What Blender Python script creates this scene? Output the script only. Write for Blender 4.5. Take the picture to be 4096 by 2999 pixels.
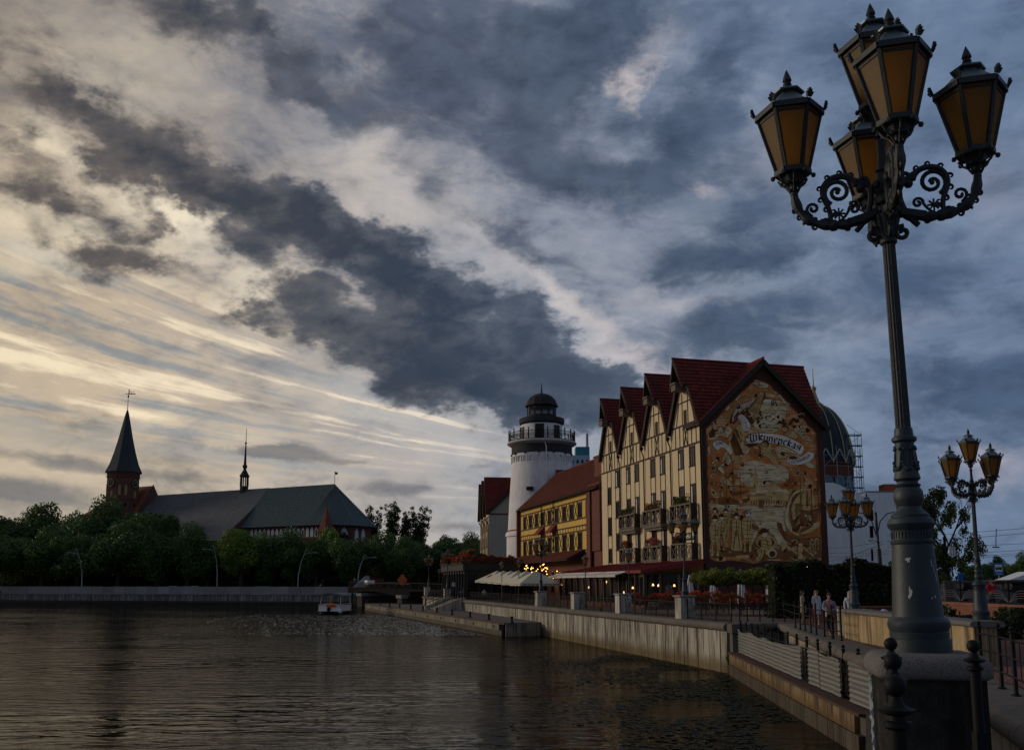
import bpy, bmesh, math, random
import numpy as np
from mathutils import Vector, Matrix

for o in list(bpy.data.objects):
    bpy.data.objects.remove(o)
SC = bpy.context.scene
COL = SC.collection
random.seed(7)
R = math.radians
PI = math.pi

# ------------------------------------------------------------------ camera
F = 2050.0                      # focal length in units of a 2256 px wide picture
CAM_H = 4.3                     # eye height above the river
PITCH = math.atan(301.0 / F)
cam_data = bpy.data.cameras.new("camera")
cam = bpy.data.objects.new("camera", cam_data)
COL.objects.link(cam)
cam_data.sensor_width = 36.0
cam_data.lens = 36.0 * F / 2256.0
cam_data.shift_y = 159.0 / 2256.0
cam_data.clip_start = 0.1
cam_data.clip_end = 6000.0
cam.location = (0, 0, CAM_H)
cam.rotation_euler = (PI / 2 + PITCH, 0, 0)
SC.camera = cam


def ray(u, v):
    """World direction, forward component 1, of a point measured on the photograph."""
    x = (u - 1128.0) / F
    y = (985.0 - v) / F
    c, s = math.cos(PITCH), math.sin(PITCH)
    d = Vector((x, c - y * s, s + y * c))
    return d / d.y


def at(u, v, Y):
    d = ray(u, v)
    return Vector((d.x * Y, Y, CAM_H + d.z * Y))


def onz(u, v, z):
    d = ray(u, v)
    t = (z - CAM_H) / d.z
    return Vector((d.x * t, t, z))


def azel(u, v):
    d = ray(u, v)
    return math.degrees(math.atan2(d.x, d.y)), math.degrees(math.atan2(d.z, math.hypot(d.x, d.y)))


# ------------------------------------------------------------------ node helpers
class S:
    """A node socket with arithmetic."""
    def __init__(self, tree, sock):
        self.t, self.s = tree, sock

    def _m(self, op, other=None, third=None, clamp=False):
        n = self.t.nodes.new("ShaderNodeMath")
        n.operation = op
        n.use_clamp = clamp
        for i, x in enumerate((self, other, third)):
            if x is None:
                continue
            if isinstance(x, S):
                self.t.links.new(x.s, n.inputs[i])
            else:
                n.inputs[i].default_value = x
        return S(self.t, n.outputs[0])

    def __add__(self, o): return self._m("ADD", o)
    def __radd__(self, o): return self._m("ADD", o)
    def __sub__(self, o): return self._m("SUBTRACT", o)
    def __rsub__(self, o): return self._m("MULTIPLY", -1.0)._m("ADD", o)
    def __mul__(self, o): return self._m("MULTIPLY", o)
    def __rmul__(self, o): return self._m("MULTIPLY", o)
    def __truediv__(self, o): return self._m("DIVIDE", o)
    def clamp(self): return self._m("ADD", 0.0, clamp=True)
    def max(self, o): return self._m("MAXIMUM", o)
    def min(self, o): return self._m("MINIMUM", o)
    def pow(self, o): return self._m("POWER", o)

    def smooth(self, a, b):
        n = self.t.nodes.new("ShaderNodeMapRange")
        n.interpolation_type = "SMOOTHSTEP"
        self.t.links.new(self.s, n.inputs["Value"])
        n.inputs["From Min"].default_value = a
        n.inputs["From Max"].default_value = b
        return S(self.t, n.outputs["Result"])


def setin(t, inp, x):
    if isinstance(x, S):
        t.links.new(x.s, inp)
    elif hasattr(x, "is_output"):
        t.links.new(x, inp)
    else:
        inp.default_value = x


def xyz(t, x, y, z):
    n = t.nodes.new("ShaderNodeCombineXYZ")
    for i, q in enumerate((x, y, z)):
        setin(t, n.inputs[i], q)
    return n.outputs[0]


def rgb(c):
    return (c[0], c[1], c[2], 1.0)


def mix(t, fac, a, b, mode="MIX"):
    n = t.nodes.new("ShaderNodeMix")
    n.data_type = "RGBA"
    n.blend_type = mode
    n.clamp_factor = True
    setin(t, n.inputs["Factor"], fac)
    for key, val in ((6, a), (7, b)):
        setin(t, n.inputs[key], rgb(val) if isinstance(val, tuple) else val)
    return n.outputs[2]


def noise(t, vec, scale, detail=5.0, rough=0.55, dist=0.0, kind=None):
    n = t.nodes.new("ShaderNodeTexNoise")
    if kind:
        n.noise_type = kind
    if vec is not None:
        setin(t, n.inputs["Vector"], vec)
    n.inputs["Scale"].default_value = scale
    n.inputs["Detail"].default_value = detail
    n.inputs["Roughness"].default_value = rough
    n.inputs["Distortion"].default_value = dist
    return S(t, n.outputs["Fac"])


def lin(r, g, b):
    return tuple(((c / 255.0) / 12.92 if c <= 10 else (((c / 255.0) + 0.055) / 1.055) ** 2.4) for c in (r, g, b))
# ------------------------------------------------------------------ world: dusk sky under broken cloud
SUN_AZ, SUN_EL = -72.0, 13.0     # degrees; azimuth from +Y towards +X
world = bpy.data.worlds.new("World")
SC.world = world
world.use_nodes = True
W = world.node_tree
W.nodes.clear()


def build_sky(t):
    tc = t.nodes.new("ShaderNodeTexCoord")
    nrm = t.nodes.new("ShaderNodeVectorMath")
    nrm.operation = "NORMALIZE"
    t.links.new(tc.outputs["Generated"], nrm.inputs[0])
    sep = t.nodes.new("ShaderNodeSeparateXYZ")
    t.links.new(nrm.outputs[0], sep.inputs[0])
    dx, dy, dz = (S(t, sep.outputs[i]) for i in range(3))
    az = dx._m("ARCTAN2", dy) * (180 / PI)
    el = dz._m("ARCSINE") * (180 / PI)
    # cloud sheet seen in perspective
    h = dz.max(0.0) + 0.16
    plane = xyz(t, dx / h, dy / h, 0.0)
    ang = xyz(t, az * 0.1, el * 0.16, 0.0)
    n_big = noise(t, plane, 1.25, 3.0, 0.5)
    n_mid = noise(t, plane, 2.6, 8.0, 0.60, 0.25)
    n_fine = noise(t, ang, 3.4, 8.0, 0.62, 0.4)
    n_w1 = noise(t, ang, 1.9, 7.0, 0.62)
    n_w2 = noise(t, xyz(t, az * 0.1 + 7.3, el * 0.16 + 3.1, 2.0), 1.9, 7.0, 0.62)
    waz = az + (n_w1 - 0.5) * 10.0
    wel = el + (n_w2 - 0.5) * 6.0
    wvec = xyz(t, waz, wel, 0.0)

    def blob(u, v, ru, rv, w, rot=0.0, vec=None):
        a, e = azel(u, v)
        m = t.nodes.new("ShaderNodeMapping")
        m.vector_type = "TEXTURE"
        t.links.new(vec or wvec, m.inputs["Vector"])
        k = 1 / 36.5
        m.inputs["Location"].default_value = (a, e, 0)
        m.inputs["Rotation"].default_value = (0, 0, R(-rot))
        m.inputs["Scale"].default_value = (ru * k, rv * k, 1)
        g = t.nodes.new("ShaderNodeTexGradient")
        g.gradient_type = "SPHERICAL"
        t.links.new(m.outputs[0], g.inputs["Vector"])
        return S(t, g.outputs["Fac"]) * w

    def total(bl, vec=None):
        acc = None
        for b in bl:
            x = blob(*b, vec=vec)
            acc = x if acc is None else acc + x
        return acc

    soft = xyz(t, az, el, 0.0)
    # u, v, radius, radius, weight, rotation: heavy dark cumulus
    dark = [
        (400, 20, 240, 95, 2.0, 12), (560, 50, 120, 60, 1.0, 10), (40, 110, 130, 80, 1.0, 10), (60, 205, 95, 65, 1.9, 10),
        (20, 320, 160, 50, 1.1, 14), (210, 240, 110, 50, .8, 0),
        (320, 325, 205, 112, 2.1, 18), (220, 345, 95, 70, 1.0, 0), (430, 385, 120, 60, 1.0, 10),
        (130, 445, 165, 62, 1.6, 8), (380, 465, 75, 40, 1.0, 12), (330, 508, 140, 50, 1.5, -12), (240, 572, 165, 50, 2.0, 3),
        (520, 395, 90, 60, 1.4, 30), (560, 450, 190, 105, 2.2, 20), (690, 480, 170, 90, 2.0, 24), (540, 570, 120, 65, 1.6, 0),
        (800, 550, 190, 90, 2.0, 24), (660, 620, 100, 70, 1.4, 0), (900, 610, 210, 100, 2.0, 22), (530, 680, 100, 45, 1.6, 0),
        (760, 690, 270, 85, 2.0, 4), (1000, 690, 240, 110, 2.0, 16), (860, 770, 260, 80, 1.9, 8), (1080, 800, 280, 105, 2.2, 10),
        (1170, 720, 120, 80, 1.4, 30), (1270, 820, 190, 90, 2.0, 22), (1130, 870, 300, 75, 2.0, 6), (1340, 860, 190, 70, 1.6, 14), (1210, 905, 200, 40, 1.3, 6), (930, 840, 240, 60, 1.5, 12),
    ]
    over = [
        (620, 130, 150, 75, 1.3, 14), (720, 215, 170, 70, 1.2, 20), (640, 210, 110, 40, .7, 0),
        (830, 90, 260, 140, .8, 10), (1020, 60, 260, 160, 1.1, 0), (960, 190, 250, 110, .9, 12), (880, 260, 160, 70, .6, 30),
        (1220, 190, 200, 130, 1.5, 10), (1250, 110, 220, 120, 1.2, 0), (1130, 300, 280, 100, .9, 14), (1330, 20, 300, 80, 1.1, 0),
        (1500, 290, 190, 70, 1.0, -20), (1590, 140, 160, 90, 1.0, -30), (1250, 400, 280, 80, 1.0, 6), (1500, 380, 300, 80, 1.1, -4),
        (930, 400, 110, 60, .6, 40), (1200, 560, 140, 50, .8, 12), (1130, 520, 100, 40, .6, 20), (1560, 570, 280, 70, .9, 0), (1720, 700, 380, 70, 1.0, 0), (1650, 480, 260, 70, .7, 0),
        (2050, 600, 260, 60, .9, 0), (2080, 840, 280, 70, 1.1, 0), (1560, 745, 300, 60, .8, 0), (2250, 870, 140, 60, .9, 0), (1640, 780, 260, 50, .8, 0),
        (2060, 950, 200, 40, .9, 0), (2120, 280, 120, 60, .4, 0), (1780, 120, 120, 60, .4, 0), (1700, 560, 300, 60, .6, 0),
    ]
    far_r = az.smooth(-6.0, 28.0)
    n_s = noise(t, xyz(t, az * 0.1 + 3.0, el * 0.21 + az * 0.012, 4.0), 1.7, 7.0, 0.60, 0.35)
    n_t = noise(t, xyz(t, az * 0.1 - 5.0, el * 0.19 - az * 0.02, 9.0), 3.6, 6.0, 0.58, 0.3)
    puff = (n_s - 0.5) * 1.9 + (n_t - 0.5) * 0.55
    # brighter gaps
    light = [
        (430, 480, 75, 70, 1.7), (500, 380, 45, 30, .8), (120, 335, 150, 40, .7), (300, 420, 160, 50, .7), (230, 500, 120, 40, .7),
        (430, 560, 160, 60, .9), (60, 520, 220, 90, .6), (560, 650, 110, 40, .8), (620, 590, 60, 40, .8), (300, 150, 260, 110, .35),
        (900, 430, 260, 160, .55), (780, 330, 200, 100, .35), (1120, 560, 160, 80, .55, 30), (1230, 660, 120, 50, .8, 40), (1330, 740, 130, 60, .8, 40),
        (1440, 800, 110, 40, .9, 20), (1390, 190, 75, 60, 1.5, -25), (1430, 90, 120, 50, .4, -30), (1550, 400, 90, 22, .9, 20), (1480, 660, 160, 35, .5, 5),
        (1960, 720, 160, 60, .3), (2190, 1010, 150, 70, .9), (2200, 420, 140, 120, .35), (1700, 330, 120, 160, .3),
        (1000, 680, 120, 10, .8), (1100, 990, 220, 60, .4), (820, 900, 320, 60, .35, 8), (400, 940, 300, 30, .3, 8),
    ]
    l_sum = total([tuple(b) + ((0,) if len(b) == 5 else ()) for b in light])
    d_sum = total(dark) - l_sum * 0.55
    d_mask = (d_sum * 0.80 + (n_fine - 0.5) * 1.5 + (n_t - 0.5) * 1.3).smooth(0.02, 1.10)
    d_core = (d_sum * 0.6 + (n_fine - 0.5) * 1.6 + (n_t - 0.5) * 3.0).smooth(0.3, 1.9)
    o_sum = total(over)
    o_mask = (o_sum * 0.88 + puff * 1.05 + (n_fine - 0.5) * 0.45 + far_r * 0.06 + 0.10).smooth(-0.1, 1.2)
    # streaks of high cloud fanning from low right
    va, ve = azel(2000, 1130)
    slope = (el - ve + (n_w1 - 0.5) * 0.35) / ((va - az).max(3.0))
    st1 = noise(t, xyz(t, slope, az * 0.0011, 0.3), 38.0, 3.5, 0.55)
    st2 = noise(t, xyz(t, slope * 0.6, az * 0.003, 1.7), 80.0, 4.0, 0.6)
    streak = ((st1 * 0.72 + st2 * 0.28) - 0.5) * 1.9 + 0.5
    s_zone = total([(260, 800, 620, 260, 1.6, 8), (800, 930, 520, 190, 1.3, 8), (60, 720, 300, 180, 1.0, 0)], soft).clamp()
    # low grey bars above the horizon
    low = [(60, 1085, 240, 50, 1.3), (120, 1010, 260, 22, .9), (640, 1000, 130, 26, 1.4), (860, 1075, 130, 24, 1.1), (560, 995, 120, 16, .8),
           (300, 1045, 260, 18, .6), (1010, 1165, 150, 20, .9), (770, 1015, 80, 14, .7), (1050, 1030, 60, 10, .6), (30, 1140, 200, 30, .5)]
    wv2 = xyz(t, az + (n_w1 - 0.5) * 4.0, el + (n_w2 - 0.5) * 1.6, 0.0)
    lo_mask = (total([b + (3,) for b in low], wv2) + (n_fine - 0.5) * 0.7).smooth(0.15, 0.9)

    # colours follow the azimuth: warm to the west on the left, slate blue to the right and behind
    right = (az + el * 0.30 + (n_t - 0.5) * 14.0).smooth(-24.0, 8.0)
    high = el.smooth(12.0, 34.0)
    lowf = el.smooth(9.0, 0.0)
    base_l = mix(t, high, lin(202, 183, 158), lin(152, 142, 132))
    base_r = mix(t, high, lin(166, 169, 177), lin(118, 127, 146))
    base = mix(t, right, base_l, base_r)
    base = mix(t, far_r * 0.9, base, lin(102, 124, 154))
    base = mix(t, lowf * 0.6, base, mix(t, az.smooth(-25.0, 32.0), lin(186, 178, 168), lin(100, 122, 154)))
    # mottling
    mot = puff + (n_mid - 0.5) * 0.5 + (n_fine - 0.5) * 0.5
    soft_z = 1.0 - s_zone * 0.92
    base = mix(t, mot.smooth(0.0, 0.5) * (0.55 + far_r * 0.25) * soft_z, base, mix(t, right, lin(112, 106, 103), lin(78, 94, 118)))
    base = mix(t, (0.0 - mot).smooth(0.0, 0.6) * 0.45 * soft_z, base, mix(t, right, lin(238, 216, 180), mix(t, far_r, lin(196, 192, 194), lin(140, 156, 182))))
    # streaks: bright warm and blue-grey
    base = mix(t, s_zone * streak.smooth(0.50, 0.34) * 0.8, base, mix(t, az.smooth(-30.0, 0.0), lin(132, 142, 148), lin(168, 170, 172)))
    base = mix(t, s_zone * streak.smooth(0.53, 0.70) * 0.85, base, mix(t, az.smooth(-30.0, 5.0), lin(255, 236, 200), lin(248, 232, 212)))
    base = mix(t, l_sum.clamp() * 0.9, base, mix(t, right, lin(255, 240, 208), mix(t, far_r, lin(222, 212, 206), lin(176, 170, 182))))
    base = mix(t, lo_mask * 0.75, base, mix(t, az.smooth(-28.0, 0.0), lin(92, 98, 108), lin(120, 117, 120)))
    ovar = ((n_t - 0.5) * 1.6 + (n_fine - 0.5) * 1.2 + (n_mid - 0.5) * 0.8 + 0.5).clamp()
    ocol = mix(t, ovar, mix(t, far_r, mix(t, right, lin(66, 67, 74), lin(50, 61, 79)), lin(48, 66, 92)), mix(t, far_r, mix(t, right, lin(112, 110, 112), lin(92, 103, 123)), lin(82, 102, 131)))
    base = mix(t, o_mask * 0.93, base, ocol)
    dcol = mix(t, right, lin(98, 91, 87), lin(82, 92, 108))
    dcol2 = mix(t, right, lin(54, 55, 61), lin(40, 54, 73))
    dcol = mix(t, d_core, dcol, dcol2)
    dcol = mix(t, far_r, dcol, lin(62, 80, 106))
    base = mix(t, d_mask * (0.96 - far_r * 0.2), base, dcol)
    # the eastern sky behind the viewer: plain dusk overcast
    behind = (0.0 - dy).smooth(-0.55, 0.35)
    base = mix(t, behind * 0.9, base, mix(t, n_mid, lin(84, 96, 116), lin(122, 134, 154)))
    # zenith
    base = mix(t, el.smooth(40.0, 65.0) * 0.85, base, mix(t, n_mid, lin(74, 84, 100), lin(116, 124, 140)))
    sky = t.nodes.new("ShaderNodeTexSky")
    sky.sky_type = "NISHITA"
    sky.sun_disc = False
    sky.sun_elevation = R(SUN_EL)
    sky.sun_rotation = R(SUN_AZ)
    bg1 = t.nodes.new("ShaderNodeBackground")      # clear air between the clouds
    t.links.new(sky.outputs[0], bg1.inputs[0])
    bg1.inputs[1].default_value = 0.05
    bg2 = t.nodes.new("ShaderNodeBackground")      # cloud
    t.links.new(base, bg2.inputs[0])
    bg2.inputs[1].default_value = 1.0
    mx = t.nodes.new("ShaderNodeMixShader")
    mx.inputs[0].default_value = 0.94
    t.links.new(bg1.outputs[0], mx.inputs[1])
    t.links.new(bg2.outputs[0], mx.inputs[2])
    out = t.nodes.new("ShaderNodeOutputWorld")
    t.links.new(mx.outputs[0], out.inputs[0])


build_sky(W)
world.cycles.sampling_method = "MANUAL"
world.cycles.sample_map_resolution = 512

sun_d = bpy.data.lights.new("sun", "SUN")
sun_d.energy = 1.2
sun_d.angle = R(12)
sun_d.color = (1.0, 0.85, 0.66)
sun = bpy.data.objects.new("sun", sun_d)
COL.objects.link(sun)
sv = Vector((math.sin(R(SUN_AZ)) * math.cos(R(SUN_EL)), math.cos(R(SUN_AZ)) * math.cos(R(SUN_EL)), math.sin(R(SUN_EL))))
sun.rotation_euler = sv.to_track_quat("Z", "Y").to_euler()

SC.view_settings.view_transform = "Standard"
SC.view_settings.look = "None"
SC.view_settings.exposure = 0.0
SC.view_settings.gamma = 1.0
SC.view_settings.use_curve_mapping = False
# ------------------------------------------------------------------ materials
MATS = {}


def mat(name, col, rough=0.7, var=0.3, scale=2.0, bump=0.0, bscale=20.0, metal=0.0, spec=0.18, streak=0.0, dirt=None,
        piece=0.0, emit=0.0, trans=0.0, col2=None, two=0.5, base_stain=None):
    """Principled material: world-space noise for colour, optional run-off streaks, relief and piece-to-piece variation."""
    if name in MATS:
        return MATS[name]
    m = bpy.data.materials.new(name)
    m.use_nodes = True
    t = m.node_tree
    b = t.nodes["Principled BSDF"]
    geo = t.nodes.new("ShaderNodeNewGeometry")
    pos = geo.outputs["Position"]
    n1 = noise(t, pos, scale, 5.0, 0.6)
    n2 = noise(t, pos, scale * 6.3, 4.0, 0.6)
    f = (n1 - 0.5) * 1.3 + (n2 - 0.5) * 0.7
    dark = tuple(c * (1 - var) for c in col)
    lite = tuple(min(1.0, c * (1 + var)) for c in col)
    c = mix(t, (f + 0.5).clamp(), dark, lite)
    if col2:
        c = mix(t, n1.smooth(two - 0.08, two + 0.1), c, col2)
    if streak:
        sep = t.nodes.new("ShaderNodeSeparateXYZ")
        t.links.new(pos, sep.inputs[0])
        x, y, z = (S(t, sep.outputs[i]) for i in range(3))
        ns = noise(t, xyz(t, x * 5.0, y * 5.0, z * 0.35), 1.0, 5.0, 0.65)
        nb = noise(t, xyz(t, x * 0.9, y * 0.9, z * 0.15), 1.0, 3.0, 0.6)
        c = mix(t, ns.smooth(0.42, 0.60) * nb.smooth(0.30, 0.56) * streak, c, dirt or tuple(q * 0.25 for q in col))
        ns2 = noise(t, xyz(t, x * 9.0 + 5.0, y * 9.0, z * 0.5), 1.0, 4.0, 0.6)
        c = mix(t, ns2.smooth(0.55, 0.72) * streak * 0.35, c, tuple(min(1, q * 1.5) for q in col))
        if base_stain:
            zz, w, sc_ = base_stain
            c = mix(t, (z + (ns - 0.5) * w * 1.2).smooth(zz + w, zz) * 0.85, c, sc_)
    if piece:
        oi = t.nodes.new("ShaderNodeObjectInfo")
        rnd = S(t, oi.outputs["Random"])
        hsv = t.nodes.new("ShaderNodeHueSaturation")
        t.links.new(c, hsv.inputs["Color"])
        t.links.new((rnd * (2 * piece) + (1 - piece)).s, hsv.inputs["Value"])
        c = hsv.outputs[0]
    t.links.new(c, b.inputs["Base Color"])
    b.inputs["Roughness"].default_value = rough
    b.inputs["Metallic"].default_value = metal
    b.inputs["Specular IOR Level"].default_value = spec
    if trans:
        b.inputs["Transmission Weight"].default_value = trans
    if emit:
        t.links.new(c, b.inputs["Emission Color"])
        b.inputs["Emission Strength"].default_value = emit
    if bump:
        bn = t.nodes.new("ShaderNodeBump")
        bn.inputs["Strength"].default_value = bump
        bn.inputs["Distance"].default_value = 0.02
        nb_ = noise(t, pos, bscale, 6.0, 0.6)
        t.links.new(nb_.s, bn.inputs["Height"])
        t.links.new(bn.outputs[0], b.inputs["Normal"])
    MATS[name] = m
    return m


def leaf_mat(name, col, var=0.45):
    m = bpy.data.materials.new(name)
    m.use_nodes = True
    t = m.node_tree
    b = t.nodes["Principled BSDF"]
    geo = t.nodes.new("ShaderNodeNewGeometry")
    n1 = noise(t, geo.outputs["Position"], 0.35, 4.0, 0.6)
    n2 = noise(t, geo.outputs["Position"], 3.0, 2.0, 0.6)
    f = ((n1 - 0.5) * 1.8 + (n2 - 0.5) * 1.0 + 0.5).clamp()
    c = mix(t, f, tuple(q * (1 - var) for q in col), (col[0] * (1 + var * 1.3), col[1] * (1 + var), col[2] * (1 + var * 0.4)))
    t.links.new(c, b.inputs["Base Color"])
    b.inputs["Roughness"].default_value = 0.55
    b.inputs["Specular IOR Level"].default_value = 0.3
    tr = t.nodes.new("ShaderNodeBsdfTranslucent")
    t.links.new(c, tr.inputs[0])
    mx = t.nodes.new("ShaderNodeMixShader")
    mx.inputs[0].default_value = 0.25
    t.links.new(b.outputs[0], mx.inputs[1])
    t.links.new(tr.outputs[0], mx.inputs[2])
    t.links.new(mx.outputs[0], t.nodes["Material Output"].inputs[0])
    MATS[name] = m
    return m


def glass_mat(name, col=(0.02, 0.025, 0.03), rough=0.06, spec=0.35):
    m = bpy.data.materials.new(name)
    m.use_nodes = True
    b = m.node_tree.nodes["Principled BSDF"]
    t = m.node_tree
    geo = t.nodes.new("ShaderNodeNewGeometry")
    n1 = noise(t, geo.outputs["Position"], 0.8, 2.0, 0.5)
    c = mix(t, n1, tuple(q * 0.4 for q in col), tuple(q * 1.6 for q in col))
    t.links.new(c, b.inputs["Base Color"])
    b.inputs["Roughness"].default_value = rough
    b.inputs["Specular IOR Level"].default_value = spec
    MATS[name] = m
    return m


# ------------------------------------------------------------------ mesh builder
class MB:
    def __init__(self):
        self.v, self.f = [], []

    def add(self, vs, fs):
        n = len(self.v)
        self.v += [tuple(p) for p in vs]
        self.f += [tuple(i + n for i in q) for q in fs]
        return self

    def box(self, c, s, rz=0.0):
        hx, hy, hz = s[0] / 2, s[1] / 2, s[2] / 2
        ca, sa = math.cos(rz), math.sin(rz)
        vs = []
        for z in (-hz, hz):
            for x, y in ((-hx, -hy), (hx, -hy), (hx, hy), (-hx, hy)):
                vs.append((c[0] + x * ca - y * sa, c[1] + x * sa + y * ca, c[2] + z))
        return self.add(vs, [(3, 2, 1, 0), (4, 5, 6, 7), (0, 1, 5, 4), (1, 2, 6, 5), (2, 3, 7, 6), (3, 0, 4, 7)])

    def bx(self, x0, x1, y0, y1, z0, z1):
        return self.box(((x0 + x1) / 2, (y0 + y1) / 2, (z0 + z1) / 2), (abs(x1 - x0), abs(y1 - y0), abs(z1 - z0)))

    def beam(self, p0, p1, w, h, up=(0, 0, 1)):
        """Rectangular bar from p0 to p1, w across, h along up."""
        p0, p1 = Vector(p0), Vector(p1)
        d = (p1 - p0).normalized()
        s = d.cross(Vector(up))
        if s.length < 1e-4:
            s = d.cross(Vector((1, 0, 0)))
        s.normalize()
        u = s.cross(d)
        vs = []
        for p in (p0, p1):
            for a, b in ((-1, -1), (1, -1), (1, 1), (-1, 1)):
                vs.append(p + s * (a * w / 2) + u * (b * h / 2))
        return self.add(vs, [(3, 2, 1, 0), (4, 5, 6, 7), (0, 1, 5, 4), (1, 2, 6, 5), (2, 3, 7, 6), (3, 0, 4, 7)])

    def prism(self, pts, vec):
        """Closed solid: planar polygon swept by vec."""
        n = len(pts)
        a = [Vector(p) for p in pts]
        b = [p + Vector(vec) for p in a]
        fs = [tuple(range(n - 1, -1, -1)), tuple(range(n, 2 * n))]
        fs += [(i, (i + 1) % n, n + (i + 1) % n, n + i) for i in range(n)]
        return self.add(a + b, fs)

    def quad(self, *p):
        return self.add(p, [tuple(range(len(p)))])

    def lathe(self, prof, n=16, c=(0, 0, 0), phase=0.0, cap=True, sx=1.0, flute=0.0):
        vs, fs = [], []
        for r, z in prof:
            for i in range(n):
                a = phase + 2 * PI * i / n
                rr = r * (1 - flute * (i % 2))
                vs.append((c[0] + rr * math.cos(a) * sx, c[1] + rr * math.sin(a), c[2] + z))
        k = len(prof)
        for j in range(k - 1):
            for i in range(n):
                i2 = (i + 1) % n
                fs.append((j * n + i, j * n + i2, (j + 1) * n + i2, (j + 1) * n + i))
        if cap:
            fs.append(tuple(range(n - 1, -1, -1)))
            fs.append(tuple((k - 1) * n + i for i in range(n)))
        return self.add(vs, fs)

    def tube(self, pts, rad, n=6, cap=True):
        pts = [Vector(p) for p in pts]
        if not isinstance(rad, (list, tuple)):
            rad = [rad] * len(pts)
        vs, fs = [], []
        ref = None
        for i, p in enumerate(pts):
            d = (pts[min(i + 1, len(pts) - 1)] - pts[max(i - 1, 0)]).normalized()
            if ref is None:
                ref = d.orthogonal().normalized()
            s = (ref - d * ref.dot(d))
            s = s.normalized() if s.length > 1e-5 else d.orthogonal().normalized()
            ref = s
            u = d.cross(s)
            for j in range(n):
                a = 2 * PI * j / n
                vs.append(p + (s * math.cos(a) + u * math.sin(a)) * rad[i])
        for i in range(len(pts) - 1):
            for j in range(n):
                j2 = (j + 1) % n
                fs.append((i * n + j, i * n + j2, (i + 1) * n + j2, (i + 1) * n + j))
        if cap:
            fs.append(tuple(range(n - 1, -1, -1)))
            fs.append(tuple((len(pts) - 1) * n + j for j in range(n)))
        return self.add(vs, fs)

    def ball(self, c, r, n=10, m=6, sz=1.0):
        prof = [(max(1e-4, r * math.sin(PI * j / m)), -r * sz * math.cos(PI * j / m)) for j in range(m + 1)]
        return self.lathe(prof, n, c)

    def merge(self, o, mt=None):
        vs = o.v if mt is None else [mt @ Vector(p) for p in o.v]
        return self.add(vs, o.f)

    def mesh(self, name, m, smooth=False):
        me = bpy.data.meshes.new(name)
        me.from_pydata([tuple(p) for p in self.v], [], self.f)
        me.materials.append(m)
        if smooth:
            me.polygons.foreach_set("use_smooth", [True] * len(me.polygons))
            try:
                me.set_sharp_from_angle(angle=R(smooth if smooth > 1 else 40))
            except Exception:
                pass
        me.update()
        return me

    def obj(self, name, m, parent=None, smooth=False):
        return link(name, self.mesh(name, m, smooth), parent)


def link(name, me, parent=None, loc=None, rz=None, scale=None):
    o = bpy.data.objects.new(name, me)
    COL.objects.link(o)
    if parent is not None:
        o.parent = parent
    if loc is not None:
        o.location = loc
    if rz is not None:
        o.rotation_euler = (0, 0, rz) if not isinstance(rz, (tuple, list)) else rz
    if scale is not None:
        o.scale = (scale,) * 3 if not isinstance(scale, (tuple, list)) else scale
    return o


def tag(o, label=None, cat=None, group=None, kind=None):
    if label:
        o["label"] = label
    if cat:
        o["category"] = cat
    if group:
        o["group"] = group
    if kind:
        o["kind"] = kind
    return o


def T(name, label, cat, loc=(0, 0, 0), rz=0.0, group=None):
    e = link(name, None, None, loc, rz)
    e.empty_display_size = 0.2
    return tag(e, label, cat, group)


def dup(o, loc=None, rz=None, label=None, parent=None, scale=None):
    c = o.copy()
    COL.objects.link(c)
    if parent is not None:
        c.parent = parent
    if loc is not None:
        c.location = loc
    if rz is not None:
        c.rotation_euler = (0, 0, rz)
    if scale is not None:
        c.scale = (scale,) * 3
    if label:
        c["label"] = label
    for ch in list(o.children):
        dup(ch, parent=c)
    return c


def frame(p, d):
    """Angle about z whose local x axis points along d."""
    return math.atan2(d[1], d[0])


# ------------------------------------------------------------------ shared materials
M_iron = mat("cast_iron_paint", (0.055, 0.075, 0.085), 0.5, 0.25, 6.0, 0.15, 60.0, spec=0.5)
M_black = mat("black_iron", (0.007, 0.0075, 0.009), 0.6, 0.3, 8.0, spec=0.15)
M_conc = mat("river_wall_concrete", (0.33, 0.30, 0.25), 0.9, 0.3, 0.9, 0.5, 12.0, streak=0.95, dirt=(0.045, 0.038, 0.03), piece=0.22,
             base_stain=(0.2, 0.75, (0.10, 0.068, 0.025)))
M_conc2 = mat("pale_concrete", (0.42, 0.37, 0.29), 0.9, 0.22, 1.2, 0.5, 14.0, streak=0.8, dirt=(0.10, 0.075, 0.05))
M_jetty = mat("jetty_concrete", (0.20, 0.175, 0.14), 0.9, 0.3, 0.9, 0.5, 12.0, streak=0.7, dirt=(0.03, 0.026, 0.02), piece=0.15)
M_pave = mat("grey_paving", (0.13, 0.115, 0.105), 0.85, 0.25, 1.5, 0.4, 9.0, piece=0.2)
M_brickpave = mat("red_brick_paving", (0.17, 0.075, 0.06), 0.85, 0.3, 3.0, 0.3, 30.0, piece=0.22)
M_granite = mat("speckled_granite", (0.17, 0.155, 0.145), 0.85, 0.4, 90.0, 0.5, 70.0, col2=(0.09, 0.086, 0.086), two=0.53)
M_coping = mat("granite_coping", (0.12, 0.105, 0.09), 0.85, 0.4, 6.0, 0.4, 40.0, piece=0.12)
M_slab = mat("grey_granite_slab", (0.22, 0.215, 0.215), 0.7, 0.25, 1.5, 0.2, 30.0, piece=0.2)
M_brick = mat("dark_red_brick", (0.13, 0.052, 0.038), 0.9, 0.35, 2.0, 0.4, 14.0, piece=0.1)
M_brick2 = mat("red_brick", (0.20, 0.085, 0.06), 0.9, 0.35, 3.0, 0.4, 20.0, piece=0.1)
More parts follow.
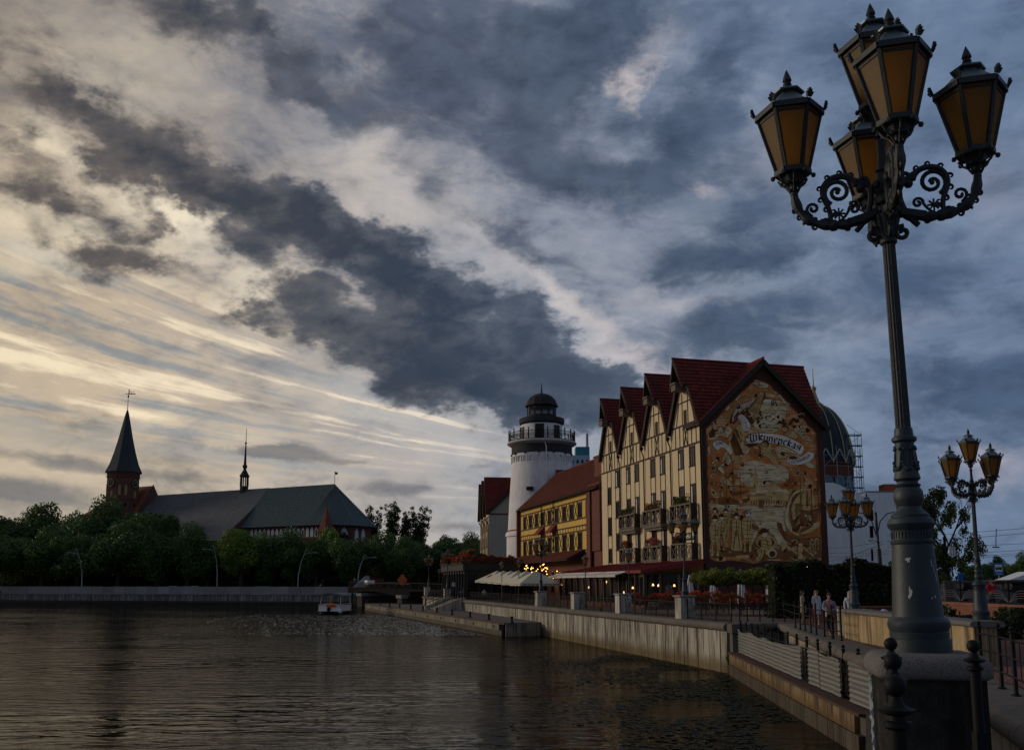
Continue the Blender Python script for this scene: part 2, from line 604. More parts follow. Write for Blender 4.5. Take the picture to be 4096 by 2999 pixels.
M_tile = mat("red_roof_tile", (0.145, 0.022, 0.018), 0.7, 0.45, 1.2, 0.3, 10.0)
M_timber = mat("dark_timber", (0.045, 0.032, 0.026), 0.8, 0.3, 3.0, 0.3, 30.0)
M_cream = mat("cream_plaster", (0.60, 0.48, 0.31), 0.9, 0.13, 0.7, 0.35, 16.0, streak=0.18, dirt=(0.3, 0.22, 0.13))
M_yellow = mat("yellow_plaster", (0.58, 0.37, 0.10), 0.9, 0.15, 0.7, 0.3, 16.0, streak=0.15, dirt=(0.3, 0.18, 0.06))
M_white = mat("white_roughcast", (0.70, 0.68, 0.68), 0.9, 0.16, 0.8, 1.0, 5.0, streak=0.35, dirt=(0.42, 0.40, 0.39))
M_grey = mat("grey_plaster", (0.30, 0.29, 0.25), 0.9, 0.12, 0.7, 0.4, 14.0)
M_glass = glass_mat("window_glass", (0.014, 0.015, 0.018), 0.08, 0.16)
M_dark = mat("dark_void", (0.012, 0.011, 0.011), 0.9, 0.2)
M_white_p = mat("white_paint", (0.72, 0.70, 0.68), 0.5, 0.08)
M_bark = mat("bark", (0.05, 0.038, 0.028), 0.95, 0.35, 4.0, 0.5, 14.0)
# ------------------------------------------------------------------ water, land, quays
def water():
    m = bpy.data.materials.new("river_water")
    m.use_nodes = True
    t = m.node_tree
    t.nodes.remove(t.nodes["Principled BSDF"])
    df = t.nodes.new("ShaderNodeBsdfDiffuse")
    df.inputs[0].default_value = (0.010, 0.008, 0.006, 1)
    gl = t.nodes.new("ShaderNodeBsdfGlossy")              # peat-brown water swallows part of what it mirrors
    gl.inputs["Color"].default_value = (0.56, 0.525, 0.47, 1)
    gl.inputs["Roughness"].default_value = 0.03
    fr = t.nodes.new("ShaderNodeFresnel")
    fr.inputs["IOR"].default_value = 1.33
    geo = t.nodes.new("ShaderNodeNewGeometry")
    sep = t.nodes.new("ShaderNodeSeparateXYZ")
    t.links.new(geo.outputs["Position"], sep.inputs[0])
    x, y = S(t, sep.outputs[0]), S(t, sep.outputs[1])
    n1 = noise(t, xyz(t, x * 0.38, y * 1.35, 0.0), 1.0, 3.0, 0.5, 0.6)
    n2 = noise(t, xyz(t, x * 1.3 + y * 0.3, y * 5.0, 3.0), 1.0, 4.0, 0.55, 0.4)
    n3 = noise(t, xyz(t, x * 0.05, y * 0.09, 5.0), 1.0, 2.0, 0.5)
    h = n1 * 0.09 + n2 * 0.036 * n3.smooth(0.3, 0.65)
    bn = t.nodes.new("ShaderNodeBump")
    bn.inputs["Strength"].default_value = 1.0
    bn.inputs["Distance"].default_value = 1.0
    t.links.new((h * 0.9).s, bn.inputs["Height"])
    for n_ in (gl, fr, df):
        t.links.new(bn.outputs[0], n_.inputs["Normal"])
    mx = t.nodes.new("ShaderNodeMixShader")
    t.links.new(fr.outputs[0], mx.inputs[0])
    t.links.new(df.outputs[0], mx.inputs[1])
    t.links.new(gl.outputs[0], mx.inputs[2])
    t.links.new(mx.outputs[0], t.nodes["Material Output"].inputs[0])
    o = MB().quad((-2500, -400, 0), (2500, -400, 0), (2500, 3500, 0), (-2500, 3500, 0)).obj("water", m)
    return tag(o, "dark brown rippled river reflecting the dusk sky", None, None, "structure")


water()


def XQ(Y):
    """Face of the right-bank quay."""
    return 21.84 - 0.24 * Y


QA = Vector((XQ(46.3), 46.3))       # near corner of the quay
QE = Vector((XQ(149.0), 149.0))     # far end by the old bridge
Z_P = 2.36                          # promenade level
Z_J = 1.1                           # lower landing level
EDGE = [(QA.x + 0.15, QA.y), (13.5, 47.3), (13.2, 45.6), (9.8, 27.0), (8.72, 18.4), (7.78, 15.1), (6.6, 11.2), (5.6, 8.0)]   # promenade edge towards the bridge

M_soil = mat("promenade_paving", (0.15, 0.105, 0.09), 0.88, 0.25, 1.2, 0.3, 6.0)
land = [(QE.x, QE.y)] + [(p[0], p[1]) for p in EDGE] + [(20, 3), (90, 3), (90, 149)]
bank = MB().prism([(p[0], p[1], -1.0) for p in land], (0, 0, Z_P + 1.0)).obj("promenade", M_soil)
tag(bank, "paved river promenade on the right bank", None, None, "structure")
M_asph = mat("asphalt", (0.05, 0.05, 0.052), 0.9, 0.3, 1.0, 0.3, 20.0)
st = MB().prism([(19.5, 36, Z_P - 0.5), (95, 36, Z_P - 0.5), (700, 1500, Z_P - 0.5), (30, 1500, Z_P - 0.5), (24.6, 56, Z_P - 0.5)], (0, 0, 1.0)).obj("street", M_asph)
tag(st, "raised street level behind the red brick wall", None, None, "structure")
gr = MB().prism([(-900, 300, -1), (1200, 300, -1), (1200, 3400, -1), (-900, 3400, -1)], (0, 0, 3.4)).obj("ground", mat("far_ground", (0.035, 0.045, 0.02), 0.95, 0.4, 0.05))
tag(gr, "dark ground reaching to the horizon behind the trees", None, None, "structure")

# brick pavers that can be told apart near the girls and by the right railing
pv = MB().bx(-0.118, 0.118, -0.056, 0.056, 0, 0.03).mesh("paver", M_brickpave)
k = 0
sheet = MB()
inner = [Vector(p) for p in EDGE[2:]]


def edge_x(Y):
    for a, b in zip(inner, inner[1:]):
        if b.y <= Y <= a.y:
            return a.x + (b.x - a.x) * (a.y - Y) / (a.y - b.y)
    return inner[0].x


rows = []
for j in range(0, 300):
    y = 14.2 + j * 0.125
    for i in range(0, 26):
        x = edge_x(y) + 1.05 + i * 0.25 + (0.125 if j % 2 else 0)
        rows.append((x, y))
rows.sort(key=lambda p: p[0] ** 2 + p[1] ** 2)
for x, y in rows:
    dz = random.uniform(0.004, 0.012)
    if k < 300 and x / y < 0.56:
        k += 1
        link("paver", pv, bank, (x, y, Z_P - 0.01 + dz))
    else:
        sheet.bx(x - 0.118, x + 0.118, y - 0.056, y + 0.056, Z_P - 0.01, Z_P + 0.015 + dz)
o = sheet.obj("paver_field", M_brickpave, bank)
o["kind"] = "stuff"

# ---- right-bank quay: wall of cast concrete panels, rounded granite coping
qdir = Vector((-0.24, 1.0, 0)).normalized()
qrot = frame(None, -qdir)
Lq = (QE - QA).length
quay = T("quay_wall", "long pale concrete river wall of upright panels below the iron railings", "river wall", (QE.x, QE.y, 0), qrot)
tag(quay, kind="structure")
x = 0.0
pans = {}
while x < Lq - 0.3:
    w = random.choice([0.45, 0.55, 0.62, 0.62, 0.75])
    if x < Lq - 42:
        w = 1.2
    d = random.choice([0.0, 0.0, 0.012, 0.02])
    key = (w, d)
    if key not in pans:
        pans[key] = MB().bx(0.012, w - 0.012, -0.12 - d, 0.15, -0.6, Z_P - 0.16).mesh("concrete_panel", M_conc)
    link("concrete_panel", pans[key], quay, (x, 0, 0))
    x += w
MB().bx(0, Lq, -0.07, 0.2, -0.6, Z_P - 0.16).obj("backing", M_dark, quay)


def coping_mesh(L, r=0.2, w=0.7, name="coping_stone"):
    mb = MB()
    prof = [(0.0, -0.2)] + [(-r * math.cos(a) - 0.12, -0.02 + r * math.sin(a)) for a in [R(q) for q in (-70, -40, -10, 20, 50, 75, 90)]] + [(w - 0.12, 0.18)] + [(w - 0.12, -0.2)]
    pts = [(0.01, p[0], p[1]) for p in prof]
    mb.prism(pts, (L - 0.02, 0, 0))
    return mb.mesh(name, M_coping, True)


cm = coping_mesh(1.92)
n = int(Lq / 1.92)
for i in range(n):
    link("coping_stone", cm, quay, (i * 1.92 - 0.2, 0, Z_P - 0.14))
# end block of the wall
MB().bx(Lq + 0.03, Lq + 0.55, -0.25, 1.6, 1.95, Z_P + 0.02).obj("end_block", M_coping, quay)
MB().bx(Lq + 0.02, Lq + 0.3, -0.1, 2.8, -0.6, 1.93).obj("end_face", mat("shaded_wall_end", (0.17, 0.15, 0.125), 0.9, 0.3, 1.0, 0.4, 12.0, streak=0.6), quay)  # shade of the end face put into a darker concrete colour

# ---- lower landing (jetty) with bollards
J = [(-0.55, 78.7), (-24.4, 157.0), (XQ(157) + 0.5, 157.0), (XQ(78.7) + 0.1, 80.5)]
jet = tag(MB().prism([(p[0], p[1], Z_J - 0.12) for p in J], (0, 0, 0.12)).obj("landing_stage", M_pave),
          "low concrete landing stage lined with black bollards beside the river wall", "landing stage", None, "structure")
jd = Vector((-24.4 + 0.55, 157.0 - 78.7, 0))
Lj = jd.length
jrot = frame(None, -jd)
jf = T("landing_front", "stained concrete face of the landing stage with a rusty edge beam", "river wall", (-24.4, 157.0, 0), jrot)
tag(jf, kind="structure")
pm = MB().bx(0.015, 1.99, -0.05, 0.4, -0.6, Z_J - 0.16).mesh("concrete_panel", M_jetty)
for i in range(int(Lj / 2.0)):
    link("concrete_panel", pm, jf, (i * 2.0, 0, 0))
pile = MB().bx(0.02, 0.98, -0.02, 0.2, -0.6, 0.42).mesh("sheet_pile", mat("dark_wet_pile", (0.055, 0.045, 0.035), 0.6, 0.3, 2.0, 0.3, 8.0, piece=0.2))
for i in range(int(Lj)):
    link("sheet_pile", pile, jf, (i * 1.0, -0.06, 0))
MB().bx(0, Lj, -0.11, 0.2, Z_J - 0.15, Z_J + 0.01).obj("edge_beam", mat("rusty_steel", (0.07, 0.04, 0.03), 0.8, 0.4, 3.0), jf)
MB().bx(Lj + 0.02, Lj + 0.15, 0.0, 3.0, -0.6, Z_J - 0.02).obj("end_face", M_jetty, jf)
ring = MB()
ring.tube([(0, 0.12 * math.cos(2 * PI * q / 10), 0.12 * math.sin(2 * PI * q / 10)) for q in range(11)], 0.025, 5)
ringm = ring.mesh("mooring_ring", M_black, True)
for i in range(11):
    link("mooring_ring", ringm, jf, (Lj - 3 - i * 7.0, -0.16, Z_J - 0.42), PI / 2)
bol = T("mooring_bollard", "", "bollard", (0, 0, 0), 0, "black mooring bollards along the landing stage edge")
MB().bx(-0.2, 0.2, -0.16, 0.16, 0, 0.05).obj("base_plate", M_black, bol)
MB().lathe([(0.13, 0.05), (0.1, 0.12), (0.1, 0.42), (0.14, 0.46), (0.14, 0.52), (0.1, 0.55)], 10, (-0.0, 0, 0)).obj("post", M_black, bol, True)
jn = jd.normalized()
bpos = []
for px in (1469, 1518, 1553, 1592, 1635, 1682, 1736, 1795, 1865, 1938, 2027):
    u = px / 1.8156
    # where the sight line crosses the landing edge
    q = (u - 1128) / F
    # point P = A + s*jn ; P.x = q*P.y
    s_ = (q * 78.7 + 0.55) / (jn.x - q * jn.y)
    bpos.append(Vector((-0.55, 78.7, 0)) + jn * s_)
perp = Vector((jn.y, -jn.x, 0))
words_n = ["nearest to the river wall corner", "second from the near end", "third from the near end", "fourth from the near end", "by the lower stair foot",
           "below the life ring", "opposite the stair pedestal", "fourth from the far tip", "third from the far tip", "second from the far tip", "at the far tip by the bridge"]
bpos.sort(key=lambda p: p.y)
for i, p in enumerate(bpos):
    p = p + perp * 0.45
    lab = "black mooring bollard on the landing stage, " + words_n[i]
    if i == 0:
        bol.location = (p.x, p.y, Z_J)
        bol.rotation_euler.z = jrot
        bol["label"] = lab
    else:
        dup(bol, (p.x, p.y, Z_J), jrot, lab)

# ---- lower ledge in front of the promenade, towards the bridge
LA, LB = Vector((QA.x - 0.1, QA.y - 0.3)), Vector((8.95, 24.3))
ld = (LA - LB)
led = MB().prism([(LA.x, LA.y, -0.6), (13.6, 46.4, -0.6), (9.9, 24.3, -0.6), (LB.x, LB.y, -0.6)], (0, 0, 1.63)).obj("lower_ledge", mat("ledge_concrete", (0.10, 0.085, 0.07), 0.9, 0.35, 1.5, 0.4, 10.0))
tag(led, "low concrete ledge carrying the corrugated fence", None, None, "structure")
lrot = frame(None, -ld)
lw = T("ledge_wall", "stained ochre concrete wall under the corrugated sheet fence", "river wall", (LA.x, LA.y, 0), lrot)
tag(lw, kind="structure")
M_ochre = mat("ochre_stained_concrete", (0.20, 0.145, 0.08), 0.9, 0.3, 1.2, 0.5, 12.0, streak=1.0, dirt=(0.035, 0.026, 0.018), piece=0.15, base_stain=(0.5, 0.35, (0.10, 0.055, 0.018)))
M_ochre_low = mat("wet_dark_concrete", (0.07, 0.055, 0.04), 0.7, 0.3, 1.2, 0.4, 12.0, streak=0.8, piece=0.15)
LL = ld.length
a_ = MB().bx(0.01, 1.24, -0.02, 0.14, 0.5, 0.96).mesh("concrete_panel", M_ochre)
b_ = MB().bx(0.01, 0.61, -0.06, 0.1, -0.6, 0.485).mesh("lower_panel", M_ochre_low)
for i in range(int(LL / 1.25)):
    link("concrete_panel", a_, lw, (i * 1.25, 0, 0), (0, 0, 0))
for i in range(int(LL / 0.62)):
    link("lower_panel", b_, lw, (i * 0.62, 0, 0))
for o in lw.children:
    o.location.y = -0.12
MB().bx(0, LL, -0.17, 0.4, 0.965, 1.045).obj("edge_beam", MATS["rusty_steel"], lw)
MB().bx(LL + 0.01, LL + 0.2, 0.0, 0.9, -0.6, 1.03).obj("end_pier", M_ochre_low, lw)

# inner retaining wall between ledge and promenade, with granite coping following the edge
iw = T("promenade_wall", "stained retaining wall under the rounded promenade coping", "river wall", (0, 0, 0))
tag(iw, kind="structure")
for (a, b) in zip(EDGE[0:], EDGE[1:]):
    a3, b3 = Vector((a[0], a[1], 0)), Vector((b[0], b[1], 0))
    d = b3 - a3
    if d.length < 0.5:
        continue
    nrm = Vector((d.y, -d.x, 0)).normalized()      # towards the river
    nn = max(1, round(d.length / 1.5))
    for i in range(nn):
        p, q = a3 + d * (i / nn), a3 + d * ((i + 1) / nn)
        e = d.normalized() * 0.01
        MB().prism([p + e + nrm * 0.03, q - e + nrm * 0.03, q - e - nrm * 0.1, p + e - nrm * 0.1], (0, 0, Z_P - 0.17)).obj("wall_panel", M_conc2, iw)
    nn = max(1, round(d.length / 2.1))
    for i in range(nn):
        p, q = a3 + d * (i / nn), a3 + d * ((i + 1) / nn)
        o = link("coping_stone", coping_mesh((q - p).length, 0.19, 0.95), iw)
        o.location = (p.x, p.y, Z_P - 0.13)
        o.rotation_euler.z = frame(None, d)

# ---- island on the left: granite parapet above a concrete river wall
IA = onz(0, 1326, 0)
IB = onz(775, 1331, 0)
I0 = IA + (IA - IB) * 0.6
isl = [(I0.x, I0.y), (IB.x, IB.y), (-31.0, 203.0), (-22, 330), (-420, 420), (-420, 260)]
M_grass = mat("dry_lawn", (0.075, 0.07, 0.025), 0.95, 0.45, 0.6, 0.4, 8.0, col2=(0.035, 0.05, 0.015), two=0.52)
o = MB().prism([(p[0], p[1], -1.0) for p in isl], (0, 0, 3.95)).obj("island_ground", M_grass)
tag(o, "grassy island shore under the chestnut trees", None, None, "structure")
idv = IB - I0
irot = frame(None, idv)
Li = idv.length
iq = T("island_quay", "grey granite parapet on a streaked concrete wall along the island", "river wall", (I0.x, I0.y, 0), irot)
tag(iq, kind="structure")
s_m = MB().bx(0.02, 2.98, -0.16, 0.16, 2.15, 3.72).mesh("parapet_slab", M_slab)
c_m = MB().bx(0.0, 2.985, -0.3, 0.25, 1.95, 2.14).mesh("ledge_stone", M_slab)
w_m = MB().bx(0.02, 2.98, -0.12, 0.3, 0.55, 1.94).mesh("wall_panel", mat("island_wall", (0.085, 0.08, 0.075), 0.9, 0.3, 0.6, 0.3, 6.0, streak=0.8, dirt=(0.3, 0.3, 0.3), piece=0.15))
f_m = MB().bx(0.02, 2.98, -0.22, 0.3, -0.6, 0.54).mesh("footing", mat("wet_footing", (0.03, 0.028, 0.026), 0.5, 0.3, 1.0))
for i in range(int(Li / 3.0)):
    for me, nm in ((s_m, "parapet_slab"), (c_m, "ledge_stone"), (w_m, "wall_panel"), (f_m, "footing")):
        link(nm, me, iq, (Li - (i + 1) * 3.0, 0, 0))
# sloping wing wall up to the bridge, pale granite
p0 = Vector((IB.x + 0.4, IB.y, 0))
p1 = at(812, 1300, 204.0)
wing = T("wing_wall", "white sloping granite wing wall rising to the old bridge", "wall", (p0.x, p0.y, 0), frame(None, Vector((p1.x - p0.x, p1.y - p0.y))))
Lw = math.hypot(p1.x - p0.x, p1.y - p0.y)
MB().prism([(0, -0.25, 2.15), (Lw, -0.25, 4.2), (Lw, -0.25, 6.0), (Lw - 0.9, -0.25, 6.0), (0, -0.25, 3.75)], (0, 0.4, 0)).obj("parapet", mat("white_granite", (0.42, 0.43, 0.45), 0.6, 0.1), wing)
MB().prism([(0, -0.2, -0.5), (Lw, -0.2, -0.5), (Lw, -0.2, 4.15), (0, -0.2, 2.1)], (0, 0.5, 0)).obj("base", M_jetty, wing)
# ------------------------------------------------------------------ street lamps
def amber_glass(name, col):
    m = bpy.data.materials.new(name)
    m.use_nodes = True
    t = m.node_tree
    b = t.nodes["Principled BSDF"]
    tc = t.nodes.new("ShaderNodeTexCoord")
    ck = t.nodes.new("ShaderNodeTexVoronoi")
    ck.inputs["Scale"].default_value = 130.0
    t.links.new(tc.outputs["Object"], ck.inputs["Vector"])
    c = mix(t, S(t, ck.outputs["Distance"]).smooth(0.1, 0.6), tuple(q * 0.6 for q in col), col)
    t.links.new(c, b.inputs["Base Color"])
    b.inputs["Roughness"].default_value = 0.35
    bn = t.nodes.new("ShaderNodeBump")
    bn.inputs["Strength"].default_value = 0.35
    bn.inputs["Distance"].default_value = 0.004
    t.links.new(ck.outputs["Distance"], bn.inputs["Height"])
    t.links.new(bn.outputs[0], b.inputs["Normal"])
    tr = t.nodes.new("ShaderNodeBsdfTranslucent")
    t.links.new(mix(t, 0.0, tuple(min(1, q * 1.6) for q in col), col), tr.inputs[0])
    mx = t.nodes.new("ShaderNodeMixShader")
    mx.inputs[0].default_value = 0.78
    t.links.new(b.outputs[0], mx.inputs[1])
    t.links.new(tr.outputs[0], mx.inputs[2])
    t.links.new(mx.outputs[0], t.nodes["Material Output"].inputs[0])
    return m


M_amber = amber_glass("amber_glass", (0.38, 0.235, 0.07))
M_lampmetal = mat("lamp_paint", (0.023, 0.036, 0.046), 0.5, 0.3, 4.0, 0.15, 70.0, spec=0.35, streak=0.35, dirt=(0.014, 0.017, 0.019), col2=(0.045, 0.05, 0.052), two=0.60)
M_lampdark = mat("lamp_ironwork", (0.016, 0.021, 0.025), 0.5, 0.35, 9.0, 0.3, 90.0, spec=0.35)
M_zinc = mat("lantern_roof_zinc", (0.07, 0.10, 0.125), 0.35, 0.25, 6.0, spec=0.6)


def spiral(cx, cz, r0, r1, a0, turns, n=26):
    pts = []
    for i in range(n + 1):
        f = i / n
        a = a0 + turns * 2 * PI * f
        r = r0 + (r1 - r0) * f
        pts.append((cx + r * math.cos(a), 0, cz + r * math.sin(a)))
    return pts


def bez(p0, p1, p2, p3, n=14):
    out = []
    for i in range(n + 1):
        t = i / n
        a = [(1 - t) ** 3 * p0[k] + 3 * (1 - t) ** 2 * t * p1[k] + 3 * (1 - t) * t * t * p2[k] + t ** 3 * p3[k] for k in (0, 1)]
        out.append((a[0], 0, a[1]))
    return out


def lantern_parts():
    """Hexagonal tapered lantern, origin at the middle of its floor plate."""
    d = {}
    rb, rt, h = 0.118, 0.235, 0.46
    fr = MB()
    def hx(r, z, i):
        a = PI / 6 + i * PI / 3
        return Vector((r * math.cos(a), r * math.sin(a), z))
    for i in range(6):
        fr.beam(hx(rb, 0.02, i), hx(rt, h, i), 0.026, 0.026)
        fr.beam(hx(rb + .008, 0.01, i), hx(rb + .008, 0.01, i + 1), 0.03, 0.035)
        fr.beam(hx(rt + .012, h + 0.012, i), hx(rt + .012, h + 0.012, i + 1), 0.032, 0.042)
        fr.beam(hx(rt - .012, h - 0.03, i), hx(rt - .012, h - 0.03, i + 1), 0.016, 0.016)
        p = hx(rt + .028, h + 0.035, i)
        a = PI / 6 + i * PI / 3
        s = Vector((-math.sin(a), math.cos(a), 0))
        o_ = Vector((math.cos(a), math.sin(a), 0))
        for k, (w, hh) in enumerate(((-.026, .03), (-.013, .05), (0, .062), (.013, .05), (.026, .03))):
            fr.beam(p + s * w * .5, p + s * w + Vector((0, 0, hh)) + o_ * 0.018, 0.011, 0.02, o_)
        q = hx(rb + 0.02, -0.02, i)
        fr.ball(q + o_ * 0.012, 0.02, 6, 4)
    fr.lathe([(0.03, -0.10), (0.085, -0.02), (rb + 0.02, -0.012), (rb + 0.025, 0.004)], 6, phase=PI / 6)
    for i in range(6):
        a = i * PI / 3
        c_, s_ = math.cos(a), math.sin(a)
        fr.tube([(0.03 * c_, 0.03 * s_, -0.14), (0.06 * c_, 0.06 * s_, -0.09), (0.10 * c_, 0.10 * s_, -0.06), (0.125 * c_, 0.125 * s_, -0.02)], 0.009, 5)
    d["frame"] = fr.mesh("frame", M_lampdark)
    ro = MB().lathe([(rt + .02, h + .03), (rt - .02, h + .05), (0.115, h + .145), (0.085, h + 0.165)], 6, phase=PI / 6)
    ro.lathe([(0.08, h + .165), (0.08, h + .19), (0.125, h + .185), (0.128, h + .195), (0.05, h + .235), (0.03, h + .245)], 6, phase=PI / 6)
    d["roof"] = ro.mesh("roof", M_zinc)
    d["finial"] = MB().lathe([(0.022, h + .24), (0.035, h + .265), (0.024, h + .28), (0.036, h + .295), (0.03, h + .32), (0.014, h + .36), (0.003, h + .385)], 10).mesh("finial", M_lampdark, True)
    m_ = MB()
    for i in (0,):
        m_.quad(hx(rb - .004, 0.02, i), hx(rb - .004, 0.02, i + 1), hx(rt - .004, h - 0.01, i + 1), hx(rt - .004, h - 0.01, i))
    d["pane"] = m_.mesh("pane", M_amber)
    d["bulb"] = MB().lathe([(0.04, h + .01), (0.045, h - .06), (0.02, h - .10), (0.045, h - .16), (0.055, h - .22), (0.03, h - .27), (0.004, h - .28)], 8).mesh("bulb", mat("bulb_glass", (0.25, 0.22, 0.18), 0.3, 0.1), True)
    return d


LAN = lantern_parts()


def add_lantern(parent, x, y, z):
    o = link("lantern", LAN["frame"], parent, (x, y, z))
    link("lantern_roof", LAN["roof"], o)
    link("finial", LAN["finial"], o)
    for i in range(6):
        link("pane", LAN["pane"], o, (0, 0, 0), i * PI / 3)
    link("bulb", LAN["bulb"], o)
    return o


def arm_mesh():
    m = MB()
    # main limb: from the capital out, down and up to the lantern cup
    main = bez((0.06, 3.17), (0.12, 3.10), (0.25, 3.08), (0.38, 3.09)) + bez((0.38, 3.09), (0.53, 3.105), (0.648, 3.17), (0.65, 3.37))[1:]
    m.tube(main, [0.034 + 0.007 * math.sin(i * 1.3) for i in range(len(main))], 7)
    m.tube(bez((0.10, 3.36), (0.09, 3.25), (0.12, 3.12), (0.22, 3.03)), 0.021, 6)
    # upper scroll
    m.tube(bez((0.08, 3.36), (0.16, 3.37), (0.16, 3.42), (0.24, 3.44), 8), 0.017, 6)
    sc = bez((0.20, 3.38), (0.22, 3.49), (0.40, 3.50), (0.44, 3.38), 12) + bez((0.44, 3.38), (0.46, 3.28), (0.38, 3.25), (0.40, 3.12), 10)[1:]
    m.tube(sc, [0.026 - 0.008 * i / len(sc) for i in range(len(sc))], 6)
    sp = spiral(0.335, 3.345, 0.105, 0.018, R(-60), 1.6)
    m.tube(sp, [0.02 - 0.008 * i / len(sp) for i in range(len(sp))], 5)
    m.ball((0.335, 0, 3.345), 0.02, 6, 4)
    m.tube(spiral(0.435, 3.115, 0.035, 0.008, R(170), -1.1, 14), 0.013, 5)
    m.tube(spiral(0.105, 2.985, 0.055, 0.012, R(80), 1.3, 18), 0.018, 5)
    m.tube(spiral(0.15, 3.40, 0.045, 0.01, R(200), -1.2, 16), 0.017, 5)
    # knobs, leaves and small curls that fill the scroll
    m.ball((0.17, 0, 3.355), 0.036, 8, 5)
    m.ball((0.38, 0, 3.09), 0.045, 8, 5)
    m.beam((0.10, 0, 3.14), (0.26, 0, 3.10), 0.05, 0.075, (0, 1, 0))
    for i_, a0 in ((3, 95), (6, 75), (9, 40), (12, 0), (15, -30), (18, -70), (20, 150)):
        x, z = sc[i_][0], sc[i_][2]
        c_, s_ = math.cos(R(a0)), math.sin(R(a0))
        m.tube(spiral(x + c_ * .026, z + s_ * .026, 0.026, 0.006, R(a0 + 180), -0.8, 9), [0.013 - 0.0009 * q for q in range(10)], 5)
    for i_ in (4, 9, 14, 19):
        x, z = sp[i_][0], sp[i_][2]
        m.ball((x, 0, z), 0.017, 6, 4)
    m.tube(bez((0.40, 3.12), (0.36, 3.09), (0.30, 3.12), (0.26, 3.20), 8), 0.011, 5)
    m.tube(spiral(0.225, 3.20, 0.04, 0.008, 0, 1.3, 14), 0.012, 5)
    m.tube(spiral(0.52, 3.235, 0.05, 0.01, R(-60), 1.3, 14), 0.013, 5)
    m.tube(bez((0.545, 3.19), (0.56, 3.15), (0.58, 3.13), (0.6, 3.12), 6), 0.011, 5)
    # flower star
    for k in range(8):
        a = k * PI / 4
        m.beam((0.335 + .012 * math.cos(a), 0, 3.175 + .012 * math.sin(a)), (0.335 + .046 * math.cos(a), 0, 3.175 + .046 * math.sin(a)), 0.012, 0.012, (0, 1, 0))
    m.ball((0.335, 0, 3.175), 0.018, 6, 4)
    m.tube([(0.335, 0, 3.175), (0.40, 0, 3.15)], 0.008, 4)
    # leaf curls along the limb
    for (i, a0, s) in ((9, 60, 1), (13, 55, 1), (16, 70, 1), (18, 80, 1), (20, 110, 1), (22, 130, 1), (22, -20, -1), (24, -10, -1), (18, -70, -1), (10, -85, -1), (5, -60, -1), (5, 60, 1)):
        x, z = main[i][0], main[i][2]
        c_, s_ = math.cos(R(a0)), math.sin(R(a0))
        m.tube(spiral(x + c_ * .03, z + s_ * .03, 0.03, 0.006, R(a0 + 180), 0.8 * s, 9), [0.016 - 0.0011 * i for i in range(10)], 5)
    # cup under the lantern
    m.lathe([(0.03, 3.38), (0.024, 3.41), (0.036, 3.42), (0.026, 3.435), (0.03, 3.46), (0.06, 3.475), (0.064, 3.49), (0.03, 3.5), (0.025, 3.54)], 10, (0.65, 0, -0.03))
    for q in range(8):
        a = q * PI / 4
        m.ball((0.65 + .062 * math.cos(a), .062 * math.sin(a), 3.445), 0.016, 5, 3)
    return m.mesh("arm", M_lampdark, True)


BASE_PROF = [(0.205, 0.0), (0.205, 0.085), (0.19, 0.09), (0.195, 0.13), (0.19, 0.135), (0.205, 0.17), (0.205, 0.2), (0.195, 0.215), (0.172, 0.235),
             (0.166, 0.27), (0.137, 0.725), (0.143, 0.735), (0.145, 0.75), (0.134, 0.76), (0.132, 0.82), (0.137, 0.83), (0.152, 0.845), (0.160, 0.87), (0.150, 0.90),
             (0.128, 0.915), (0.130, 0.93), (0.112, 0.945), (0.085, 0.97), (0.078, 0.99), (0.098, 1.03), (0.103, 1.06), (0.096, 1.10), (0.078, 1.125),
             (0.09, 1.14), (0.075, 1.15), (0.07, 1.165), (0.092, 1.185), (0.088, 1.20), (0.078, 1.24), (0.07, 1.32), (0.064, 1.42), (0.066, 1.44), (0.085, 1.455), (0.086, 1.475),
             (0.066, 1.49), (0.062, 1.54), (0.058, 1.545)]


